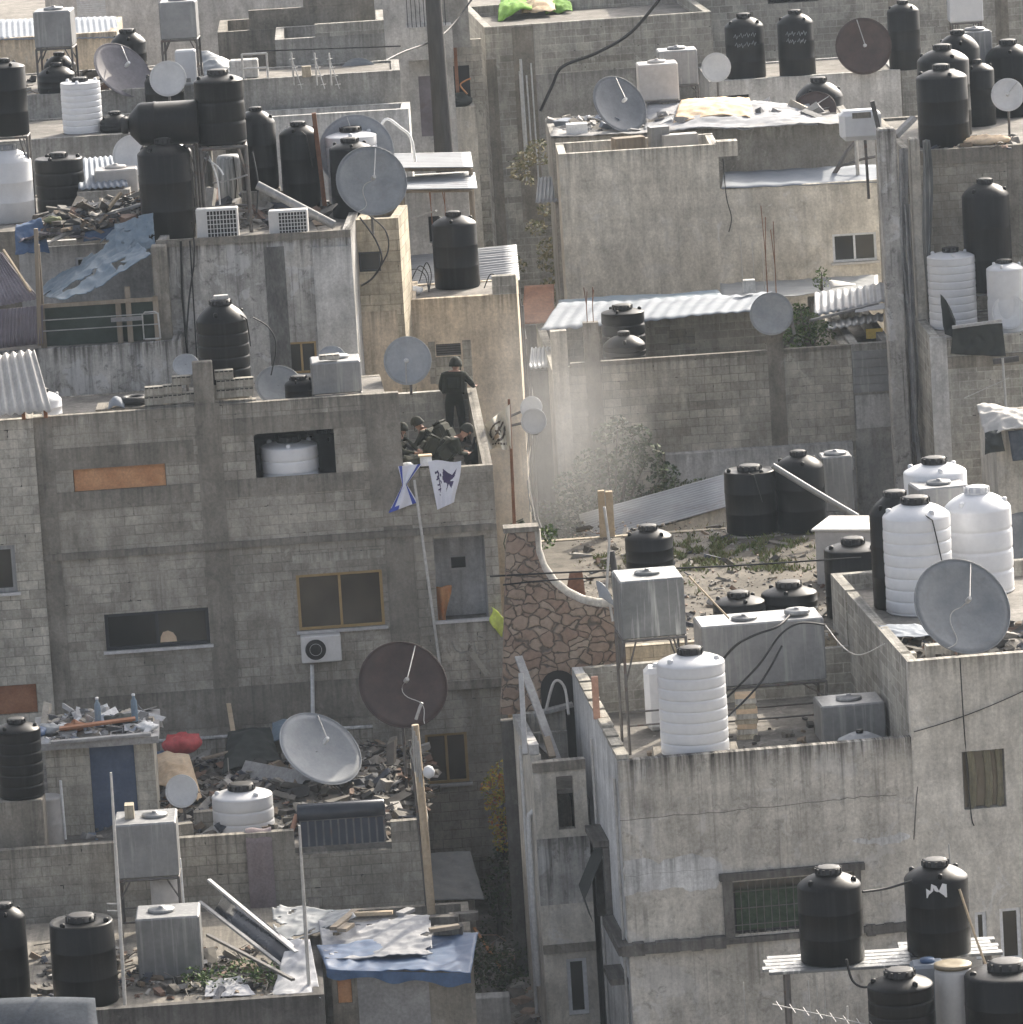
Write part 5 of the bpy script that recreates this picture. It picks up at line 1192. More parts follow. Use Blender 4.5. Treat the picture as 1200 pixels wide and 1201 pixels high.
# -- right front tanks on their stands
z00 = zr0*0 + uY(1000,1300,-28).z
t = Bld('low_house', 'low house below the bottom right tanks, out of sight but for its roof', 'building', Frame(860,1335,-31,2)); fR0 = t.fr; t.shell(0, 12, 0, 4.6, GZ, (fR0.z,)*4, fR0.z-.1, 'block'); ZR0 = fR0.z-.1
def platform(x0, x1, y, Y, label, depth=1.1):
    p0, p1 = uY(x0,y,Y), uY(x1,y-(x1-x0)*.061,Y); W = (p1-p0).length; c = (p0+p1)/2; c.y += depth/2
    t = thing('tank_platform', label, 'tank stand', (c.x, c.y, ZR0), 0, 'tank stands'); h = p0.z-ZR0
    k = MB()
    for i in range(5): k.bbox(-W/2+random.uniform(-.08,.08), W/2+random.uniform(-.1,.1), -depth/2+i*depth/5, -depth/2+(i+.9)*depth/5, h-.05, h-.001, .008)
    k.build('deck', M['metalst'], t)
    for sx in (-.36,.40):
        for sy in (-.4,.4): MB().tube([(sx*W,sy*depth,0),(sx*W,sy*depth,h-.05)], .045, 8).build('leg', M['steel'], t)
    return p0.z
zp = platform(900,1072,1141,-28,'rough plank platform on poles under the left bottom right tank')
tank(977,1016,1132,75,'black tank left of two on plank platforms at the bottom right', Z=zp, lidr=.38, shoulder=.19)
zp = platform(1058,1172,1124,-27.4,'rough plank platform on poles under the patched black tank')
P_, Rr, H = tank(1102,1007,1122,75,'black tank with a torn white label at the bottom right', Z=zp, lidr=.38, shoulder=.19, rz=0)
t = bpy.data.objects[[o.name for o in COL.objects if o.get('label') == 'black tank with a torn white label at the bottom right'][0]]
a_ = math.atan2(CAM.y-P_.y, CAM.x-P_.x)
k = MB(); ol = [(-.17,0),(.17,0),(.17,.22),(.1,.24),(.04,.12),(.0,.20),(-.08,.24),(-.1,.12),(-.17,.16)]
vs_ = [(math.cos(a_-x/Rr)*-0+math.cos(a_+x/Rr)*(Rr*1.012), math.sin(a_+x/Rr)*(Rr*1.012), H*.66+zq) for x, zq in ol]; k.add(vs_, [tuple(range(len(vs_)))]); k.build('label_patch', M['white'], t)
cable([P_+Vector((.35,-.4,H*.72)), P_+Vector((.55,-.6,.4)), P_+Vector((.72,-.7,-.15))], 'pale stick leaning on the patched black tank', .022, 'woodpale', name='stick', cat='stick')
tank(1060,1136,1243,78,'black ribbed tank half cut by the bottom edge', Z=ZR0, Y=-29.6, ribs=5, lidr=.42, shoulder=.17)
tank(1186,1126,1250,102,'broad black tank in the bottom right corner', Z=ZR0, Y=-29.4, style='square', lidr=.4, shoulder=.12)
p = uY(1122,1228,-29.0); prop(p, ZR0, .6, 'plinth under the gold lidded barrel'); t = thing('storage_barrel', 'white barrel with gold lid between the bottom right tanks', 'barrel', p); hh = (1228-1133)/(scl(p)*.978)
MB().lathe([(.27,0),(.3,.05),(.31,hh*.5),(.3,hh-.08),(.28,hh)], 28).build('body', M['ac'], t); MB().lathe([(.31,hh),(.31,hh+.05),(.26,hh+.07),(.1,hh+.05)], 28).build('lid', M['brass'], t)
p = uY(1092,1215,-28.4); prop(p, ZR0, .55, 'plinth under the pale blue container'); t = thing('plastic_container', 'pale blue plastic container behind the gold lidded barrel', 'container', p); MB().bbox(-.28,.28,-.25,.25,0,1.25,.05).build('body', M['sheetblue'], t); MB().lathe([(.12,1.25),(.12,1.31)], 16).build('cap', M['tarpblue'], t)
antenna(uY(999,1290,-30), uY(994,1180,-30), uY(906,1178,-30.2), uY(1032,1205,-30), 8, 'long television antenna crossing the bottom edge'); 
mast(1113,990,1080,-26.5,'short dark rod rising behind the patched black tank',.02)
cable([uY(1012,1046,-28.2), uY(1040,1042,-27.9), uY(1070,1033,-27.8)], 'black hose joining the two bottom right tanks', .022)
cable([uY(993,1125,-28.6), uY(1000,1150,-28.6), uY(1015,1158,-28.6), uY(1035,1150,-28.4)], 'black hose looping down to the ribbed bottom tank', .022)
cable([uY(1098,1155,-28.6), uY(1104,1172,-28.6), uY(1118,1188,-28.6), uY(1140,1200,-28.6)], 'black hose curling before the gold lidded barrel', .022)
for i, x in enumerate((948,958,967,872)): mast(x, 1150+6*i if i<3 else 1152, 1290, -29+.3*i, ['thin bare rod left of three beneath the plank platform','thin bare rod middle of three beneath the plank platform','thin bare rod right of three beneath the plank platform','thin bare rod standing alone before the plaster wall'][i], .014)
# -- roof of the plastered house
z = ZR1; f = F_R1
tank(816,759,889,80,'tall white ribbed tank at the front parapet of the plastered house', Y=f.w(2,.85,0).y, mat='white', ribs=8, lidr=.34, shoulder=.13, style='plain')
p, Rr, H = TANKS[-1]; t = MB().bbox(-.8,.8,-.45,.75,z,p.z-.003,.02).build('tank_plinth', M['beam']); t.location=(p.x,p.y,0); tag(t, 'low concrete plinth under the tall white ribbed tank', 'plinth')
p = uZ(768,858,z); t = thing('storage_barrel', 'narrow white barrel half hidden behind the tall white tank', 'barrel', (p.x+.15,p.y+.2,z)); MB().bbox(-.3,.3,-.3,.3,.02,1.25,.1).build('body', M['white'], t); MB().lathe([(.12,1.25),(.12,1.3)], 16).build('cap', M['white'], t)
boxtank(768,680,748,76,1.25,'box tank streaked with white limescale on a tall stand', Y=f.w(0,3.2,0).y, mat='metalst', yaw=5.5, legs=z, seam=False, standlabel='tall rusty stand under the streaked box tank')
boxtank(898,730,803,146,1.1,'long grey box tank with two lids on a steel stand', Y=f.w(0,4.6,0).y, mat='metal', yaw=5.5, legs=z, lid=(-.12,-.1), seam=False, standlabel='dark steel stand under the long grey box tank')
t = [o for o in COL.objects if o.get('label') == 'long grey box tank with two lids on a steel stand'][0]; MB().lathe([(.25,-.01),(.25,.05),(.22,.07),(.05,.08),(.05,.1)], 24, Matrix.Translation((.75,-.1,73/(58.5*.978)))).build('lid', M['metal'], t)
boxtank(1003,826,872,76,1.0,'box tank standing on the roof by the tall block', Z=z+.02, mat='metal', yaw=5.5, seam=False)
t = thing('plastic_dome', 'pale angular plastic dome lying at the parapet before a box tank', 'dome cover', uZ(1010,888,z)); MB().lathe([(.62,0),(.60,.1),(.42,.36),(.2,.46),(.06,.47)], 9, None, False).build('shell', M['d_pale'], t); MB().lathe([(.07,.47),(.07,.53)], 12).build('cap', M['black'], t)
# stack of bricks, cables
pb_ = uZ(877,866,z)
for i in range(9):
    t = MB().bbox(-.2+random.uniform(-.02,.02),.2+random.uniform(-.02,.02),-.12,.12,0,.098,.008).build('paving_brick', M[['blockwarm','pale','cloth_tan'][i%3]]); t.location = (pb_.x, pb_.y, z+.1*i+.002); t.rotation_euler.z = random.uniform(-.15,.15); tag(t, 'pale brick in the neat stack under the long grey box tank', 'brick', 'stacked pale bricks')
cable([f.w(3.6,3.0,z+1.9), f.w(3.0,2.6,z+1.2), f.w(1.9,2.0,z+.5), f.w(1.0,1.8,z+.05)], 'black cable slanting down under the streaked box tank', .02)
cable([f.w(.9,2.2,z+.05), f.w(1.6,2.6,z+.12), f.w(2.2,2.4,z+.05), f.w(2.6,1.8,z+.04)], 'black hose coiled on the roof beside the white tank', .03)
cable([A_(862,775,0)*0+uY(838,786,-11.0), uY(862,758,-11.3), uY(885,745,-11.4), uY(912,735,-11.3), uY(926,722,-10.8)], 'thick black cable drooping across the long grey box tank', .025)
cable([uY(853,818,-11.3), uY(890,780,-11.4), uY(915,745,-11.4), uY(938,731,-11.3), uY(968,733,-11.0)], 'second black cable draped on the front of the long grey box tank', .022)
cable([uY(968,733,-11.0), uY(990,760,-12), uY(1010,768,-12), uY(1038,755,-12.4)], 'pale wire hanging between long box tank and tall block', .012, 'fibro')
cable([uY(808,676,-10.4), uY(855,725,-11.6)], 'pale rod leaning on the left end of the long grey box tank', .018, 'woodpale', name='stick', cat='stick')
board(f.w(-.02,3.0,ZR1+.78), f.w(-.02,3.0,ZR1+1.6), .13, .13, 'short terracotta pipe standing on the side parapet', 'terracotta', 'clay_pipe', 'pipe')
heap(lambda u,v: f.w(.4+4.8*u,.5+5*v,z), 120, .04, .2, 'grit and scraps on the plastered house roof', 'junk', 'litter', hmax=.06)
# -- tall block of the plastered house
z = ZT1
tank(1080,583,723,80,'white ribbed tank with black hose behind the big grey dish', Z=z, mat='white', ribs=8, lidr=.38, shoulder=.16, pipe=.2)
tank(1151,571,700,79,'tall smooth white tank behind the right of the big grey dish', Z=z, mat='white', ribs=4, lidr=.34, shoulder=.2, lidmat='white')
tank(1056,576,716,62,'black tank peeping out between two white tanks', Z=z, lidr=.4, shoulder=.2)
tank(1102,537,672,74,'white tank with a black lid rearmost of the white cluster', Z=z, mat='white', lidr=.36, shoulder=.12)
boxtank(1113,572,680,62,.9,'grey lidded box tank between the white tanks', Z=z, mat='metal', yaw=10, seam=False)
blockstone(uZ(1113,668,z)+Vector((0,.3,108/56.)), 20, .4,.16,.3, 'brown stone lying on the grey box tank between white tanks', 'beam')
dish(1129,711,60,(.30,.40),-14.3,ZT1,'big grey dish at the front of the right hand tall block', 'd_grey', feed=True, cable=True)
sheet(f.w(aT+.05,2.6,z+.25), f.w(aT+1.0,2.5,z+.25), f.w(aT+.05,3.6,z+.3), f.w(aT+1.0,3.5,z+.32), 'bent pale blue sheet at the left edge of the tall block', 'sheetblue', jit=.08)
heap(lambda u,v: f.w(aT+.3+3.4*u,.4+3.5*v,z), 420, .04, .26, 'dark scrap heap behind the big grey dish', 'junk', 'scrap_debris', hmax=.35, long=.7)
for i, (x,y) in enumerate(((1102,762),(1066,772))): blockstone(uZ(x,y,z+.25)+Vector((0,.2,-.25)), 5, .5-.2*i,.32,.25, ['tan block on the tall block roof left of the big dish','small block at the left front corner of the tall block'][i], 'pale')
cable([uY(1126,772,-15.0), f.w(aT+1.0,-.03,ZT1-1), f.w(aT+1.05,-.03,ZT1-2.6), f.w(aT+1.1,-.03,ZT1-2.9)], 'thin cable running down the wall from the big grey dish', .012)
cable([f.w(aT+.05,-.04,f.fa(1070,858)[1]), f.w(aT+2.6,-.04,f.fa(1205,798)[1])], 'thin wire slanting across the wall above the upper window', .010, sag=.08)
# -- gravel roof
z = ZR2
G_ = lambda x, y, dz=0: uZ(x, y, z)+Vector((0,0,dz))
tank(763,616,674,56,'black tank seen above the streaked box tank', Z=z, lidr=.36, shoulder=.25)
tank(883,546,629,61,'left of two tall black tanks on the gravel roof', Z=z, style='square', lidr=.42, shoulder=.06, pipe=-.1)
tank(941,529,626,58,'right of two tall black tanks on the gravel roof, pipe across it', Z=z, lidr=.3, shoulder=.2)
tank(1005,631,728,70,'squat black tank in front of the pale metal cabinet', Z=z, lidr=.36, shoulder=.12)
tank(868,694,735,62,'low black tank behind the left of the long box tank', Z=z, lidr=.38, shoulder=.3)
tank(927,682,728,66,'low black tank behind the right of the long box tank', Z=z, lidr=.42, shoulder=.3)
t = thing('metal_cabinet', 'pale metal cabinet turned cornerwise on the gravel roof', 'cabinet', G_(1000,690)+Vector((.2,1.0,0)), rad(-18)); MB().bbox(-.72,.72,-.7,.7,0,1.15,.03).build('body', M['metalpale'], t); MB().bbox(-.78,.78,-.76,.76,1.151,1.2,.015).build('lid', M['fibro'], t)
boxtank(985,536,600,36,.7,'small grey box tank right of the tall black tanks', Z=z, mat='metal', seam=False)
cable([uY(906,546,4.0), uY(955,576,4.0), uY(1006,606,4.0)], 'slanting metal pipe before the tall black tanks', .07, 'metal', name='metal_pipe', cat='pipe')
heap(lambda u,v: uZ(668+330*u+18*(1-v), 752-140*v, z), 2200, .015, .07, 'stones and litter over the gravel roof', 'rubble', 'stones', hmax=.02)
heap(lambda u,v: uZ(668+330*u+18*(1-v), 752-138*v, z), 420, .02, .17, 'dark scraps and broken boards over the gravel roof', 'junk', 'litter', hmax=.03, long=.8)
gr = MB()
PATCH = [(832,646,34,10),(880,640,38,9),(800,662,30,7),(955,632,30,6),(985,645,22,5),(770,690,30,6),(905,664,30,5),(720,660,16,5)]
for i in range(9000):
    cx, cy, rx, ry = PATCH[int(random.random()**1.5*len(PATCH))]
    x, y = random.gauss(cx, rx*.8), random.gauss(cy, ry*.9)
    if mnoise.noise(Vector((x*.06, y*.14, 3.1))) < .05: continue
    p = G_(x, y); h_ = random.uniform(.05,.13); d = Vector((random.gauss(0,.06), random.gauss(0,.06), h_)); e = Vector((random.uniform(-.03,.03), random.uniform(-.02,.02), 0))
    gr.add([p-e, p+e, p+d], [(0,1,2)])
single(gr, 'grass', M.setdefault('grassblade', mixmat('grass_blades', [(.12,.16,.04),(.17,.20,.06),(.09,.12,.03),(.22,.20,.09),(.15,.13,.06)])), 'patches of short green grass growing on the gravel roof', 'grass', None, 'stuff')
t = thing('timber_post', 'pale upright timber post at the left of the gravel roof', 'post', G_(713,630)); MB().bbox(-.17,-.02,-.08,.08,0,1.05,.01).bbox(.0,.16,-.06,.1,0,1.02,.01).build('post', M['woodpale'], t)
f = F_R2
cable([uY(575,676,-7.0), uY(650,672,-7.4), uY(740,668,-7.2), uY(850,664,-6.8), uY(1010,654,-6.4)], 'long black cable stretched over the gravel roof edge', .02)
cable([uY(590,686,-7.3), uY(640,681,-7.3), uY(728,676,-7.4)], 'short black cable along the stone wall', .018)
p = uZ(709,700,z); t = thing('tarred_post', 'dark broken post wrapped in cables at the end of the stone wall', 'post', uY(727,745,-7.4)); MB().tube([(0,0,-1.5),(.0,0,.8),(-.06,0,1.7)], [.1,.09,.06], 8).build('post', M['bark_pole'], t); MB().tube([(-.12,-.05,.3),(-.2,-.05,1.0),(-.1,-.05,1.9),(-.16,-.05,2.6)], .03, 6).build('conduit', M['palepole'], t)
rag([uY(703,700,-7.5),uY(724,715,-7.5),uY(700,680,-7.3),uY(712,690,-7.3)], 'grey plastic scrap caught on the broken post', 'd_pale', jit=.08)
sheet(uY(662,705,-1), uY(688,706,-1), uY(668,672,-.8), uY(683,670,-.8), 'rusty brown metal flap behind the stone wall curve', 'rust', nu=6, nv=6, name='metal_flap', cat='metal sheet')
# -- smoke tree and courtyard
tb = uZ(725,640,-6.0); 
bush(uY(722,636,13.2), [(-.9,0,.7,.6),(.1,.1,1.1,.65),(1.0,0,.75,.6),(.4,0,1.9,.5),(-.4,.2,1.8,.5),(1.5,.1,.5,.45),(-1.3,.1,.35,.5),(.6,.2,2.4,.38),(0,0,.1,.8),(-.1,.3,2.5,.3),(1.2,0,1.5,.4),(-1.0,.1,1.4,.4),(.9,.2,2.0,.35),(1.9,0,.9,.35),(-1.6,0,.8,.35),(.2,0,2.8,.25)], 'dusty grey green tree in front of the pale block wall', 'leafdark', 'courtyard_tree', 'tree', n=300, size=.14, part='crown')
tt = [o for o in COL.objects if o.name == 'courtyard_tree'][0]; MB().tube([(0,0,-6),(.05,0,-2),(0,0,.4)], [.16,.12,.09], 8).build('trunk', M['bark'], tt)
bush(uY(800,590,12.5), [(0,0,.3,.35),(.4,0,.35,.3),(-.4,0,.25,.3)], 'small dusty shrub right of the courtyard tree', 'leafdark', n=260, size=.1)
rebar(cA+Vector((0,0,0)), .95, 'rebar rods on the left block pillar of the courtyard wall', 4, .07); rebar(cB, 2.2, 'long rebar rods on the right block pillar through the dish', 4, .1)
z = ZR3
tank(734,358,424+14,51,'upper black ribbed tank behind the courtyard wall', Y=19.0, ribs=5, style='waist', lidr=.42, shoulder=.1); tank(734,389,424+16,50,'lower black tank in front of its taller neighbour behind courtyard wall', Y=17.6, ribs=5, lidr=.26, shoulder=.34)
for (p, Rr, H), lb in ((TANKS[-2],'concrete base under the taller ribbed tank behind courtyard wall'), (TANKS[-1],'concrete base under the lower tank behind courtyard wall')):
    if p.z-z > .02: t = MB().box(-.4,.4,-.4,.4,z,p.z-.003).build('tank_plinth', M['beam']); t.location = (p.x,p.y,0); tag(t, lb, 'plinth')
dish(905,368,25,(-.12,.10),15.7,cB.z,'grey dish mounted on the right pillar of the courtyard wall', 'd_grey', feed=False)
P3 = lambda x, y, Y: uY(x, y, Y)
sheet(P3(633,388,19.3), P3(885,364,19.6), P3(655,356,22.5), P3(905,343,22.8), 'long white sheet roof sagging over the courtyard shed', 'sheetblue', 16, .012, 'u', jit=.05, nu=128)
sheet(P3(655,362,22.9), P3(850,348,23.2), P3(655,352,24.4), P3(842,340,24.4), 'blue grey strip of sheet roof behind the white one', 'tarppale', jit=.04)
sheet(P3(955,372,18.6), P3(1040,352,18.8), P3(955,345,21.6), P3(1038,330,21.8), 'weathered zinc sheets right of the green bush', 'corr', 10, .02, 'u', jit=.05)
sheet(P3(972,388,17.9), P3(1036,376,18.0), P3(968,378,18.9), P3(1036,366,19.1), 'lower zinc sheet over the yellow board', 'metal', 8, .02, 'u', jit=.04)
sheet(P3(1003,368,17.7), P3(1038,362,17.7), P3(1005,362,18.4), P3(1038,355,18.5), 'white plastic scrap on the zinc sheets beside pier', 'plastic', jit=.05)
t = thing('yellow_board', 'yellow board under the zinc sheets next to the pier', 'board', uY(1026,397,18.0)); MB().bbox(-.2,.2,-.02,.02,0,.24,.006).build('board', M['yellow'], t)
board(P3(950,376,17.8), P3(1030,356,18.4), .1, .06, 'long grey pole lying across the zinc sheets', 'woodgrey'); board(P3(932,392,16.6), P3(928,373,16.6), .1, .08, 'short post at the top of the courtyard wall', 'woodgrey', 'post', 'post')
bush(uY(950,408,18.2), [(0,0,.55,.42),(-.2,0,.9,.25),(.25,.1,.3,.4),(-.3,.1,.25,.35)], 'green bush growing between dish pillar and zinc sheets', 'leafgreen', n=420, size=.11)
bush(uY(964,345,24.0), [(0,0,.3,.22),(.02,0,.55,.16)], 'small green plant before the plaster wall window', 'leafgreen', n=420, size=.09)
sheet(P3(975,338,22.9), P3(1003,334,22.9), P3(972,328,23.2), P3(1004,333,23.4), 'cream curved scrap below the white framed window', 'fibro', nu=6, nv=6, sag=-.03)
sheet(P3(845,352,23.5), P3(1030,340,23.8), P3(845,333,25.9), P3(1030,322,26.2), 'blue grey roofing felt below the right part of plaster house', 'd_grey', jit=.05)
blockstone(uY(879,342,22.6), 0, .3,.3,.25, 'white block on the roof below the rebar rods', 'light')
# -- between the houses in the middle: roofs seen in the alley
for i, (x0,y0,x1,y1,Y,mt,lb) in enumerate(((612,380,650,335,23,'rust','red brown rusted sheet deep in the central alley'),(620,432,650,408,18,'corr','small zinc sheet over a dark doorway in central alley'),(628,238,656,208,30,'corr','light zinc sheet against the left of blank plaster house'))):
    sheet(uY(x0,y0,Y), uY(x1,y0-2,Y), uY(x0+3,y1,Y+1.8), uY(x1,y1-2,Y+1.8), lb, mt, 6 if mt == 'corr' else 0, .02, 'u')
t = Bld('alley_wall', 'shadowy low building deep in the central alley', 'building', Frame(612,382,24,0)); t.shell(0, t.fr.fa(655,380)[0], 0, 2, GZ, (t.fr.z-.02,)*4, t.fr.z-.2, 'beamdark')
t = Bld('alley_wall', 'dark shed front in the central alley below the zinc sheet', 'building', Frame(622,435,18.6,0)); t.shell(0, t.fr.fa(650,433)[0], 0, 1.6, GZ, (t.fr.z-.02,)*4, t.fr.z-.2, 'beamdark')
dish(626,494,15,(-.25,.02),8.4,-4,'white oval dish on a wall bracket in central alley', 'd_white', feed=False, mast=False); dish(623,478,13,(-.3,.1),9.4,-4,'second white dish partly hidden behind the oval one', 'd_white', feed=False, mast=False)
for nm, lb in (('satellite_dish','white oval dish on a wall bracket in central alley'), ('x','second white dish partly hidden behind the oval one')):
    t = [o for o in COL.objects if o.get('label') == lb][0]; MB().tube([(0,0,uY(626,494,8.4).z+4 if nm != 'x' else uY(623,478,9.4).z+4), (-.75,.5,uY(620,500,9).z+4)], .03, 6).build('wall_bracket', M['steel'], t)
# hanging wires beside the tan house
for i in range(5):
    x = 612+3*i; cable([uY(x,350+30*i,11+.4*i), uY(x+6,430+20*i,11+.3*i), uY(x+4-2*i,520+15*i,11), uY(x+10+3*i,600+10*i,10.5)], ['dark','pale','black','grey','slack'][i]+' wire hanging down the corner of the tan house', .012, 'rubber' if i % 2 == 0 else 'fibro')
bush(uY(640,150,37)+Vector((0,0,-1.5)), [(random.gauss(.1,.42), random.uniform(-.2,.3), random.uniform(-4.0,1.4), random.uniform(.18,.5)) for _ in range(26)], 'dry straw coloured creeper on the alley wall left of the slate dish', 'leafdry', 'creeper', 'creeper', n=260, size=.14, stems=False, part='foliage')
bush(uY(636,640,4.0), [(0,0,.1,.3),(.15,0,.3,.2)], 'small green weeds in the smoky gap behind the stone wall', 'leafgreen', 'weed_clump', 'weeds', n=300, size=.12, stems=False)
# palm frond and rusty flag pole
t = thing('palm_plant', 'single drooping palm frond at the corner of the block house', 'palm', uY(596,632,3.2)); k = MB(); st = [Vector((0,0,-.6)), Vector((-.1,0,-.1)), Vector((.02,0,.3)), Vector((.35,0,.42))]
k.tube(st, .012, 5)
for i in range(26):
    u = i/26; p = st[1].lerp(st[3], u)+Vector((0,0,.18*math.sin(u*3.14)))
    for sg in (-1, 1): k.add([p, p+Vector((.02+.08*u,.0,-.16)), p+Vector((.07,sg*.16,-.30+.1*u))], [(0,1,2)])
k.build('frond', M['leafdark'], t)
# -- zinc, dish and pipes on the blank plaster house and behind it
zq = Z_R45
K_ = lambda x, y, dz=0: uZ(x, y, zq)+Vector((0,0,dz))
dish(727,122,36,(.50,.38),31.0,Z_R45,'large slate grey dish above the blank plaster house', 'd_dark')
boxtank(774,76,118,47,.9,'cream box tank in front of two behind the slate dish', Y=33.2, mat='metalpale', yaw=2, legs=zq, standlabel='thin stand under the cream box tank', seam=False)
boxtank(797,60,100,46,.9,'greenish grey box tank behind the cream one', Y=34.8, mat='metal', yaw=2, legs=zq, standlabel='pale stand under the greenish grey box tank', seam=False)
rag([K_(755,158,.02),K_(960,148,.02),K_(760,138,.30),K_(950,132,.25)], 'white plastic sheeting spread along the junk roof', 'plastic', name='plastic_sheet', cat='plastic sheet', n=44)
rag([K_(790,152,.15),K_(885,146,.15),K_(800,138,.5),K_(880,134,.5)], 'pale tan cloth bundle on the junk roof under the box tanks', 'cloth_tan', n=24)
sheet(K_(645,163,.05), K_(1003,146,.05), K_(650,152,.10), K_(1003,137,.10), 'rough edge of roofing board along the junk roof', 'woodgrey', jit=.08, nu=50, nv=5)
heap(lambda u,v: K_(650+320*u, 160-20*u-18*v), 320, .08, .45, 'tiles boxes and scraps on the junk roof', 'junkpale', 'roof_junk', hmax=.3, cat='junk', long=.4)
for i, (x,y,l,h_) in enumerate(((677,158,.55,.3),(800,168,.9,.3),(776,170,.5,.5),(740,170,.8,.25))):
    b_ = uZ(x, y, zq) if i == 0 else R4.fr.w(R4.fr.fa(x, y)[0], .9+.2*i, Z_R4); blockstone(b_, 5*i, l, h_+(.25 if i else 0), .4, ['white carton on the left of the junk roof','pale crate inside the broken parapet','grey bucket like box inside the broken parapet','wooden box inside the broken parapet by the dish mast'][i], ['pvc','metalpale','metal','wood'][i], name='storage_box')
mast(1003,150,212,28.0,'crooked bracket pole at the right of the pale blue sheet roof',.05)
t = thing('bent_rail', 'bent dark rail hooked on the pale blue sheet roof', 'rail', uY(972,214,28.5)); MB().tube([(0,0,0),(.25,0,.35),(.5,0,.75),(.75,.1,1.0)], .06, 6).tube([(.3,0,.4),(.9,0,.55),(1.3,0,.6)], .04, 6).build('rail', M['steel'], t)
cable([uY(848,186,26.9), uY(852,230,26.9), uY(858,255,26.9), uY(855,272,26.9)], 'short black cable hanging on the blank plaster wall', .014)
for i, x in enumerate((868,882,894,907)): mast(x, 276+8*i, 345, 24.5, ['first','second','third','fourth'][i]+' from the left of thin rods before the plaster wall', .011)
# -- far right back
z = Z_R5b
tank(876,17,95,46,'far black tank left of the pair on the white house', Z=z, lidr=.32, shoulder=.2); tank(936,15,94,43,'far black tank right of the pair on the white house', Z=z, lidr=.32, shoulder=.2)
dish(1013,54,33,(.1,.0),40.6,z,'rust brown far dish beside the pair of black tanks', 'd_brown', feed=True)
dish(840,79,17,(-.12,.05),38.5,R5b.fr.z-1.2,'small white dish left of the whitewashed house', 'd_white', feed=False, mast=False)
t = [o for o in COL.objects if o.get('label') == 'small white dish left of the whitewashed house'][0]; MB().tube([(0,0,0),(0,0,1.1),(.0,-.15,1.5)], .03, 6).build('mast', M['steel'], t); MB().box(-.25,.25,-.2,.2,GZ-t.location.z,0).build('pier', M['light'], t)
for (tx, lb) in ((TANKS[-2], 'left'), (TANKS[-1], 'right')):
    p, Rr, H = tx; a_ = math.atan2(CAM.y-p.y, CAM.x-p.x)
    k = MB()
    for row in range(2):
        for q in range(4):
            z0_ = H*(.66-.13*row)+random.uniform(-.03,.03); b0 = -.55+.3*q+random.uniform(-.05,.05)
            k.tube([(math.cos(a_+b)*(Rr*1.012), math.sin(a_+b)*(Rr*1.012), z0_+dz) for b, dz in ((b0,.0),(b0+.1,.09),(b0+.16,-.04),(b0+.25,.05))], .010, 4)
    o_t = [o for o in COL.objects if o.get('label','').startswith('far black tank '+lb)][0]; c_ = k.build('chalk_scrawl', M['d_pale'], o_t); c_.rotation_euler.z = -o_t.rotation_euler.z
tank(1064,34,116,38,'slim far black tank left of the stacked black tanks', Z=Z_R5b-.9*0, lidr=.3, shoulder=.15)
tank(964,92,172,56,'round shouldered black tank behind the brown dish', Y=34.0, shoulder=.3, lidr=.3)
p, Rr, H = TANKS[-1]
if p.z > Z_R45+.02: t = MB().box(-.4,.4,-.4,.4,Z_R45,p.z-.003).build('tank_plinth', M['beam']); t.location=(p.x,p.y,0); tag(t, 'plinth under the round shouldered black tank', 'plinth')
dish(955,130,26,(-.2,.45),32.2,Z_R45,'small dark brown dish before the round shouldered tank', 'd_brown')
t = thing('plastic_tub', 'torn white plastic tub on a rod beside the tall house', 'tub', uY(1010,166,20)); MB().bbox(-.5,.5,-.3,.3,.05,.78,.12).build('body', M['white'], t); MB().tube([(.1,0,.05),(.12,0,-1.4)], .04, 6).build('rod', M['steel'], t); MB().box(-.2,.25,-.31,-.296,.6,.74).build('torn_patch', M['beam'], t)
board(uY(1040,190,15.0), uY(1028,118,15.0)+Vector((-.1,0,0)), .22, .1, 'dark slanting timber on top of the concrete pier', 'bark_pole', 'timber', 'timber'); board(uY(1050,160,14.9), uY(1072,138,15.3), .16, .12, 'pale bent batten beside the stacked black tanks', 'woodgrey', 'batten', 'batten')
z = Z_R6
tank(1108,77,176,60,'front black tank of the stack on the tall house', Z=z, lidr=.3, shoulder=.15); tank(1110,54,165,61,'black tank right behind the front one on the tall house', Z=z, lidr=.32, shoulder=.17)
tank(1128,37,150,50,'rearmost black tank of the stack on the tall house', Z=z, lidr=.3, shoulder=.2); tank(1148,71,150,42,'slim black tank at the right side of the stack', Z=z, lidr=.3, shoulder=.16)
tank(1186,48,140,54,'black tank behind the white oval dish at the right edge', Z=z, lidr=.34, shoulder=.22)
dish(1182,111,19,(-.1,.05),17.2,z,'white oval dish on the tall house at the right edge', 'd_white', feed=True)
boxtank(1134,-14,26,40,.8,'white box tank high at the top right edge', Y=46, mat='white', yaw=0, seam=False); p = uY(1134,26,46); stand((p.x,p.y+.4,p.z), .85, .8, p.z, R5b.fr.z-3, 0, 'tall stand under the high white box tank'); 
boxtank(1150,38,100,34,.7,'galvanised box tank between the stacked tanks and edge', Y=22.0, mat='metal', yaw=8, seam=False)
p = uY(1150,100,22.0); t = MB().box(-.4,.5,-.1,.9,GZ,p.z-.003).build('block_pier', M['block3']); t.location = (p.x,p.y,0); tag(t, 'block pier under the galvanised tank behind stacked black tanks', 'block pier')
bag(uZ(1158,172,z)+Vector((0,.1,0)), .42, 'tan sandbag heap right of the front black tank', 'cloth_tan', sx=1.3, sz=.6)
heap(lambda u,v: uZ(1085+110*u, 176-14*v, z), 90, .07, .3, 'loose scraps on the tall house roof edge', 'junk', 'scrap_debris', hmax=.12)
z = Z_R6b
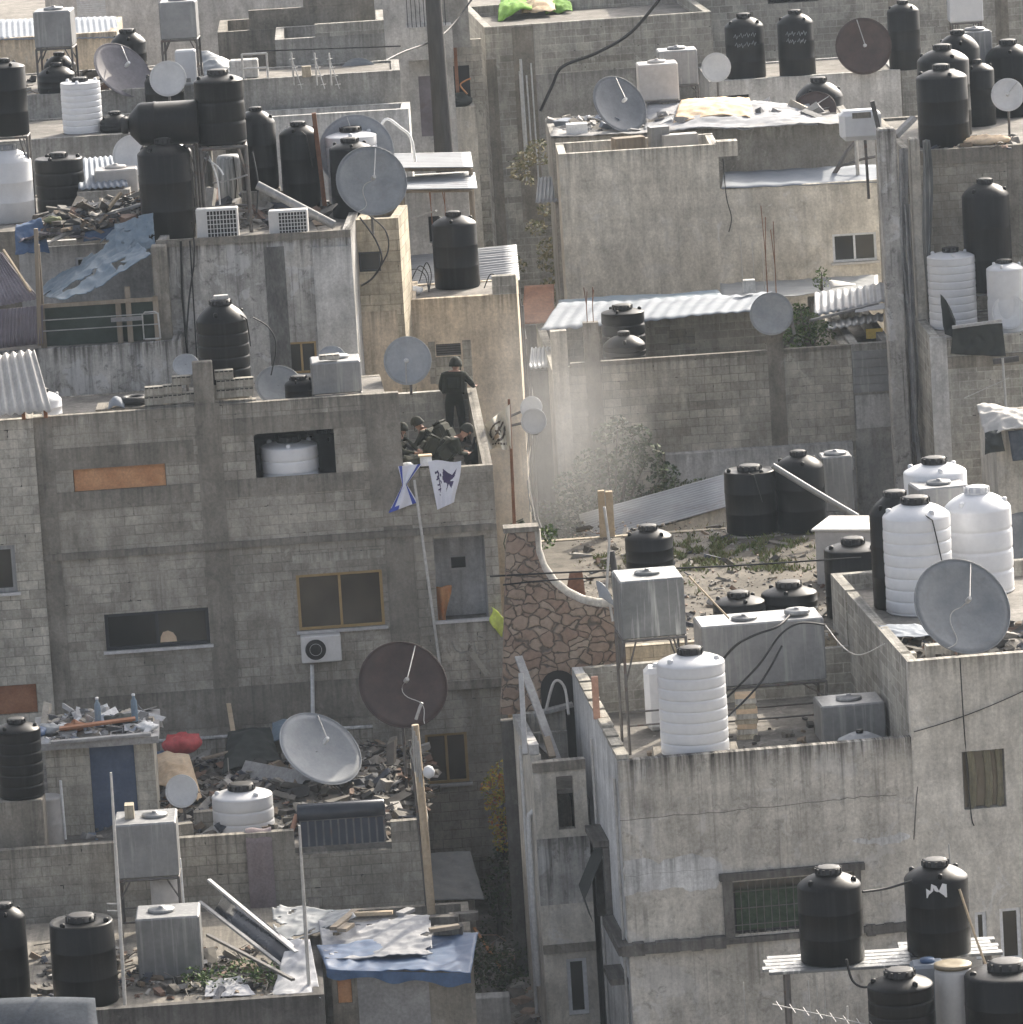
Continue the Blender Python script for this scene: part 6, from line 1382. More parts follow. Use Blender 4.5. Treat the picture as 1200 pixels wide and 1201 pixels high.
tank(1161,211,345,56,'black tank raised above the white ones on the ledge', Y=14.0, lidr=.3, shoulder=.15); p = TANKS[-1][0]; stand((p.x,p.y,p.z), 1.0, 1.0, p.z, z, 0, 'dark stand raising the black tank on the ledge')
tank(1119,291,388,56,'left white ribbed tank on the ledge of tall house', Z=z, mat='white', ribs=9, shoulder=.1, lidr=.3); tank(1182,305,392,44,'right white tank on the ledge at the right edge', Z=z, mat='white', ribs=2, shoulder=.12)
dish(1184,366,20,(-.15,.0),12.0,z,'pale rust spotted dish at the front of the ledge', 'd_white', feed=False)
sheet(uY(1115,415,11.1), uY(1180,418,11.1), uY(1118,382,11.0), uY(1176,380,11.0), 'black plastic sheet hanging over the ledge front', 'cloth_dark', jit=.12, name='plastic_sheet', cat='plastic sheet'); rag([uY(1108,392,11.6),uY(1128,402,11.3),uY(1104,345,11.6),uY(1112,360,11.6)], 'black torn flap standing up at the left of the ledge', 'cloth_dark', jit=.1); board(uY(1117,384,10.9), uY(1175,376,10.9), .07, .07, 'pale bar holding the black plastic sheet', 'woodgrey', 'bar', 'bar'); board(uY(1165,424,10.8), uY(1195,420,10.8), .14, .12, 'dark timber end jutting from the ledge', 'bark_pole', 'timber', 'timber')
antenna(uY(1196,700,9.8), uY(1176,420,10.6), uY(1131,467,10.4), uY(1184,443,10.4), 5, 'rusty mast with a small slanting antenna before the extension', .03, .12)
# roof corner with rags at right edge
t = Bld('low_house', 'corner of a low house with rags on top at the right edge', 'building', Frame(1168,506,6,2)); t.shell(0, 4, 0, 3, GZ, (t.fr.z,)*4, t.fr.z-.1, 'pale'); zf = t.fr.z
rag([t.fr.w(-.25,-.2,zf-.1),t.fr.w(1.2,-.2,zf-.05),t.fr.w(-.3,.9,zf+.4),t.fr.w(1.2,1.0,zf+.3)], 'pale rags piled on the low house corner', 'fibro', jit=.18); sheet(t.fr.w(.3,-.4,zf-.6), t.fr.w(2.5,-.4,zf-.6), t.fr.w(.25,-.15,zf+.02), t.fr.w(2.5,-.15,zf+.02), 'blue tarpaulin hanging on the low house corner', 'felt', jit=.1, name='tarpaulin', cat='tarpaulin'); rag([t.fr.w(-.3,-.3,zf-.45),t.fr.w(.15,-.3,zf-.4),t.fr.w(-.25,-.1,zf),t.fr.w(.1,-.1,zf+.05)], 'black rag hanging at the low house corner', 'cloth_dark', jit=.1)
dish(1200,640,40,(-.3,.2),-3,ZR2,'dark slate dish cut by the right edge behind white tank', 'd_dark', feed=False)
dish(1054,596,14,(-.4,.3),-5,ZR2,'small grey dish behind the black and white tank cluster', 'd_grey', feed=False)
# -- main house roof
z = L2.fr.z-.45; f = L2.fr
tank(265,352,452,60,'black ribbed tank with a stone on its lid on the block house', Y=f.w(0,1.6,0).y, ribs=5, lidr=.4, shoulder=.26, pipe=.9); p, Rr, H = TANKS[-1]
t = MB().bbox(-.5,.5,-.5,.5,z,p.z-.003,.02).build('tank_plinth', M['beam']); t.location=(p.x,p.y,0); tag(t, 'block plinth under the black ribbed tank on the block house', 'plinth'); blockstone(p+Vector((.02,0,H)), 10, .3,.08,.18, 'pale stone lying on the black ribbed tank lid', 'light')
boxtank(396,425,462,58,1.0,'galvanised box tank behind the block house parapet', Y=f.w(0,1.0,0).y, mat='metal', yaw=3, legs=z, standlabel='low stand under the parapet box tank', seams=1, lid=(.05,.1)); p = uY(398,424,f.w(0,1.0,0).y)
blockstone(uY(386,421,f.w(0,1.2,0).y), 8, .42,.10,.2, 'hollow block lying on the parapet box tank', 'pale', holes=3)
dish(478,423,28,(-.18,-.02),f.w(0,5.05,0).y,zBk,'round grey dish standing on the terrace back wall', 'd_pale', feed=True); dish(327,452,27,(.1,.5),f.w(0,2.4,0).y,z,'slate dish peeping over the block house parapet', 'd_grey', feed=False)
tank(352,441,474,34,'black tank top peeping beside the parapet box tank', Y=f.w(0,1.8,0).y, lidr=.5, shoulder=.3); p, Rr, H = TANKS[-1]; 
if p.z > z+.02: t = MB().box(-.28,.28,-.28,.28,z,p.z-.003).build('tank_plinth', M['beam']); t.location=(p.x,p.y,0); tag(t, 'plinth under the small peeping black tank', 'plinth')
dish(389,420,16,(.0,.45),f.w(0,2.6,0).y,z,'pale dish rim behind the parapet box tank', 'd_pale', feed=False); dish(218,428,15,(0,.5),f.w(0,3.0,0).y,z,'pale dish rim behind the hollow blocks', 'd_pale', feed=False)
zp_ = f.z+.003
stub = MB().bbox(f.fa(228,470)[0], f.fa(252,470)[0], .0, .22, f.z-.4, f.fa(240,424)[1], .02); o = L2.part('column_stub', stub, 'beam')
def hb(x, y, n, lb, b=.32): a, zz_ = f.fa(x, y, b); blockstone(f.w(a, b, zz_), 3, .39,.19,.2, lb, 'block2', holes=n, group='hollow blocks on the parapet')
lbs = 'hollow concrete block with cavities in the wall of loose blocks on parapet'
for (x, y) in ((181,474.5),(203,472),(224,470),(181,463.5),(203,461),(265,466),(287,464),(265,455),(287,453),(213,451),(263,444)): hb(x, y, 4, lbs)
pl = MB().box(f.fa(168,476,.32)[0], f.fa(300,466,.32)[0], .2, .45, z, f.fa(181,475,.32)[1]-.01); t = pl.build('block_ledge', M['block'], None, (0,0,0)); t.location=(f.O.x,f.O.y,0); t.rotation_euler.z=f.yaw; tag(t, 'low ledge behind the parapet carrying the loose hollow blocks', 'ledge')
mb = MB(); pt = uY(158,474,f.w(0,1.0,0).y); mb.grid(lambda u,v: Vector((math.cos(u*6.2832)*(.22+.09*math.cos(v*6.2832)), math.sin(u*6.2832)*(.22+.09*math.cos(v*6.2832)), .09*math.sin(v*6.2832)+.09)), 28, 10); mb.v = [tuple(Vector(v)+Vector((pt.x,pt.y,pt.z))) for v in mb.v]; single(mb, 'car_tyre', M['rubber'], 'black tyre lying behind the block house parapet', 'tyre')
pdk = MB().box(pt.x-.8,pt.x+.4,pt.y-.4,pt.y+.5,z,pt.z-.003); single(pdk, 'roof_slab', M['beam'], 'raised slab under the tyre behind the parapet', 'slab'); rag([uY(126,480,f.w(0,.6,0).y),uY(146,477,f.w(0,.6,0).y),uY(128,470,f.w(0,1.0,0).y),uY(146,468,f.w(0,1.0,0).y)], 'pale bluish sheet beside the tyre', 'sheetblue', jit=.05)
fb = LB.fr; zz = fb.z; sheet(fb.w(fb.fa(-30,1)[0]*0+fb.fa(-40,490)[0],-.3,fb.fa(0,484)[1]), fb.w(fb.fa(60,478)[0],-.3,fb.fa(58,479)[1]), fb.w(fb.fa(-40,440)[0],.9,zz+1.2), fb.w(fb.fa(40,433)[0],.9,zz+1.3), 'corrugated fibre cement awning at the left of the block house', 'fibro', 9, .045, 'u', thick=.02)
for i, x in enumerate((-8, 28, 54)): board(fb.w(fb.fa(x,490)[0],-.08,zz-.0), fb.w(fb.fa(x,490)[0],-.08,fb.fa(x,486-.06*x)[1]+.12), .08, .08, ['left','middle','right'][i]+' short post under the fibre cement awning', 'plybrown', 'awning_post', 'post')
tank(52,456,497,44,'white tank with rounded top beside the fibre cement awning', Y=fb.w(0,1.6,0).y, mat='white', shoulder=.35, lidr=.3); p = TANKS[-1][0]
if p.z > zz-.5: t = MB().box(-.36,.36,-.36,.36,LB.zr,p.z-.003).build('tank_plinth', M['beam']); t.location=(p.x,p.y,0); tag(t, 'plinth under the white tank by the awning', 'plinth')
# tanks inside the open window
zo_ = hA[0][2]-.25
tank(342,512,575,67,'white tank with black lid inside the open window hole', Y=L2.fr.w(0,.95,0).y, mat='white', ribs=3, lidr=.38, shoulder=.16); tank(333,500,572,64,'black tank behind the white one inside the window hole', Y=L2.fr.w(0,2.3,0).y, lidr=.4, shoulder=.14); tank(384,504,572,40,'black tank at the right inside the window hole', Y=L2.fr.w(0,1.7,0).y, shoulder=.25)
for (p, Rr, H), lb in zip(TANKS[-3:], ('plinth under the white tank inside window hole','plinth under the rear black tank inside window hole','plinth under the right black tank inside window hole')):
    if p.z > zo_+.015: t = MB().box(-Rr,Rr,-Rr,Rr,zo_,p.z-.003).build('tank_plinth', M['beam']); t.location=(p.x,p.y,0); tag(t, lb, 'plinth')
ac_unit(378,746,777,47,'air conditioner with round fan under the gold framed window', Y=L2.fr.w(6,-.34,0).y, fan='round', yaw=3)
k = MB().tube([L2.fr.w(*(lambda q: (q[0],-.05,q[1]))(f.fa(366,779))), L2.fr.w(*(lambda q: (q[0],-.05,q[1]))(f.fa(367,842)))], .045, 8); single(k, 'drain_pipe', M['pvc'], 'pale drain pipe below the air conditioner', 'pipe')
# cloths on the balcony
bf = L2.fr; a0_, z0_ = bf.fa(570,700,-.2); a1_, z1_ = bf.fa(590,742,-.2)
vc = MB(); xs = bf.fa(569,700)[0]
def vest(u, v):
    a = a1p-.42+.60*u*(1-.35*v); zz_ = zt_+.20*math.sin(min(1,(1-v)*2.2)*1.3)*(1-u*.4)
    return bf.w(a1p-.22+.25*u+.04*math.sin(v*6), -.19-.06*v*math.sin(u*5), zt_+.26*(1-u)*(1-v)+.05-(v**1.3)*(.10+.42*u))
vc.grid(vest, 14, 14); o = single(vc, 'hanging_cloth', M['cloth_lime'], 'lime yellow cloth draped over the balcony corner', 'cloth'); sm = o.modifiers.new('t','SOLIDIFY'); sm.thickness = .02
a2_, _ = bf.fa(519,700,.3); rgc = MB(); rgc.grid(lambda u,v: bf.w(a2_-.12+.24*u*(1-.3*math.sin(v*5)), .35+.09*math.sin(u*6+v*3), zt_-.35+1.05*v), 10, 16); o = single(rgc, 'hanging_cloth', M['cloth_orange'], 'orange brown cloth hanging inside the balcony', 'cloth'); sm = o.modifiers.new('t','SOLIDIFY'); sm.thickness = .03
# -- stained house roof behind
z = Z_L3; f = F_L3
tank(199,164,285,62,'tall black tank in front at the left of the stained house', Z=z, lidr=.28, shoulder=.14); tank(203,160,268,56,'black tank just behind the tall front one', Z=z+.1, lidr=.3, shoulder=.2)
tank(261,83,173,58,'black ribbed tank high on a steel tower above the stained house', Y=f.w(0,2.4,0).y, lidr=.38, shoulder=.14, ribs=3); p = TANKS[-1][0]; stand((p.x,p.y,p.z), 1.05, 1.05, p.z, z, .05, 'tall steel tower under the high black ribbed tank', r=.045)
tank(306,127,225,44,'black tank right of the steel tower', Z=z, Y=None, lidr=.3, shoulder=.2); tank(356,144,246,46,'black tank with a hose left of the rusty post', Z=z, lidr=.36, shoulder=.14, pipe=.1)
tank(417,150,246,60,'white ribbed tank behind the largest grey dish', Z=z, mat='white', ribs=7, lidr=.38, shoulder=.10); tank(416,163,258,50,'black tank between white tank and largest grey dish', Z=z, lidr=.38, shoulder=.12)
dish(436,212,42,(.20,.24),f.w(0,-.1,0).y+.8,L3c.zr,'largest grey dish at the right end of the stained house', 'd_grey', cable=True); dish(418,178,44,(.1,.1),f.w(0,5.0,0).y,z,'big pale dish standing behind the white ribbed tank', 'd_pale', feed=True)
# lying cylinder
p = uY(196,144,f.w(0,2.3,0).y); L_ = 78/54/2; t = thing('water_tank', 'black cylindrical tank lying on its side beside the steel tower', 'water tank', p, rad(-2), 'rooftop water tanks'); Mx = Matrix.Rotation(math.pi/2, 4, 'Y'); r_ = 26/54
MB().lathe([(r_*.3,-L_-.16),(r_*.34,-L_-.12),(r_*.5,-L_-.1),(r_*.95,-L_+.1),(r_,-L_+.16),(r_,-.3),(r_*1.02,-.28),(r_*1.02,-.24),(r_,-.22),(r_,L_-.05),(r_*.95,L_)], 36, Mx).build('body', M['black'], t); MB().lathe([(r_*.36,-L_-.3),(r_*.4,-L_-.28),(r_*.4,-L_-.16),(r_*.3,-L_-.14)], 20, Mx).build('lid', M['blacklid'], t)
stand((p.x,p.y,p.z-r_), 1.2, .8, p.z-r_, z, rad(-2), 'steel stand under the lying black tank')
p = uZ(274,243,z); t = thing('water_heater', 'upright grey heater cylinder under the steel tower', 'water heater', (p.x,p.y-.35,z+.05)); MB().lathe([(.28,0),(.31,.04),(.31,1.12),(.26,1.2),(.05,1.22)], 24).build('body', M['metalst'], t); MB().tube([(.1,-.3,1.2),(.14,-.36,.6),(.05,-.34,.05)], .016, 6).build('pipe', M['rubber'], t)
ac_unit(256,245,281,49,'left air conditioner with a square grille on the stained house', Y=f.w(0,.22,0).y, fan='grid', yaw=-2); ac_unit(339,247,276,46,'right air conditioner with a square grille on the stained house', Y=f.w(3,.22,0).y, fan='grid', yaw=-2)
cable([uY(302,217,f.w(0,1.2,0).y), uY(392,264,f.w(0,.8,0).y)], 'long grey metal duct slanting over the right air conditioner', .11, 'metal', name='metal_duct', cat='duct')
board(uZ(382,250,z), uZ(382,250,z)+Vector((-.12,0,2.3)), .12, .1, 'rusty upright post behind the stained house roof', 'rust', 'rusty_post', 'post')
heap(lambda u,v: uZ(232+145*u, 270-26*v, z), 260, .05, .36, 'tangled scrap and pipes on the stained house roof', 'junk', 'scrap_debris', hmax=.3, long=1.5)
cable([uY(422,255,f.w(5,-.3,0).y), uY(440,280,f.w(5,-.4,0).y), uY(448,305,f.w(5,-.4,0).y), uY(438,325,f.w(5,-.2,0).y), uY(424,335,f.w(5,.2,0).y)], 'black cable loop hanging below the largest grey dish', .022); cable([uY(430,250,8), uY(452,270,8), uY(455,295,8), uY(440,322,8)], 'second black cable loop by the stair tower', .018); cable([uY(225,260,6.9), uY(228,300,6.95), uY(222,350,6.95), uY(218,402,6.9)], 'black cable hanging down the stained house wall', .02); cable([uY(296,372,1.2), uY(315,384,1.4), uY(324,405,1.5), uY(318,440,1.6)], 'thin hose curving from the ribbed tank to the roof', .014)
for i, (x0,y0,x1,y1) in enumerate(((243,178,258,240),(296,178,301,250),(240,185,262,205),(250,215,290,205))): cable([uY(x0,y0,f.w(0,2.0,0).y), uY((x0+x1)/2+4,(y0+y1)/2,f.w(0,1.8,0).y), uY(x1,y1,f.w(0,1.7,0).y)], ['pale pipe','thin black pipe','crooked white pipe','low grey pipe'][i]+' within the steel tower', .02, ['pvc','rubber','pvc','metal'][i], name='water_pipe', cat='pipe')
# -- fenced yard
z = Z_L4; f = F_L4
A4 = lambda x, y, b: f.w(f.fa(x, y, b)[0], b, f.fa(x, y, b)[1])
t = thing('yard_fence', 'ramshackle yard fence of rails and dark green sheeting', 'fence', (f.O.x,f.O.y,z), f.yaw); r0, r1 = f.fa(50,405,.6)[0], f.fa(183,396,.6)[0]
for i, x in enumerate((52,142,154,186)): a = f.fa(x,405,.6)[0]; MB().bbox(a-.06,a+.06,.52,.64,0,[2.3,.98,1.25,1.0][i],.01).build('post', M['wood'], t)
for i, h_ in enumerate((.9,.62,.38)): MB().bbox(r0,r1+.1,.46-.0,.51,h_,h_+(.09 if i == 0 else .02),.005).build('rail', M['wood' if i == 0 else 'palepole'], t)
MB().grid(lambda u,v: Vector((r0+(r1-r0)*u, .68+.04*math.sin(u*22), .02+.86*v)), 40, 4).build('sheeting', M['cloth_darkgreen'], t); MB().bbox(r1-.95,r1-.25,.44,.459,.5,.6,.004).build('plank', M['woodgrey'], t)
sheet(A4(-30,412,.35), A4(50,403,.35), A4(-30,366,.40), A4(50,358,.40), 'lower dark corrugated sheet standing in the left of the yard', 'corrdark', 18, .018, 'u', nv=4)
sheet(A4(-30,364,.5), A4(46,350,.5), A4(-30,300,1.6), A4(2,296,1.6), 'upper dark corrugated awning in the left of the yard', 'corrdark', 16, .018, 'u', nv=6)
board(A4(4,293,1.5), A4(36,342,.5), .05, .05, 'pale edge strip on the dark corrugated awning', 'woodpale', 'edge_strip', 'strip'); board(A4(47,405,.4), A4(42,268,.4), .09, .09, 'tall brown post in the middle of the yard', 'wood', 'timber_post', 'post')
sheet(A4(72,356,.3), A4(178,299,.5), A4(44,345,2.6), A4(140,262,2.8), 'torn pale blue tarpaulin sloping down across the yard', 'tarppale', jit=.16, nu=60, nv=44, torn=.22, name='tarpaulin', cat='tarpaulin', group='tarpaulins over the yard'); sheet(A4(136,304,1.6), A4(182,288,1.6), A4(134,262,2.2), A4(180,250,2.2), 'pale blue tarpaulin flap beside the tall front tank', 'tarppale', jit=.12, nu=40, nv=40, torn=.25, name='tarpaulin', cat='tarpaulin', group='tarpaulins over the yard')
sheet(A4(18,300,2.9), A4(58,294,2.9), A4(20,268,3.6), A4(50,262,3.6), 'bright blue tarpaulin bunched under the big white tank', 'tarpblue', jit=.25, nu=22, name='tarpaulin', cat='tarpaulin', group='tarpaulins over the yard'); sheet(A4(98,284,2.9), A4(142,276,2.9), A4(100,272,3.0), A4(146,262,3.0), 'blue tarpaulin strip along the yard roof', 'tarpblue', jit=.1, name='tarpaulin', cat='tarpaulin', group='tarpaulins over the yard')
sheet(A4(22,286,2.8), A4(178,262,2.8), A4(40,262,5.0), A4(178,236,5.2), 'sagging roof of old sheets over the yard', 'corrdark', jit=.18, nu=30, nv=14, sag=.1)
for i, (x0,y0,x1,y1,w,mt) in enumerate(((60,268,172,238,.2,'woodgrey'),(70,276,175,252,.18,'steel'),(90,282,172,262,.22,'woodgrey'),(126,246,142,226,.1,'woodpale'),(62,278,86,268,.2,'wood'))): board(A4(x0,y0,3.4), A4(x1,y1,3.6), w, .06, ['upper grey board on the yard roof','middle dark beam on the yard roof','lower grey board on the yard roof','bright stick poking up from the yard roof','short brown board at the left of the yard roof'][i], mt)
heap(lambda u,v: A4(40+135*u, 284-28*u-26*v, 2.9+2.0*v)+Vector((0,0,.05)), 420, .04, .26, 'rags and scraps scattered on the yard roof', 'junk', 'roof_junk', hmax=.22, cat='junk', long=1)
bag(A4(62,262,3.4), .2, 'clump of green rags on the yard roof', 'leafdry'); MBc = MB().tube([(0,0,0),(.0,0,.55),(.06,0,.6),(.28,0,.6),(.34,0,.55),(.36,0,0)], .018, 6); t = thing('chair_frame', 'bare pale metal chair frame by the yard wall', 'chair frame', A4(169,398,.35)); MBc.build('frame', M['palepole'], t); MB().tube([(.03,-.12,.02),(.34,-.12,.02)], .02, 6).build('stretcher', M['palepole'], t)
p0, p1 = f.fa(185,400,.7)[0], f.fa(203,400,.7)[0]; single(MB().bbox(0,p1-p0,0,.4,0,2.1,.02), 'dark_post', M['beam'], 'dark concrete post at the right end of the yard', 'post').location = A4(194,398,.9)
# -- tank house far left
z = Z_L5
tank(14,171,264,56,'big white tank at the left edge above the yard', Z=z, mat='white', shoulder=.22, lidr=.42, lidmat='metal'); tank(73,180,253,57,'squat black ribbed tank behind the yard roof', Z=z, ribs=4, style='square', lidr=.34, shoulder=.08)
tank(11,70,162,48,'black tank on a high stand at the left edge', Y=14.5, lidr=.25, shoulder=.1); p = TANKS[-1][0]; stand((p.x,p.y,p.z), .9,.9, p.z, z, 0, 'high stand under the left edge black tank')
boxtank(139,200,246,50,.8,'cream box tank with a dark lid behind the yard roof', Z=z, mat='metalpale', seam=False)
dish(156,182,24,(-.1,.1),16.2,z,'pale dish half hidden behind the tall black tank', 'd_white', feed=False)
sheet(uY(92,222,14.5), uY(150,218,14.5), uY(92,186,17.4), uY(140,182,17.4), 'white corrugated sheet behind the cream box tank', 'sheetblue', 8, .02, 'u'); single(MB().box(uY(90,222,14.4).x, uY(152,222,14.4).x, 14.4, 17.5, z, uY(92,225,14.5).z), 'low_wall', M['grey'], 'low wall under the white corrugated sheet', 'wall')
z = Z_L5b
tank(98,92,159,47,'white ribbed tank before the grey rendered wall', Z=z, mat='white', ribs=8, lidr=.36, shoulder=.06); tank(136,131,157,36,'small dark round tank right of the white ribbed tank', Z=z, lidr=.35, shoulder=.5)
tank(195,79,140,46,'grey black tank behind the lying cylinder', Z=z, lidr=.3, shoulder=.3); p = TANKS[-1][0]; single(MB().box(p.x-.5,p.x+.6,p.y-.5,p.y+.5,GZ,p.z-.003), 'block_pier', M['block'], 'block pier below the grey black tank', 'block pier')
dish(197,92,21,(.0,.15),f.w(0,15,0).y+2,z-.0,'white dish rim behind the grey black tank', 'd_white', feed=False, mast=True)
z = Z_L6a
boxtank(63,14,56,44,.9,'left galvanised box tank on stilts at the top left', Y=27.2, mat='metal', yaw=-4, legs=z, standlabel='stilts under the left box tank at the top left', seam=False)
boxtank(210,3,46,43,.9,'right galvanised box tank on stilts at the top left', Y=27.6, mat='metal', yaw=-2, legs=z, standlabel='stilts under the right box tank at the top left', seam=False)
tank(68,78,116,44,'low black tank under the left box tank on stilts', Z=z, lidr=.3, shoulder=.4); tank(72,62,104,38,'second low black tank behind the one under the stilts', Z=z, lidr=.3, shoulder=.4); tank(153,35,92,42,'black tank behind the large purple grey dish', Z=z, shoulder=.3, lidr=.4)
dish(144,82,38,(.52,.52),26.5,z-.0,'large purple grey mesh dish leaning right at top left', 'd_purple')
p = uZ(220,100,z); t = thing('water_heater', 'white upright heater cabinet under the right box tank', 'water heater', p); MB().bbox(-.26,.26,-.2,.2,.02,.9,.04).build('body', M['white'], t); MB().box(-.1,.1,-.215,-.201,.1,.2).build('cover', M['metal'], t)
heap(lambda u,v: uZ(10+210*u, 116-18*u-20*v, z), 120, .06, .3, 'scraps along the far grey roof', 'junk', 'scrap_debris', hmax=.12, long=.6)
# -- right of it
z = Z_L8
dish(421,92,24,(0,.1),23.4,z-.4,'pale dish top rising behind the concrete parapet', 'd_pale', feed=False)
for i, x in enumerate((342,369,386)): antenna(uY(x+3,100,21.1), uY(x,62,21.1), uY(x-1,64,21.1), uY(x+12,104,20.9), 4, ['left','middle','right'][i]+' of three bent antennas on the concrete house', .02, .1)
blockstone(uY(360,90,21.4), 0, .22,.26,.2, 'small cream block between the antennas', 'blockwarm'); t = thing('cable_rack', 'pale rectangular frame left of the antennas', 'frame', uY(300,92,21.5)); k = MB()
for (a,b) in (((-.3,0),(-.3,.6)),((.3,0),(.3,.6)),((-.3,.6),(.3,.6)),((-.3,.25),(.3,.25))): k.tube([(a[0],0,a[1]),(b[0],0,b[1])], .03, 6)
k.build('frame', M['palepole'], t); rag([uY(240,92,22.5),uY(285,88,22.5),uY(236,60,23.5),uY(280,78,23.5)], 'grey plastic sheet slumped on the far concrete roof', 'd_grey', jit=.12)
t = thing('pale_chest', 'pale chest at the left of the antennas', 'chest', uY(287,91,22.2)); MB().bbox(-.35,.35,-.25,.25,0,.45,.03).build('body', M['light'], t)
cable([uY(440,165,13.0), uY(452,140,13), uY(470,150,13), uY(482,162,13), uY(487,190,13)], 'bent white pipe arching right of the big pale dish', .035, 'pvc', name='bent_pipe', cat='pipe'); cable([uY(300,60,21), uY(470,54,21)], 'dark wire strung above the three antennas', .018)
# centre sheets
f = F_L3e; z = Z_L3e
sheet(uY(458,197,16.0), uY(555,196,16.4), uY(452,180,18.6), uY(552,178,18.8), 'upper loose zinc sheet over the small bare house', 'corr', 10, .02, 'v', nu=8); sheet(uY(462,222,15.0), uY(560,221,15.2), uY(466,208,17.0), uY(557,202,17.2), 'lower loose zinc sheet over the small bare house', 'corr', 8, .02, 'v', nu=8)
for i, y in enumerate((197, 222)):
  p = uY(470,y+2,16.6 if i == 0 else 15.6); q2 = uY(552,y+1,16.8 if i == 0 else 15.8); single(MB().tube([(p.x,p.y,p.z),(q2.x,q2.y,q2.z)], .05, 6), 'roof_beam', M['wood'], ['timber beam carrying the upper loose zinc sheet','timber beam carrying the lower loose zinc sheet'][i], 'beam')
  for x in (p, q2): single(MB().tube([(x.x,x.y,x.z),(x.x,x.y,GZ)], .06, 6), 'support_post', M['wood'], ['support post of the upper zinc sheet','support post of the lower zinc sheet'][i], 'post', 'posts under zinc sheets')
rebar(uY(515,262,17.8), .95, 'tall rebar rods in front of the small bare house', 5, .16)
board(uY(484,256,17.7), uY(512,247,17.4), .1, .04, 'pale plank stuck out of the small bare house', 'palepole')
z = Z_L3d
tank(537,249,341,53,'big black tank alone on the tan house', Z=z, lidr=.3, shoulder=.16); bag(uZ(486,346,z), .2, 'small white ball shaped buoy on the tan house roof', 'pvc', 'float_ball', 'ball', 1, 1)
sheet(uY(470,342,13.9), uY(610,330,14.0), uY(472,300,17.2), uY(606,287,17.4), 'broad corrugated zinc roof behind the lone black tank', 'corr', 16, .022, 'v', nu=8, jit=.03); single(MB().box(uY(474,340,14).x, uY(606,340,14).x, 14.1, 17.2, GZ, uY(540,345,14).z), 'low_house', M['grey'], 'low house body under the broad corrugated roof', 'building')
for i in range(3): cable([uY(472+10*i,330,13.0), uY(484+8*i,316-4*i,13), uY(498+4*i,322,13), uY(503,342,12.4)], ['outer','middle','inner'][i]+' wire loop on the tan house roof', .012)
cable([uY(568,338,12.6), uY(575,322,12.6), uY(584,325,12.5), uY(590,335,12.4)], 'tangle of wire right of the lone black tank', .012)
# utility pole and its cables in the alley, cloths
p0 = uY(521,185,32); p1 = uY(506,-30,32); t = thing('utility_pole', 'thick dark tarred pole standing in the alley at the top', 'utility pole', (p0.x+.3,p0.y,GZ)); o_ = t.location; MB().tube([Vector((0,0,0)), p0-o_, p1-o_], [.30,.25,.20], 14).build('pole', M['bark_pole'], t)
cable([uY(560,-10,36), uY(520,40,34), uY(470,62,28), uY(440,78,24)], 'dark overhead cable running left from the tarred pole', .025); cable([uY(776,-4,42), uY(740,38,42.5), uY(700,62,43), uY(660,78,43.5), uY(648,100,43.7), uY(634,130,43.8)], 'thick dark cable drooping across the far block wall', .045)
for i, (x,y,mt,lb,r) in enumerate(((528,122,'door_blue','dark blue bundle on the alley balcony',.35),(538,120,'cloth_dark','black bundle on the alley balcony',.4),(523,116,'cloth_darkgreen','green bundle left on the alley balcony',.3))): bag(uY(x,y+6,42.2), r, lb, mt, 'laundry_bundle', 'bundle', sz=1)
cable([uY(548,110,42.1), uY(540,100,42), uY(545,95,42), uY(552,92,42)], 'orange strap hanging in the alley window', .022, 'cloth_orange', name='strap', cat='strap')
z = Z_R5; Q5 = lambda x, y, dz=0: uZ(x, y, z)+Vector((0,0,dz))
rag([Q5(584,26,.1),Q5(625,22,.12),Q5(590,8,.3),Q5(622,6,.35)], 'bright green cloth piled on the far block house', 'cloth_green', jit=.22, n=24); rag([Q5(640,18,.1),Q5(672,16,.1),Q5(642,8,.3),Q5(668,6,.3)], 'second bright green cloth further right on the roof', 'cloth_green', jit=.2); rag([Q5(612,22,.15),Q5(652,20,.15),Q5(616,8,.3),Q5(650,5,.4)], 'beige cloth between the two green cloths', 'cloth_tan', jit=.2); rag([Q5(615,10,.2),Q5(650,8,.2),Q5(618,0,.5),Q5(648,-2,.5)], 'white cloth behind the beige cloth at the top', 'pvc', jit=.2)
single(MB().box(Q5(655,8).x, Q5(830,5).x, Q5(700,6).y+1.5, Q5(700,6).y+2.0, z, Q5(700,6).z+1.3), 'low_wall', M['grey'], 'low wall at the back of the far block house roof', 'wall')
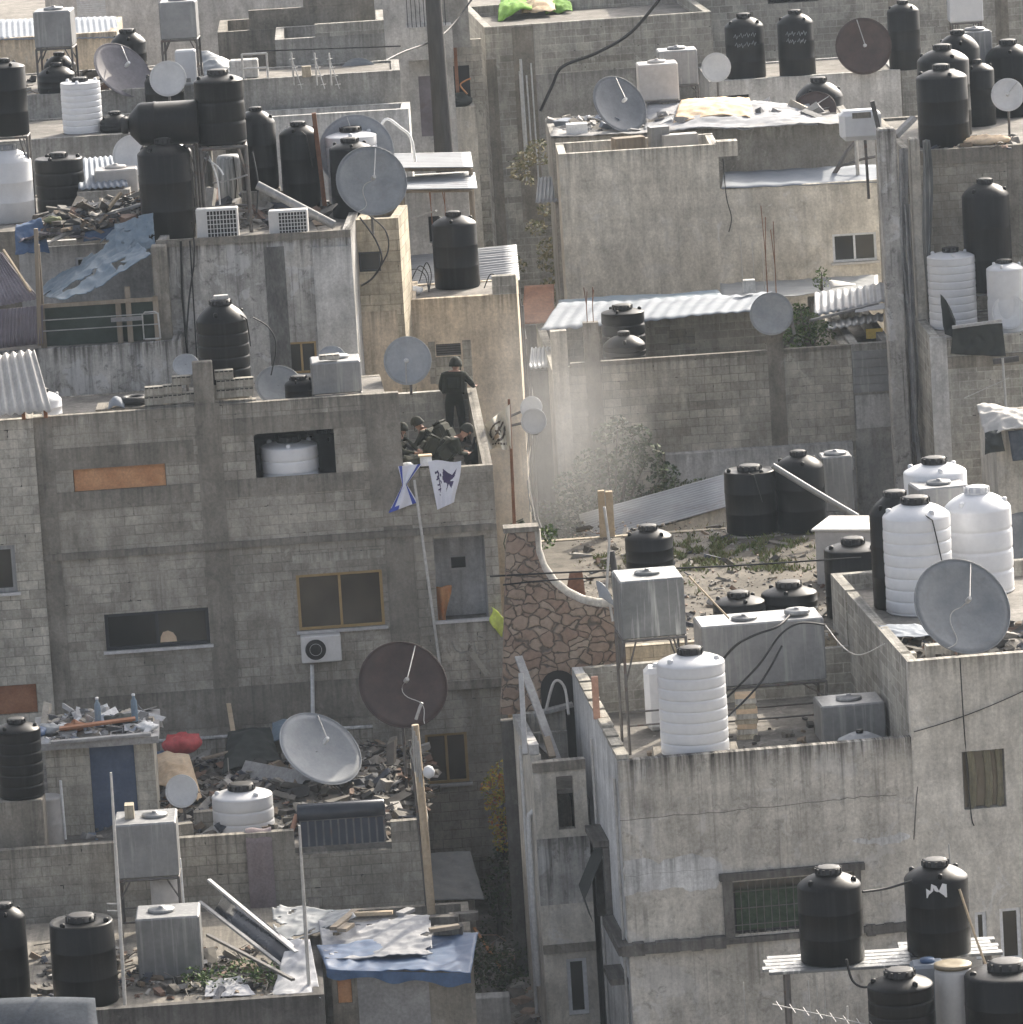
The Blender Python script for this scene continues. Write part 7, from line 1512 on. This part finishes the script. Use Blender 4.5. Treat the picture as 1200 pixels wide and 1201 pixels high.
# ---------------------------------------------------------------- soldiers, flags
def figure(name, label, joints, edges, radii, loc, rz, parts):
    """one continuous body grown over a skeleton of joints"""
    t = thing(name, label, 'person', loc, rz, 'soldiers on the terrace')
    names = list(joints); idx = {n: i for i, n in enumerate(names)}
    me = bpy.data.meshes.new('body'); me.from_pydata([joints[n] for n in names], [(idx[a], idx[b]) for a, b in edges], [])
    o = bpy.data.objects.new('body_skeleton', me); COL.objects.link(o)
    sk = o.modifiers.new('skin', 'SKIN'); sk.use_smooth_shade = True
    for n, i in idx.items():
        r = radii[n]; me.skin_vertices[0].data[i].radius = r if isinstance(r, tuple) else (r, r)
        me.skin_vertices[0].data[i].use_root = (n == 'pelvis')
    ss = o.modifiers.new('sub', 'SUBSURF'); ss.levels = 2; ss.render_levels = 2
    bpy.context.view_layer.update()
    dg = bpy.context.evaluated_depsgraph_get(); me2 = bpy.data.meshes.new_from_object(o.evaluated_get(dg)); bpy.data.objects.remove(o)
    me2.materials.clear(); me2.materials.append(M['olive']); me2.materials.append(M['skin']); me2.materials.append(M['boot'])
    J = {n: Vector(joints[n]) for n in names}
    for p in me2.polygons:
        c = p.center; nn = min(names, key=lambda n: (J[n]-c).length)
        p.material_index = 1 if nn in ('head','crown','neck','nose','hand_l','hand_r','fing_l','fing_r') or nn[:3] == 'fin' else (2 if nn in ('foot_l','foot_r','toe_l','toe_r') else 0)
        p.use_smooth = True
    b = bpy.data.objects.new('body', me2); COL.objects.link(b); b.parent = t
    H = J['head']; up = (J['crown']-J['neck']).normalized(); fw = (J['nose']-H); fw = (fw-up*fw.dot(up)).normalized(); sd = up.cross(fw)
    Mh = Matrix((sd, fw, up)).transposed().to_4x4(); Mh.translation = H
    # helmet with a rim lower at the back and ears, chin strap, eyes
    hm = MB(); hm.grid(lambda u,v: Mh @ Vector((.128*math.cos(u*6.2832)*math.cos(v*1.57), .150*math.sin(u*6.2832)*math.cos(v*1.57)-.012, .155*math.sin(v*1.57)+.015-(.055*(1-v)**2*(1 if math.sin(u*6.2832) < .35 else 0)))), 32, 10)
    ho = hm.build('helmet', M['helmet'], t, smooth=True); sm = ho.modifiers.new('t','SOLIDIFY'); sm.thickness = .016; sm.offset = 1
    MB().tube([Mh @ Vector((-.105,.02,.0)), Mh @ Vector((-.07,.075,-.12)), Mh @ Vector((0,.095,-.135)), Mh @ Vector((.07,.075,-.12)), Mh @ Vector((.105,.02,.0))], .009, 5).build('chin_strap', M['vest'], ho)
    ey = MB()
    for s in (-1,1): ey.lathe([(.004,-.006),(.014,0),(.004,.006)], 8, Mh @ Matrix.Translation((s*.036,.108,.0)))
    ey.build('eyes', M['dark'], b)
    mth = MB().box(-.028,.028,.105,.112,-.072,-.064, Mh); mth.build('mouth', M['rust'], b)
    for kind, args in parts:
        if kind == 'vest':     # padded carrier over the chest
            c = (J['chest']+J['belly'])/2; ax = (J['chest']-J['pelvis']).normalized(); f_ = Vector(args); f_ = (f_-ax*f_.dot(ax)).normalized(); s_ = ax.cross(f_)
            Mv = Matrix((s_, f_, ax)).transposed().to_4x4(); Mv.translation = c
            vb = MB().bbox(-.21,.21,-.175,-.09,-.2,.26,.05,Mv).bbox(-.21,.21,.09,.185,-.2,.24,.05,Mv).bbox(-.235,-.17,-.12,.12,-.2,.05,.03,Mv).bbox(.17,.235,-.12,.12,-.2,.05,.03,Mv)
            vo = vb.build('vest', M['vest'], t)
            pk = MB()
            for x in (-.13,0,.13): pk.bbox(x-.055,x+.055,.18,.235,-.17,.0,.015,Mv)
            pk.bbox(-.12,.12,-.235,-.17,-.1,.15,.03,Mv); pk.build('pouch', M['olive'], vo)
        if kind == 'pack':
            c, f_, sz = args; Mv = Matrix.Translation(c) @ Matrix.Rotation(f_, 4, 'X'); pb = MB(); pb.bbox(-.20*sz,.20*sz,-.13,.13,-.24*sz,.24*sz,.06,Mv); po = pb.build('backpack', M['vest'], t)
            MB().bbox(-.15*sz,.15*sz,-.19,-.125,-.18*sz,.06*sz,.03,Mv).bbox(-.17*sz,.17*sz,-.1,.1,.235*sz,.29*sz,.02,Mv).build('pocket', M['olive'], po)
        if kind == 'rifle':
            p0, p1 = Vector(args[0]), Vector(args[1]); q = (p1-p0).to_track_quat('X','Z').to_matrix().to_4x4(); q.translation = p0; L = (p1-p0).length
            MB().bbox(0,L*.3,-.02,.02,-.05,.03,.006,q).bbox(L*.28,L*.62,-.022,.022,-.03,.04,.006,q).tube([q @ Vector((L*.6,0,.01)), q @ Vector((L,0,.01))], .011, 6).bbox(L*.40,L*.45,-.015,.015,-.16,-.02,.005,q).bbox(L*.31,L*.35,-.015,.015,-.11,-.02,.005,q).build('rifle', M['rubber'], t)
    return t
def hands(J, E, Rr, side, w, d, out):      # palm and five curled fingers from a wrist
    d = Vector(d).normalized(); out = Vector(out).normalized(); w = Vector(w); nrm = d.cross(out)
    J['hand'+side] = w+d*.055; E.append(('wrist'+side,'hand'+side)); Rr['hand'+side] = (.038,.026)
    for i, (k, l) in enumerate(((-1.4,.062),(-.5,.072),(.45,.068),(1.35,.055))):
        a, b = 'fina%d%s' % (i, side), 'finb%d%s' % (i, side); J[a] = w+d*.10+out*.020*k; J[b] = J[a]+d*l*.8-nrm*.035; E += [('hand'+side,a),(a,b)]; Rr[a] = .0095; Rr[b] = .008
    a = 'thum'+side; J['fint'+side] = w+d*.07-out*.052; E.append(('hand'+side,'fint'+side)); Rr['fint'+side] = .010
def skel(J, hd=True):
    E = [('pelvis','belly'),('belly','chest'),('chest','neck'),('neck','head'),('head','crown'),('head','nose')]
    for s in ('_l','_r'): E += [('chest','sho'+s),('sho'+s,'elb'+s),('elb'+s,'wrist'+s),('pelvis','hip'+s),('hip'+s,'knee'+s),('knee'+s,'ankle'+s),('ankle'+s,'toe'+s)]
    Rr = dict(pelvis=(.15,.125), belly=(.15,.12), chest=(.175,.13), neck=.058, head=(.082,.10), crown=(.06,.075), nose=.022)
    for s in ('_l','_r'): Rr.update({'sho'+s:.085,'elb'+s:.058,'wrist'+s:.036,'hip'+s:.108,'knee'+s:.078,'ankle'+s:.055,'toe'+s:.045})
    return E, Rr
tf = L2.fr; zt0 = zfl
def at(px, py, b): a, z = tf.fa(px, py, b); return tf.w(a, b, z)
# standing soldier, seen from behind, leaning on the right parapet
p = at(535, 500, 4.6); p.z = zt0+.16; single(MB().box(p.x-.5, p.x+.42, p.y-.35, p.y+.3, zt0, p.z-.002), 'stone_step', M['beam'], 'low block under the feet of the standing soldier', 'step')
J = dict(pelvis=(0,0,.95), belly=(.01,.03,1.12), chest=(.03,.07,1.36), neck=(.06,.12,1.52), head=(.075,.15,1.635), crown=(.075,.15,1.74), nose=(.115,.245,1.615),
  sho_l=(-.18,.08,1.43), elb_l=(-.25,.10,1.16), wrist_l=(-.10,.26,1.05), sho_r=(.22,.08,1.42), elb_r=(.37,.10,1.20), wrist_r=(.40,.30,1.13),
  hip_l=(-.10,0,.90), knee_l=(-.11,.04,.50), ankle_l=(-.12,-.02,.09), toe_l=(-.13,.15,.04), hip_r=(.10,0,.90), knee_r=(.12,.06,.50), ankle_r=(.13,0,.09), toe_r=(.14,.17,.04))
E, Rr = skel(J); hands(J,E,Rr,'_l',J['wrist_l'],(.9,.3,-.1),(0,.3,1)); hands(J,E,Rr,'_r',J['wrist_r'],(.4,.9,-.1),(1,-.3,0))
figure('person', 'soldier in olive uniform and helmet standing and leaning on the parapet', J, E, Rr, p, tf.yaw, [('vest',(.2,1,0))]).scale = (1.12,1.1,1.05)
# kneeling soldier with a pack, facing left
def kneel(px, py, b, rz, label, lean=.35, parts=(), look=0.0, sitz=.0):
    p = at(px, py, b); p.z = zt0
    J = dict(pelvis=(0,-.12,.46), belly=(0,-.02,.60), chest=(0,.18*lean/.35,.80), neck=(0,.30*lean/.35,.96), head=(look*.2,.37*lean/.35,1.06), crown=(look*.2,.37*lean/.35,1.17), nose=(look,.37*lean/.35+.10,1.03),
      sho_l=(-.20,.20*lean/.35,.87), elb_l=(-.26,.36,.66), wrist_l=(-.12,.55,.62), sho_r=(.20,.20*lean/.35,.87), elb_r=(.26,.38,.64), wrist_r=(.12,.56,.60),
      hip_l=(-.10,-.10,.44), knee_l=(-.17,.30,.47), ankle_l=(-.18,.26,.08), toe_l=(-.18,.42,.04), hip_r=(.10,-.10,.44), knee_r=(.15,.22,.09), ankle_r=(.14,-.18,.09), toe_r=(.14,-.32,.04))
    E, Rr = skel(J); hands(J,E,Rr,'_l',J['wrist_l'],(.5,.8,-.2),(-.6,.3,.5)); hands(J,E,Rr,'_r',J['wrist_r'],(-.5,.8,-.2),(.6,.3,.5))
    return figure('person', label, J, E, Rr, p, rz, [('vest',(0,1,.3))]+list(parts))
kneel(514, 540, 2.0, tf.yaw+rad(62), 'soldier with a bulging pack crouching and facing left', .42, [('pack',((0,-.18,.86), rad(-25), 1.0))])
kneel(516, 546, .75, tf.yaw+rad(-78), 'soldier bending his head down at the front wall, right of the others', .6, [('pack',((0,-.16,.82), rad(-30), .8)), ('rifle',((-.1,.3,.45),(.1,.0,1.18)))], .02)
kneel(461, 540, 1.7, tf.yaw+rad(-120), 'soldier half hidden behind the pillar, facing right', .25, [('rifle',((-.15,.42,.6),(.2,.35,.85)))])
# gear on the front wall
q = at(500, 546, .08); t = thing('ration_box', 'open cream carton with tan lid standing on the terrace wall', 'carton', q, tf.yaw); MB().bbox(-.12,.12,-.08,.08,0,.20,.006).build('box', M['pvc'], t); MB().bbox(-.15,.13,-.1,.1,.201,.235,.006).build('lid', M['cloth_tan'], t)
bag(at(478, 548, .12)+Vector((0,0,-.02)), .13, 'small white plastic bag beside the cream carton', 'pvc', sz=.9)
bag(at(489, 541, .5)+Vector((0,0,-.2)), .3, 'olive duffel lump behind the cream carton', 'vest', 'duffel_bag', 'bag', 1.2, 1.1)
bag(at(558, 530, 2.2)+Vector((0,0,-.35)), .34, 'dark kit bag against the right parapet', 'cloth_dark', 'kit_bag', 'bag', .8, 1.5)
board(at(548, 545, 1.9)+Vector((0,0,-.25)), at(557, 512, 2.1), .05, .04, 'dark stick leaning against the right parapet', 'bark_pole', 'stick', 'stick')
# flags: cloth as strips of a flat design carried by a draping function
def flagcloth(name, label, drape, ink, field='flag_white', nu=60, nv=60, seq=None):
    t = thing(name, label, 'flag', drape(.5, .5))
    o_ = t.location.copy(); mats = [M[field]] + [m_ for m_, _ in ink]
    me = bpy.data.meshes.new('cloth'); vs, fs, mi = [], [], []
    for j in range(nv+1):
        for i in range(nu+1): vs.append(tuple(drape(i/nu, j/nv)-o_))
    for j in range(nv):
        for i in range(nu):
            u, v = (i+.5)/nu, (j+.5)/nv; k = 0
            for n, (_, fn) in enumerate(ink):
                if fn(u, v): k = n+1
            fs.append((j*(nu+1)+i, j*(nu+1)+i+1, (j+1)*(nu+1)+i+1, (j+1)*(nu+1)+i)); mi.append(k)
    me.from_pydata(vs, [], fs)
    for m_ in mats: me.materials.append(m_)
    for p_, k in zip(me.polygons, mi): p_.material_index = k; p_.use_smooth = True
    o = bpy.data.objects.new('cloth', me); COL.objects.link(o); o.parent = t
    return t
M['flag_white'] = surf('white_flag_cloth', (.66,.67,.74), (.74,.75,.80), rough=.9, contrast=.05)
M['flag_cream'] = surf('cream_flag_cloth', (.74,.69,.58), (.80,.76,.66), rough=.9, contrast=.08)
M['ink_blue'] = surf('flag_blue', (.045,.07,.34), (.06,.09,.40), rough=.9)
M['ink_navy'] = surf('flag_navy', (.04,.03,.09), (.06,.045,.12), rough=.9)
M['ink_brown'] = surf('flag_brown', (.10,.08,.06), (.14,.11,.09), rough=.9)
def seg(u, v, pts, w):
    for (a, b), (c, d) in zip(pts, pts[1:]):
        L = (c-a)**2+(d-b)**2; s_ = max(0, min(1, ((u-a)*(c-a)+(v-b)*(d-b))/L)) if L else 0
        if (u-a-s_*(c-a))**2+(v-b-s_*(d-b))**2 < w*w: return True
    return False
def inpoly(u, v, P_):
    c = False; j = len(P_)-1
    for i in range(len(P_)):
        if (P_[i][1] > v) != (P_[j][1] > v) and u < (P_[j][0]-P_[i][0])*(v-P_[i][1])/(P_[j][1]-P_[i][1])+P_[i][0]: c = not c
        j = i
    return c
FB = -.035
def pw(x, y, b=FB): a, z = tf.fa(x, y, b); return tf.w(a, b, z)
# right flag: hangs from the wall; corners in the photo TL(502,541) TR(541,540) BR(533,590) BL(513,598)
def dr1(u, v):
    T = Vector((502+39*u, 541.5-1.5*u-1.5*math.sin(u*6), 0)); Bm = Vector((513+21*u, 598-9*u, 0)); p = T.lerp(Bm, v)
    return pw(p.x+1.2*math.sin(v*5)*u, p.y, FB-.02-.03*math.sin(u*8+v*3)*v-.02*math.sin(u*17)*v)
bird = [(.42,.18),(.58,.26),(.72,.30),(.86,.17),(.80,.36),(.66,.44),(.80,.46),(.74,.62),(.62,.52),(.52,.70),(.56,.50),(.44,.48),(.38,.40)]
inkn = lambda u, v: inpoly(u, v, bird) or seg(u,v,[(.17,.26),(.25,.24),(.27,.33),(.22,.35)],.022) or seg(u,v,[(.19,.40),(.27,.38),(.27,.47)],.02) or seg(u,v,[(.32,.30),(.33,.33)],.022) or seg(u,v,[(.20,.52),(.29,.50),(.28,.56)],.018) or seg(u,v,[(.31,.44),(.34,.48)],.018) or seg(u,v,[(.22,.62),(.30,.60),(.27,.66)],.018) or seg(u,v,[(.24,.72),(.26,.74)],.012)
flagcloth('unit_flag', 'white flag with navy emblem hung over the terrace wall', dr1, [(M['ink_navy'], inkn)])
# left flag: white with two blue stripes, gathered in the middle
def dr2(u, v):
    if v < .42:
        k = v/.42; L = Vector((467,547)).lerp(Vector((472,569)), k); R2_ = Vector((495,544)).lerp(Vector((477,568)), k)
    else:
        k = (v-.42)/.58; L = Vector((472,569)).lerp(Vector((455.5,602)), k); R2_ = Vector((477,568)).lerp(Vector((490,589)), k)
    p = L.lerp(R2_, u); return pw(p.x, p.y, FB-.02-.05*math.sin(u*9+v*5)*(.4+.6*abs(v-.42))-.03)
star = lambda u, v: False
flagcloth('striped_flag', 'crumpled white flag with two blue stripes on the terrace wall', dr2, [(M['ink_blue'], lambda u, v: .04 < u < .17 or .82 < u < .95 or (v > .90 and u < .35))])
# cream flag on a rusty pole behind
Yf = tf.w(10.5,2.5,0).y
pb_, pt_ = uY(607, 700, Yf), uY(597, 468, Yf); t = thing('flag_pole', 'rusty pole of the cream flag beside the block house corner', 'pole', pb_); MB().tube([Vector((0,0,-4)), Vector((0,0,0)), pt_-pb_], [.05,.045,.03], 8).build('pole', M['rust'], t)
def dr3(u, v):      # u from the pole outwards
    T = Vector((598,474)).lerp(Vector((566,500)), u); Bm = Vector((600,526)).lerp(Vector((573,527)), u); p = T.lerp(Bm, v)
    return uY(p.x, p.y+1.5*math.sin(u*7)*v, Yf-.04-.34*math.sin(u*12+v*3)*(u**.7))
ring = lambda u, v: abs(math.hypot((u-.52)*1.0, (v-.48)*1.1)-.28) < .035
flagcloth('unit_flag', 'cream flag with dark sword emblem on a rusty pole', dr3, [(M['ink_brown'], lambda u, v: (ring(u, v) and (u-v > .12 or u-v < -.16)) or seg(u,v,[(.74,.70),(.28,.30)],.03) or seg(u,v,[(.60,.44),(.44,.58)],.028) or seg(u,v,[(.24,.62),(.40,.74),(.62,.80)],.018) or seg(u,v,[(.62,.60),(.45,.36),(.40,.52)],.02) or (v > .82 and .2 < u < .8 and abs(math.sin(u*26)) > .45 and v < .88)), (M['cloth_tan'], lambda u, v: inpoly(u,v,[(.5,.55),(.7,.6),(.66,.72),(.45,.66)]))], 'flag_cream', 50, 50)
p0, p1 = tf.w(*(lambda q: (q[0],-.12,q[1]))(tf.fa(486,563,-.12))), tf.w(*(lambda q: (q[0],-.25,q[1]))(tf.fa(517,787,-.25)))
t = thing('white_pole', 'long white pole slanting down the house front below the flags', 'pole', p1); MB().tube([Vector((0,0,0)), p0-p1], .030, 10).build('pole', M['palepole'], t)
MB().tube([(p0-p1)*.12, (p0-p1)*.12+Vector((0,.25,0))], .02, 6).tube([(p0-p1)*.8, (p0-p1)*.8+Vector((0,.16,0))], .02, 6).build('clamp', M['steel'], t)
# ---------------------------------------------------------------- sky, sun, air
EL, AZ = rad(31), rad(60)            # height of the sun; angle of its bearing from +x towards +y
sd = Vector((math.cos(EL)*math.cos(AZ), math.cos(EL)*math.sin(AZ), math.sin(EL)))
sl = bpy.data.lights.new('sun', 'SUN'); sl.energy = 2.3; sl.angle = rad(.5); sl.color = (1, .90, .75)
so = bpy.data.objects.new('sun', sl); COL.objects.link(so); so.rotation_euler = (-sd).to_track_quat('-Z', 'Y').to_euler(); so.location = (0, 0, 80)
w = bpy.data.worlds.new('World'); SC.world = w; w.use_nodes = True; wn = w.node_tree
sky = wn.nodes.new('ShaderNodeTexSky'); sky.sky_type = 'NISHITA'; sky.sun_disc = False; sky.sun_elevation = EL; sky.sun_rotation = math.pi/2-AZ
sky.air_density = .6; sky.dust_density = 8.0; sky.ozone_density = .2; sky.altitude = 500
hs = wn.nodes.new('ShaderNodeHueSaturation'); hs.inputs['Saturation'].default_value = .45; wn.links.new(sky.outputs[0], hs.inputs['Color']); wn.links.new(hs.outputs[0], wn.nodes['Background'].inputs[0]); wn.nodes['Background'].inputs[1].default_value = .12
HAZE = 0.00016
if HAZE:
    hz = MB().box(-60, 60, -140, 90, GZ-1.5, 60).build('haze', bpy.data.materials.new('haze')); tag(hz, kind='stuff')
    hm = hz.data.materials[0]; hm.use_nodes = True; nt = hm.node_tree
    for n in list(nt.nodes):
        if n.type != 'OUTPUT_MATERIAL': nt.nodes.remove(n)
    pv = nt.nodes.new('ShaderNodeVolumePrincipled'); pv.inputs['Density'].default_value = HAZE; pv.inputs['Color'].default_value = (.75,.87,1,1); pv.inputs['Anisotropy'].default_value = .3
    nt.links.new(pv.outputs[0], nt.nodes['Material Output'].inputs['Volume'])
# thin smoke hanging in the gap between the houses
smc = uY(655, 520, 9.5)
smo = MB().lathe([(.3,-3.2),(1.6,-2.6),(2.3,-1.2),(2.6,0.3),(2.2,2.0),(1.5,3.2),(.3,3.9)], 20).build('smoke', bpy.data.materials.new('smoke')); smo.location = smc; tag(smo, kind='stuff')
sm_ = smo.data.materials[0]; sm_.use_nodes = True; nt = sm_.node_tree
for n in list(nt.nodes):
    if n.type != 'OUTPUT_MATERIAL': nt.nodes.remove(n)
pv = nt.nodes.new('ShaderNodeVolumePrincipled'); pv.inputs['Color'].default_value = (.95,.95,.95,1); pv.inputs['Anisotropy'].default_value = .2
tc = nt.nodes.new('ShaderNodeTexCoord'); ln = nt.nodes.new('ShaderNodeVectorMath'); ln.operation = 'LENGTH'; mp = nt.nodes.new('ShaderNodeMapping'); mp.inputs['Scale'].default_value = (1/2.5,1/2.5,1/3.7)
nt.links.new(tc.outputs['Object'], mp.inputs[0]); nt.links.new(mp.outputs[0], ln.inputs[0])
mr = nt.nodes.new('ShaderNodeMapRange'); mr.inputs['From Min'].default_value = 1; mr.inputs['From Max'].default_value = .1; mr.inputs['To Min'].default_value = 0; mr.inputs['To Max'].default_value = .26
nt.links.new(ln.outputs['Value'], mr.inputs[0]); nz = nt.nodes.new('ShaderNodeTexNoise'); nz.inputs['Scale'].default_value = .7; nt.links.new(tc.outputs['Object'], nz.inputs['Vector'])
mu = nt.nodes.new('ShaderNodeMath'); mu.operation = 'MULTIPLY'; nt.links.new(mr.outputs[0], mu.inputs[0]); nt.links.new(nz.outputs['Fac'], mu.inputs[1]); nt.links.new(mu.outputs[0], pv.inputs['Density'])
nt.links.new(pv.outputs[0], nt.nodes['Material Output'].inputs['Volume'])
SC.cycles.volume_step_rate = 4
SC.view_settings.view_transform = 'Standard'; SC.view_settings.look = 'None'; SC.view_settings.exposure = 1.46; SC.view_settings.gamma = 1
SC.render.film_transparent = False
SC.cycles.max_bounces = 6; SC.cycles.use_denoising = True
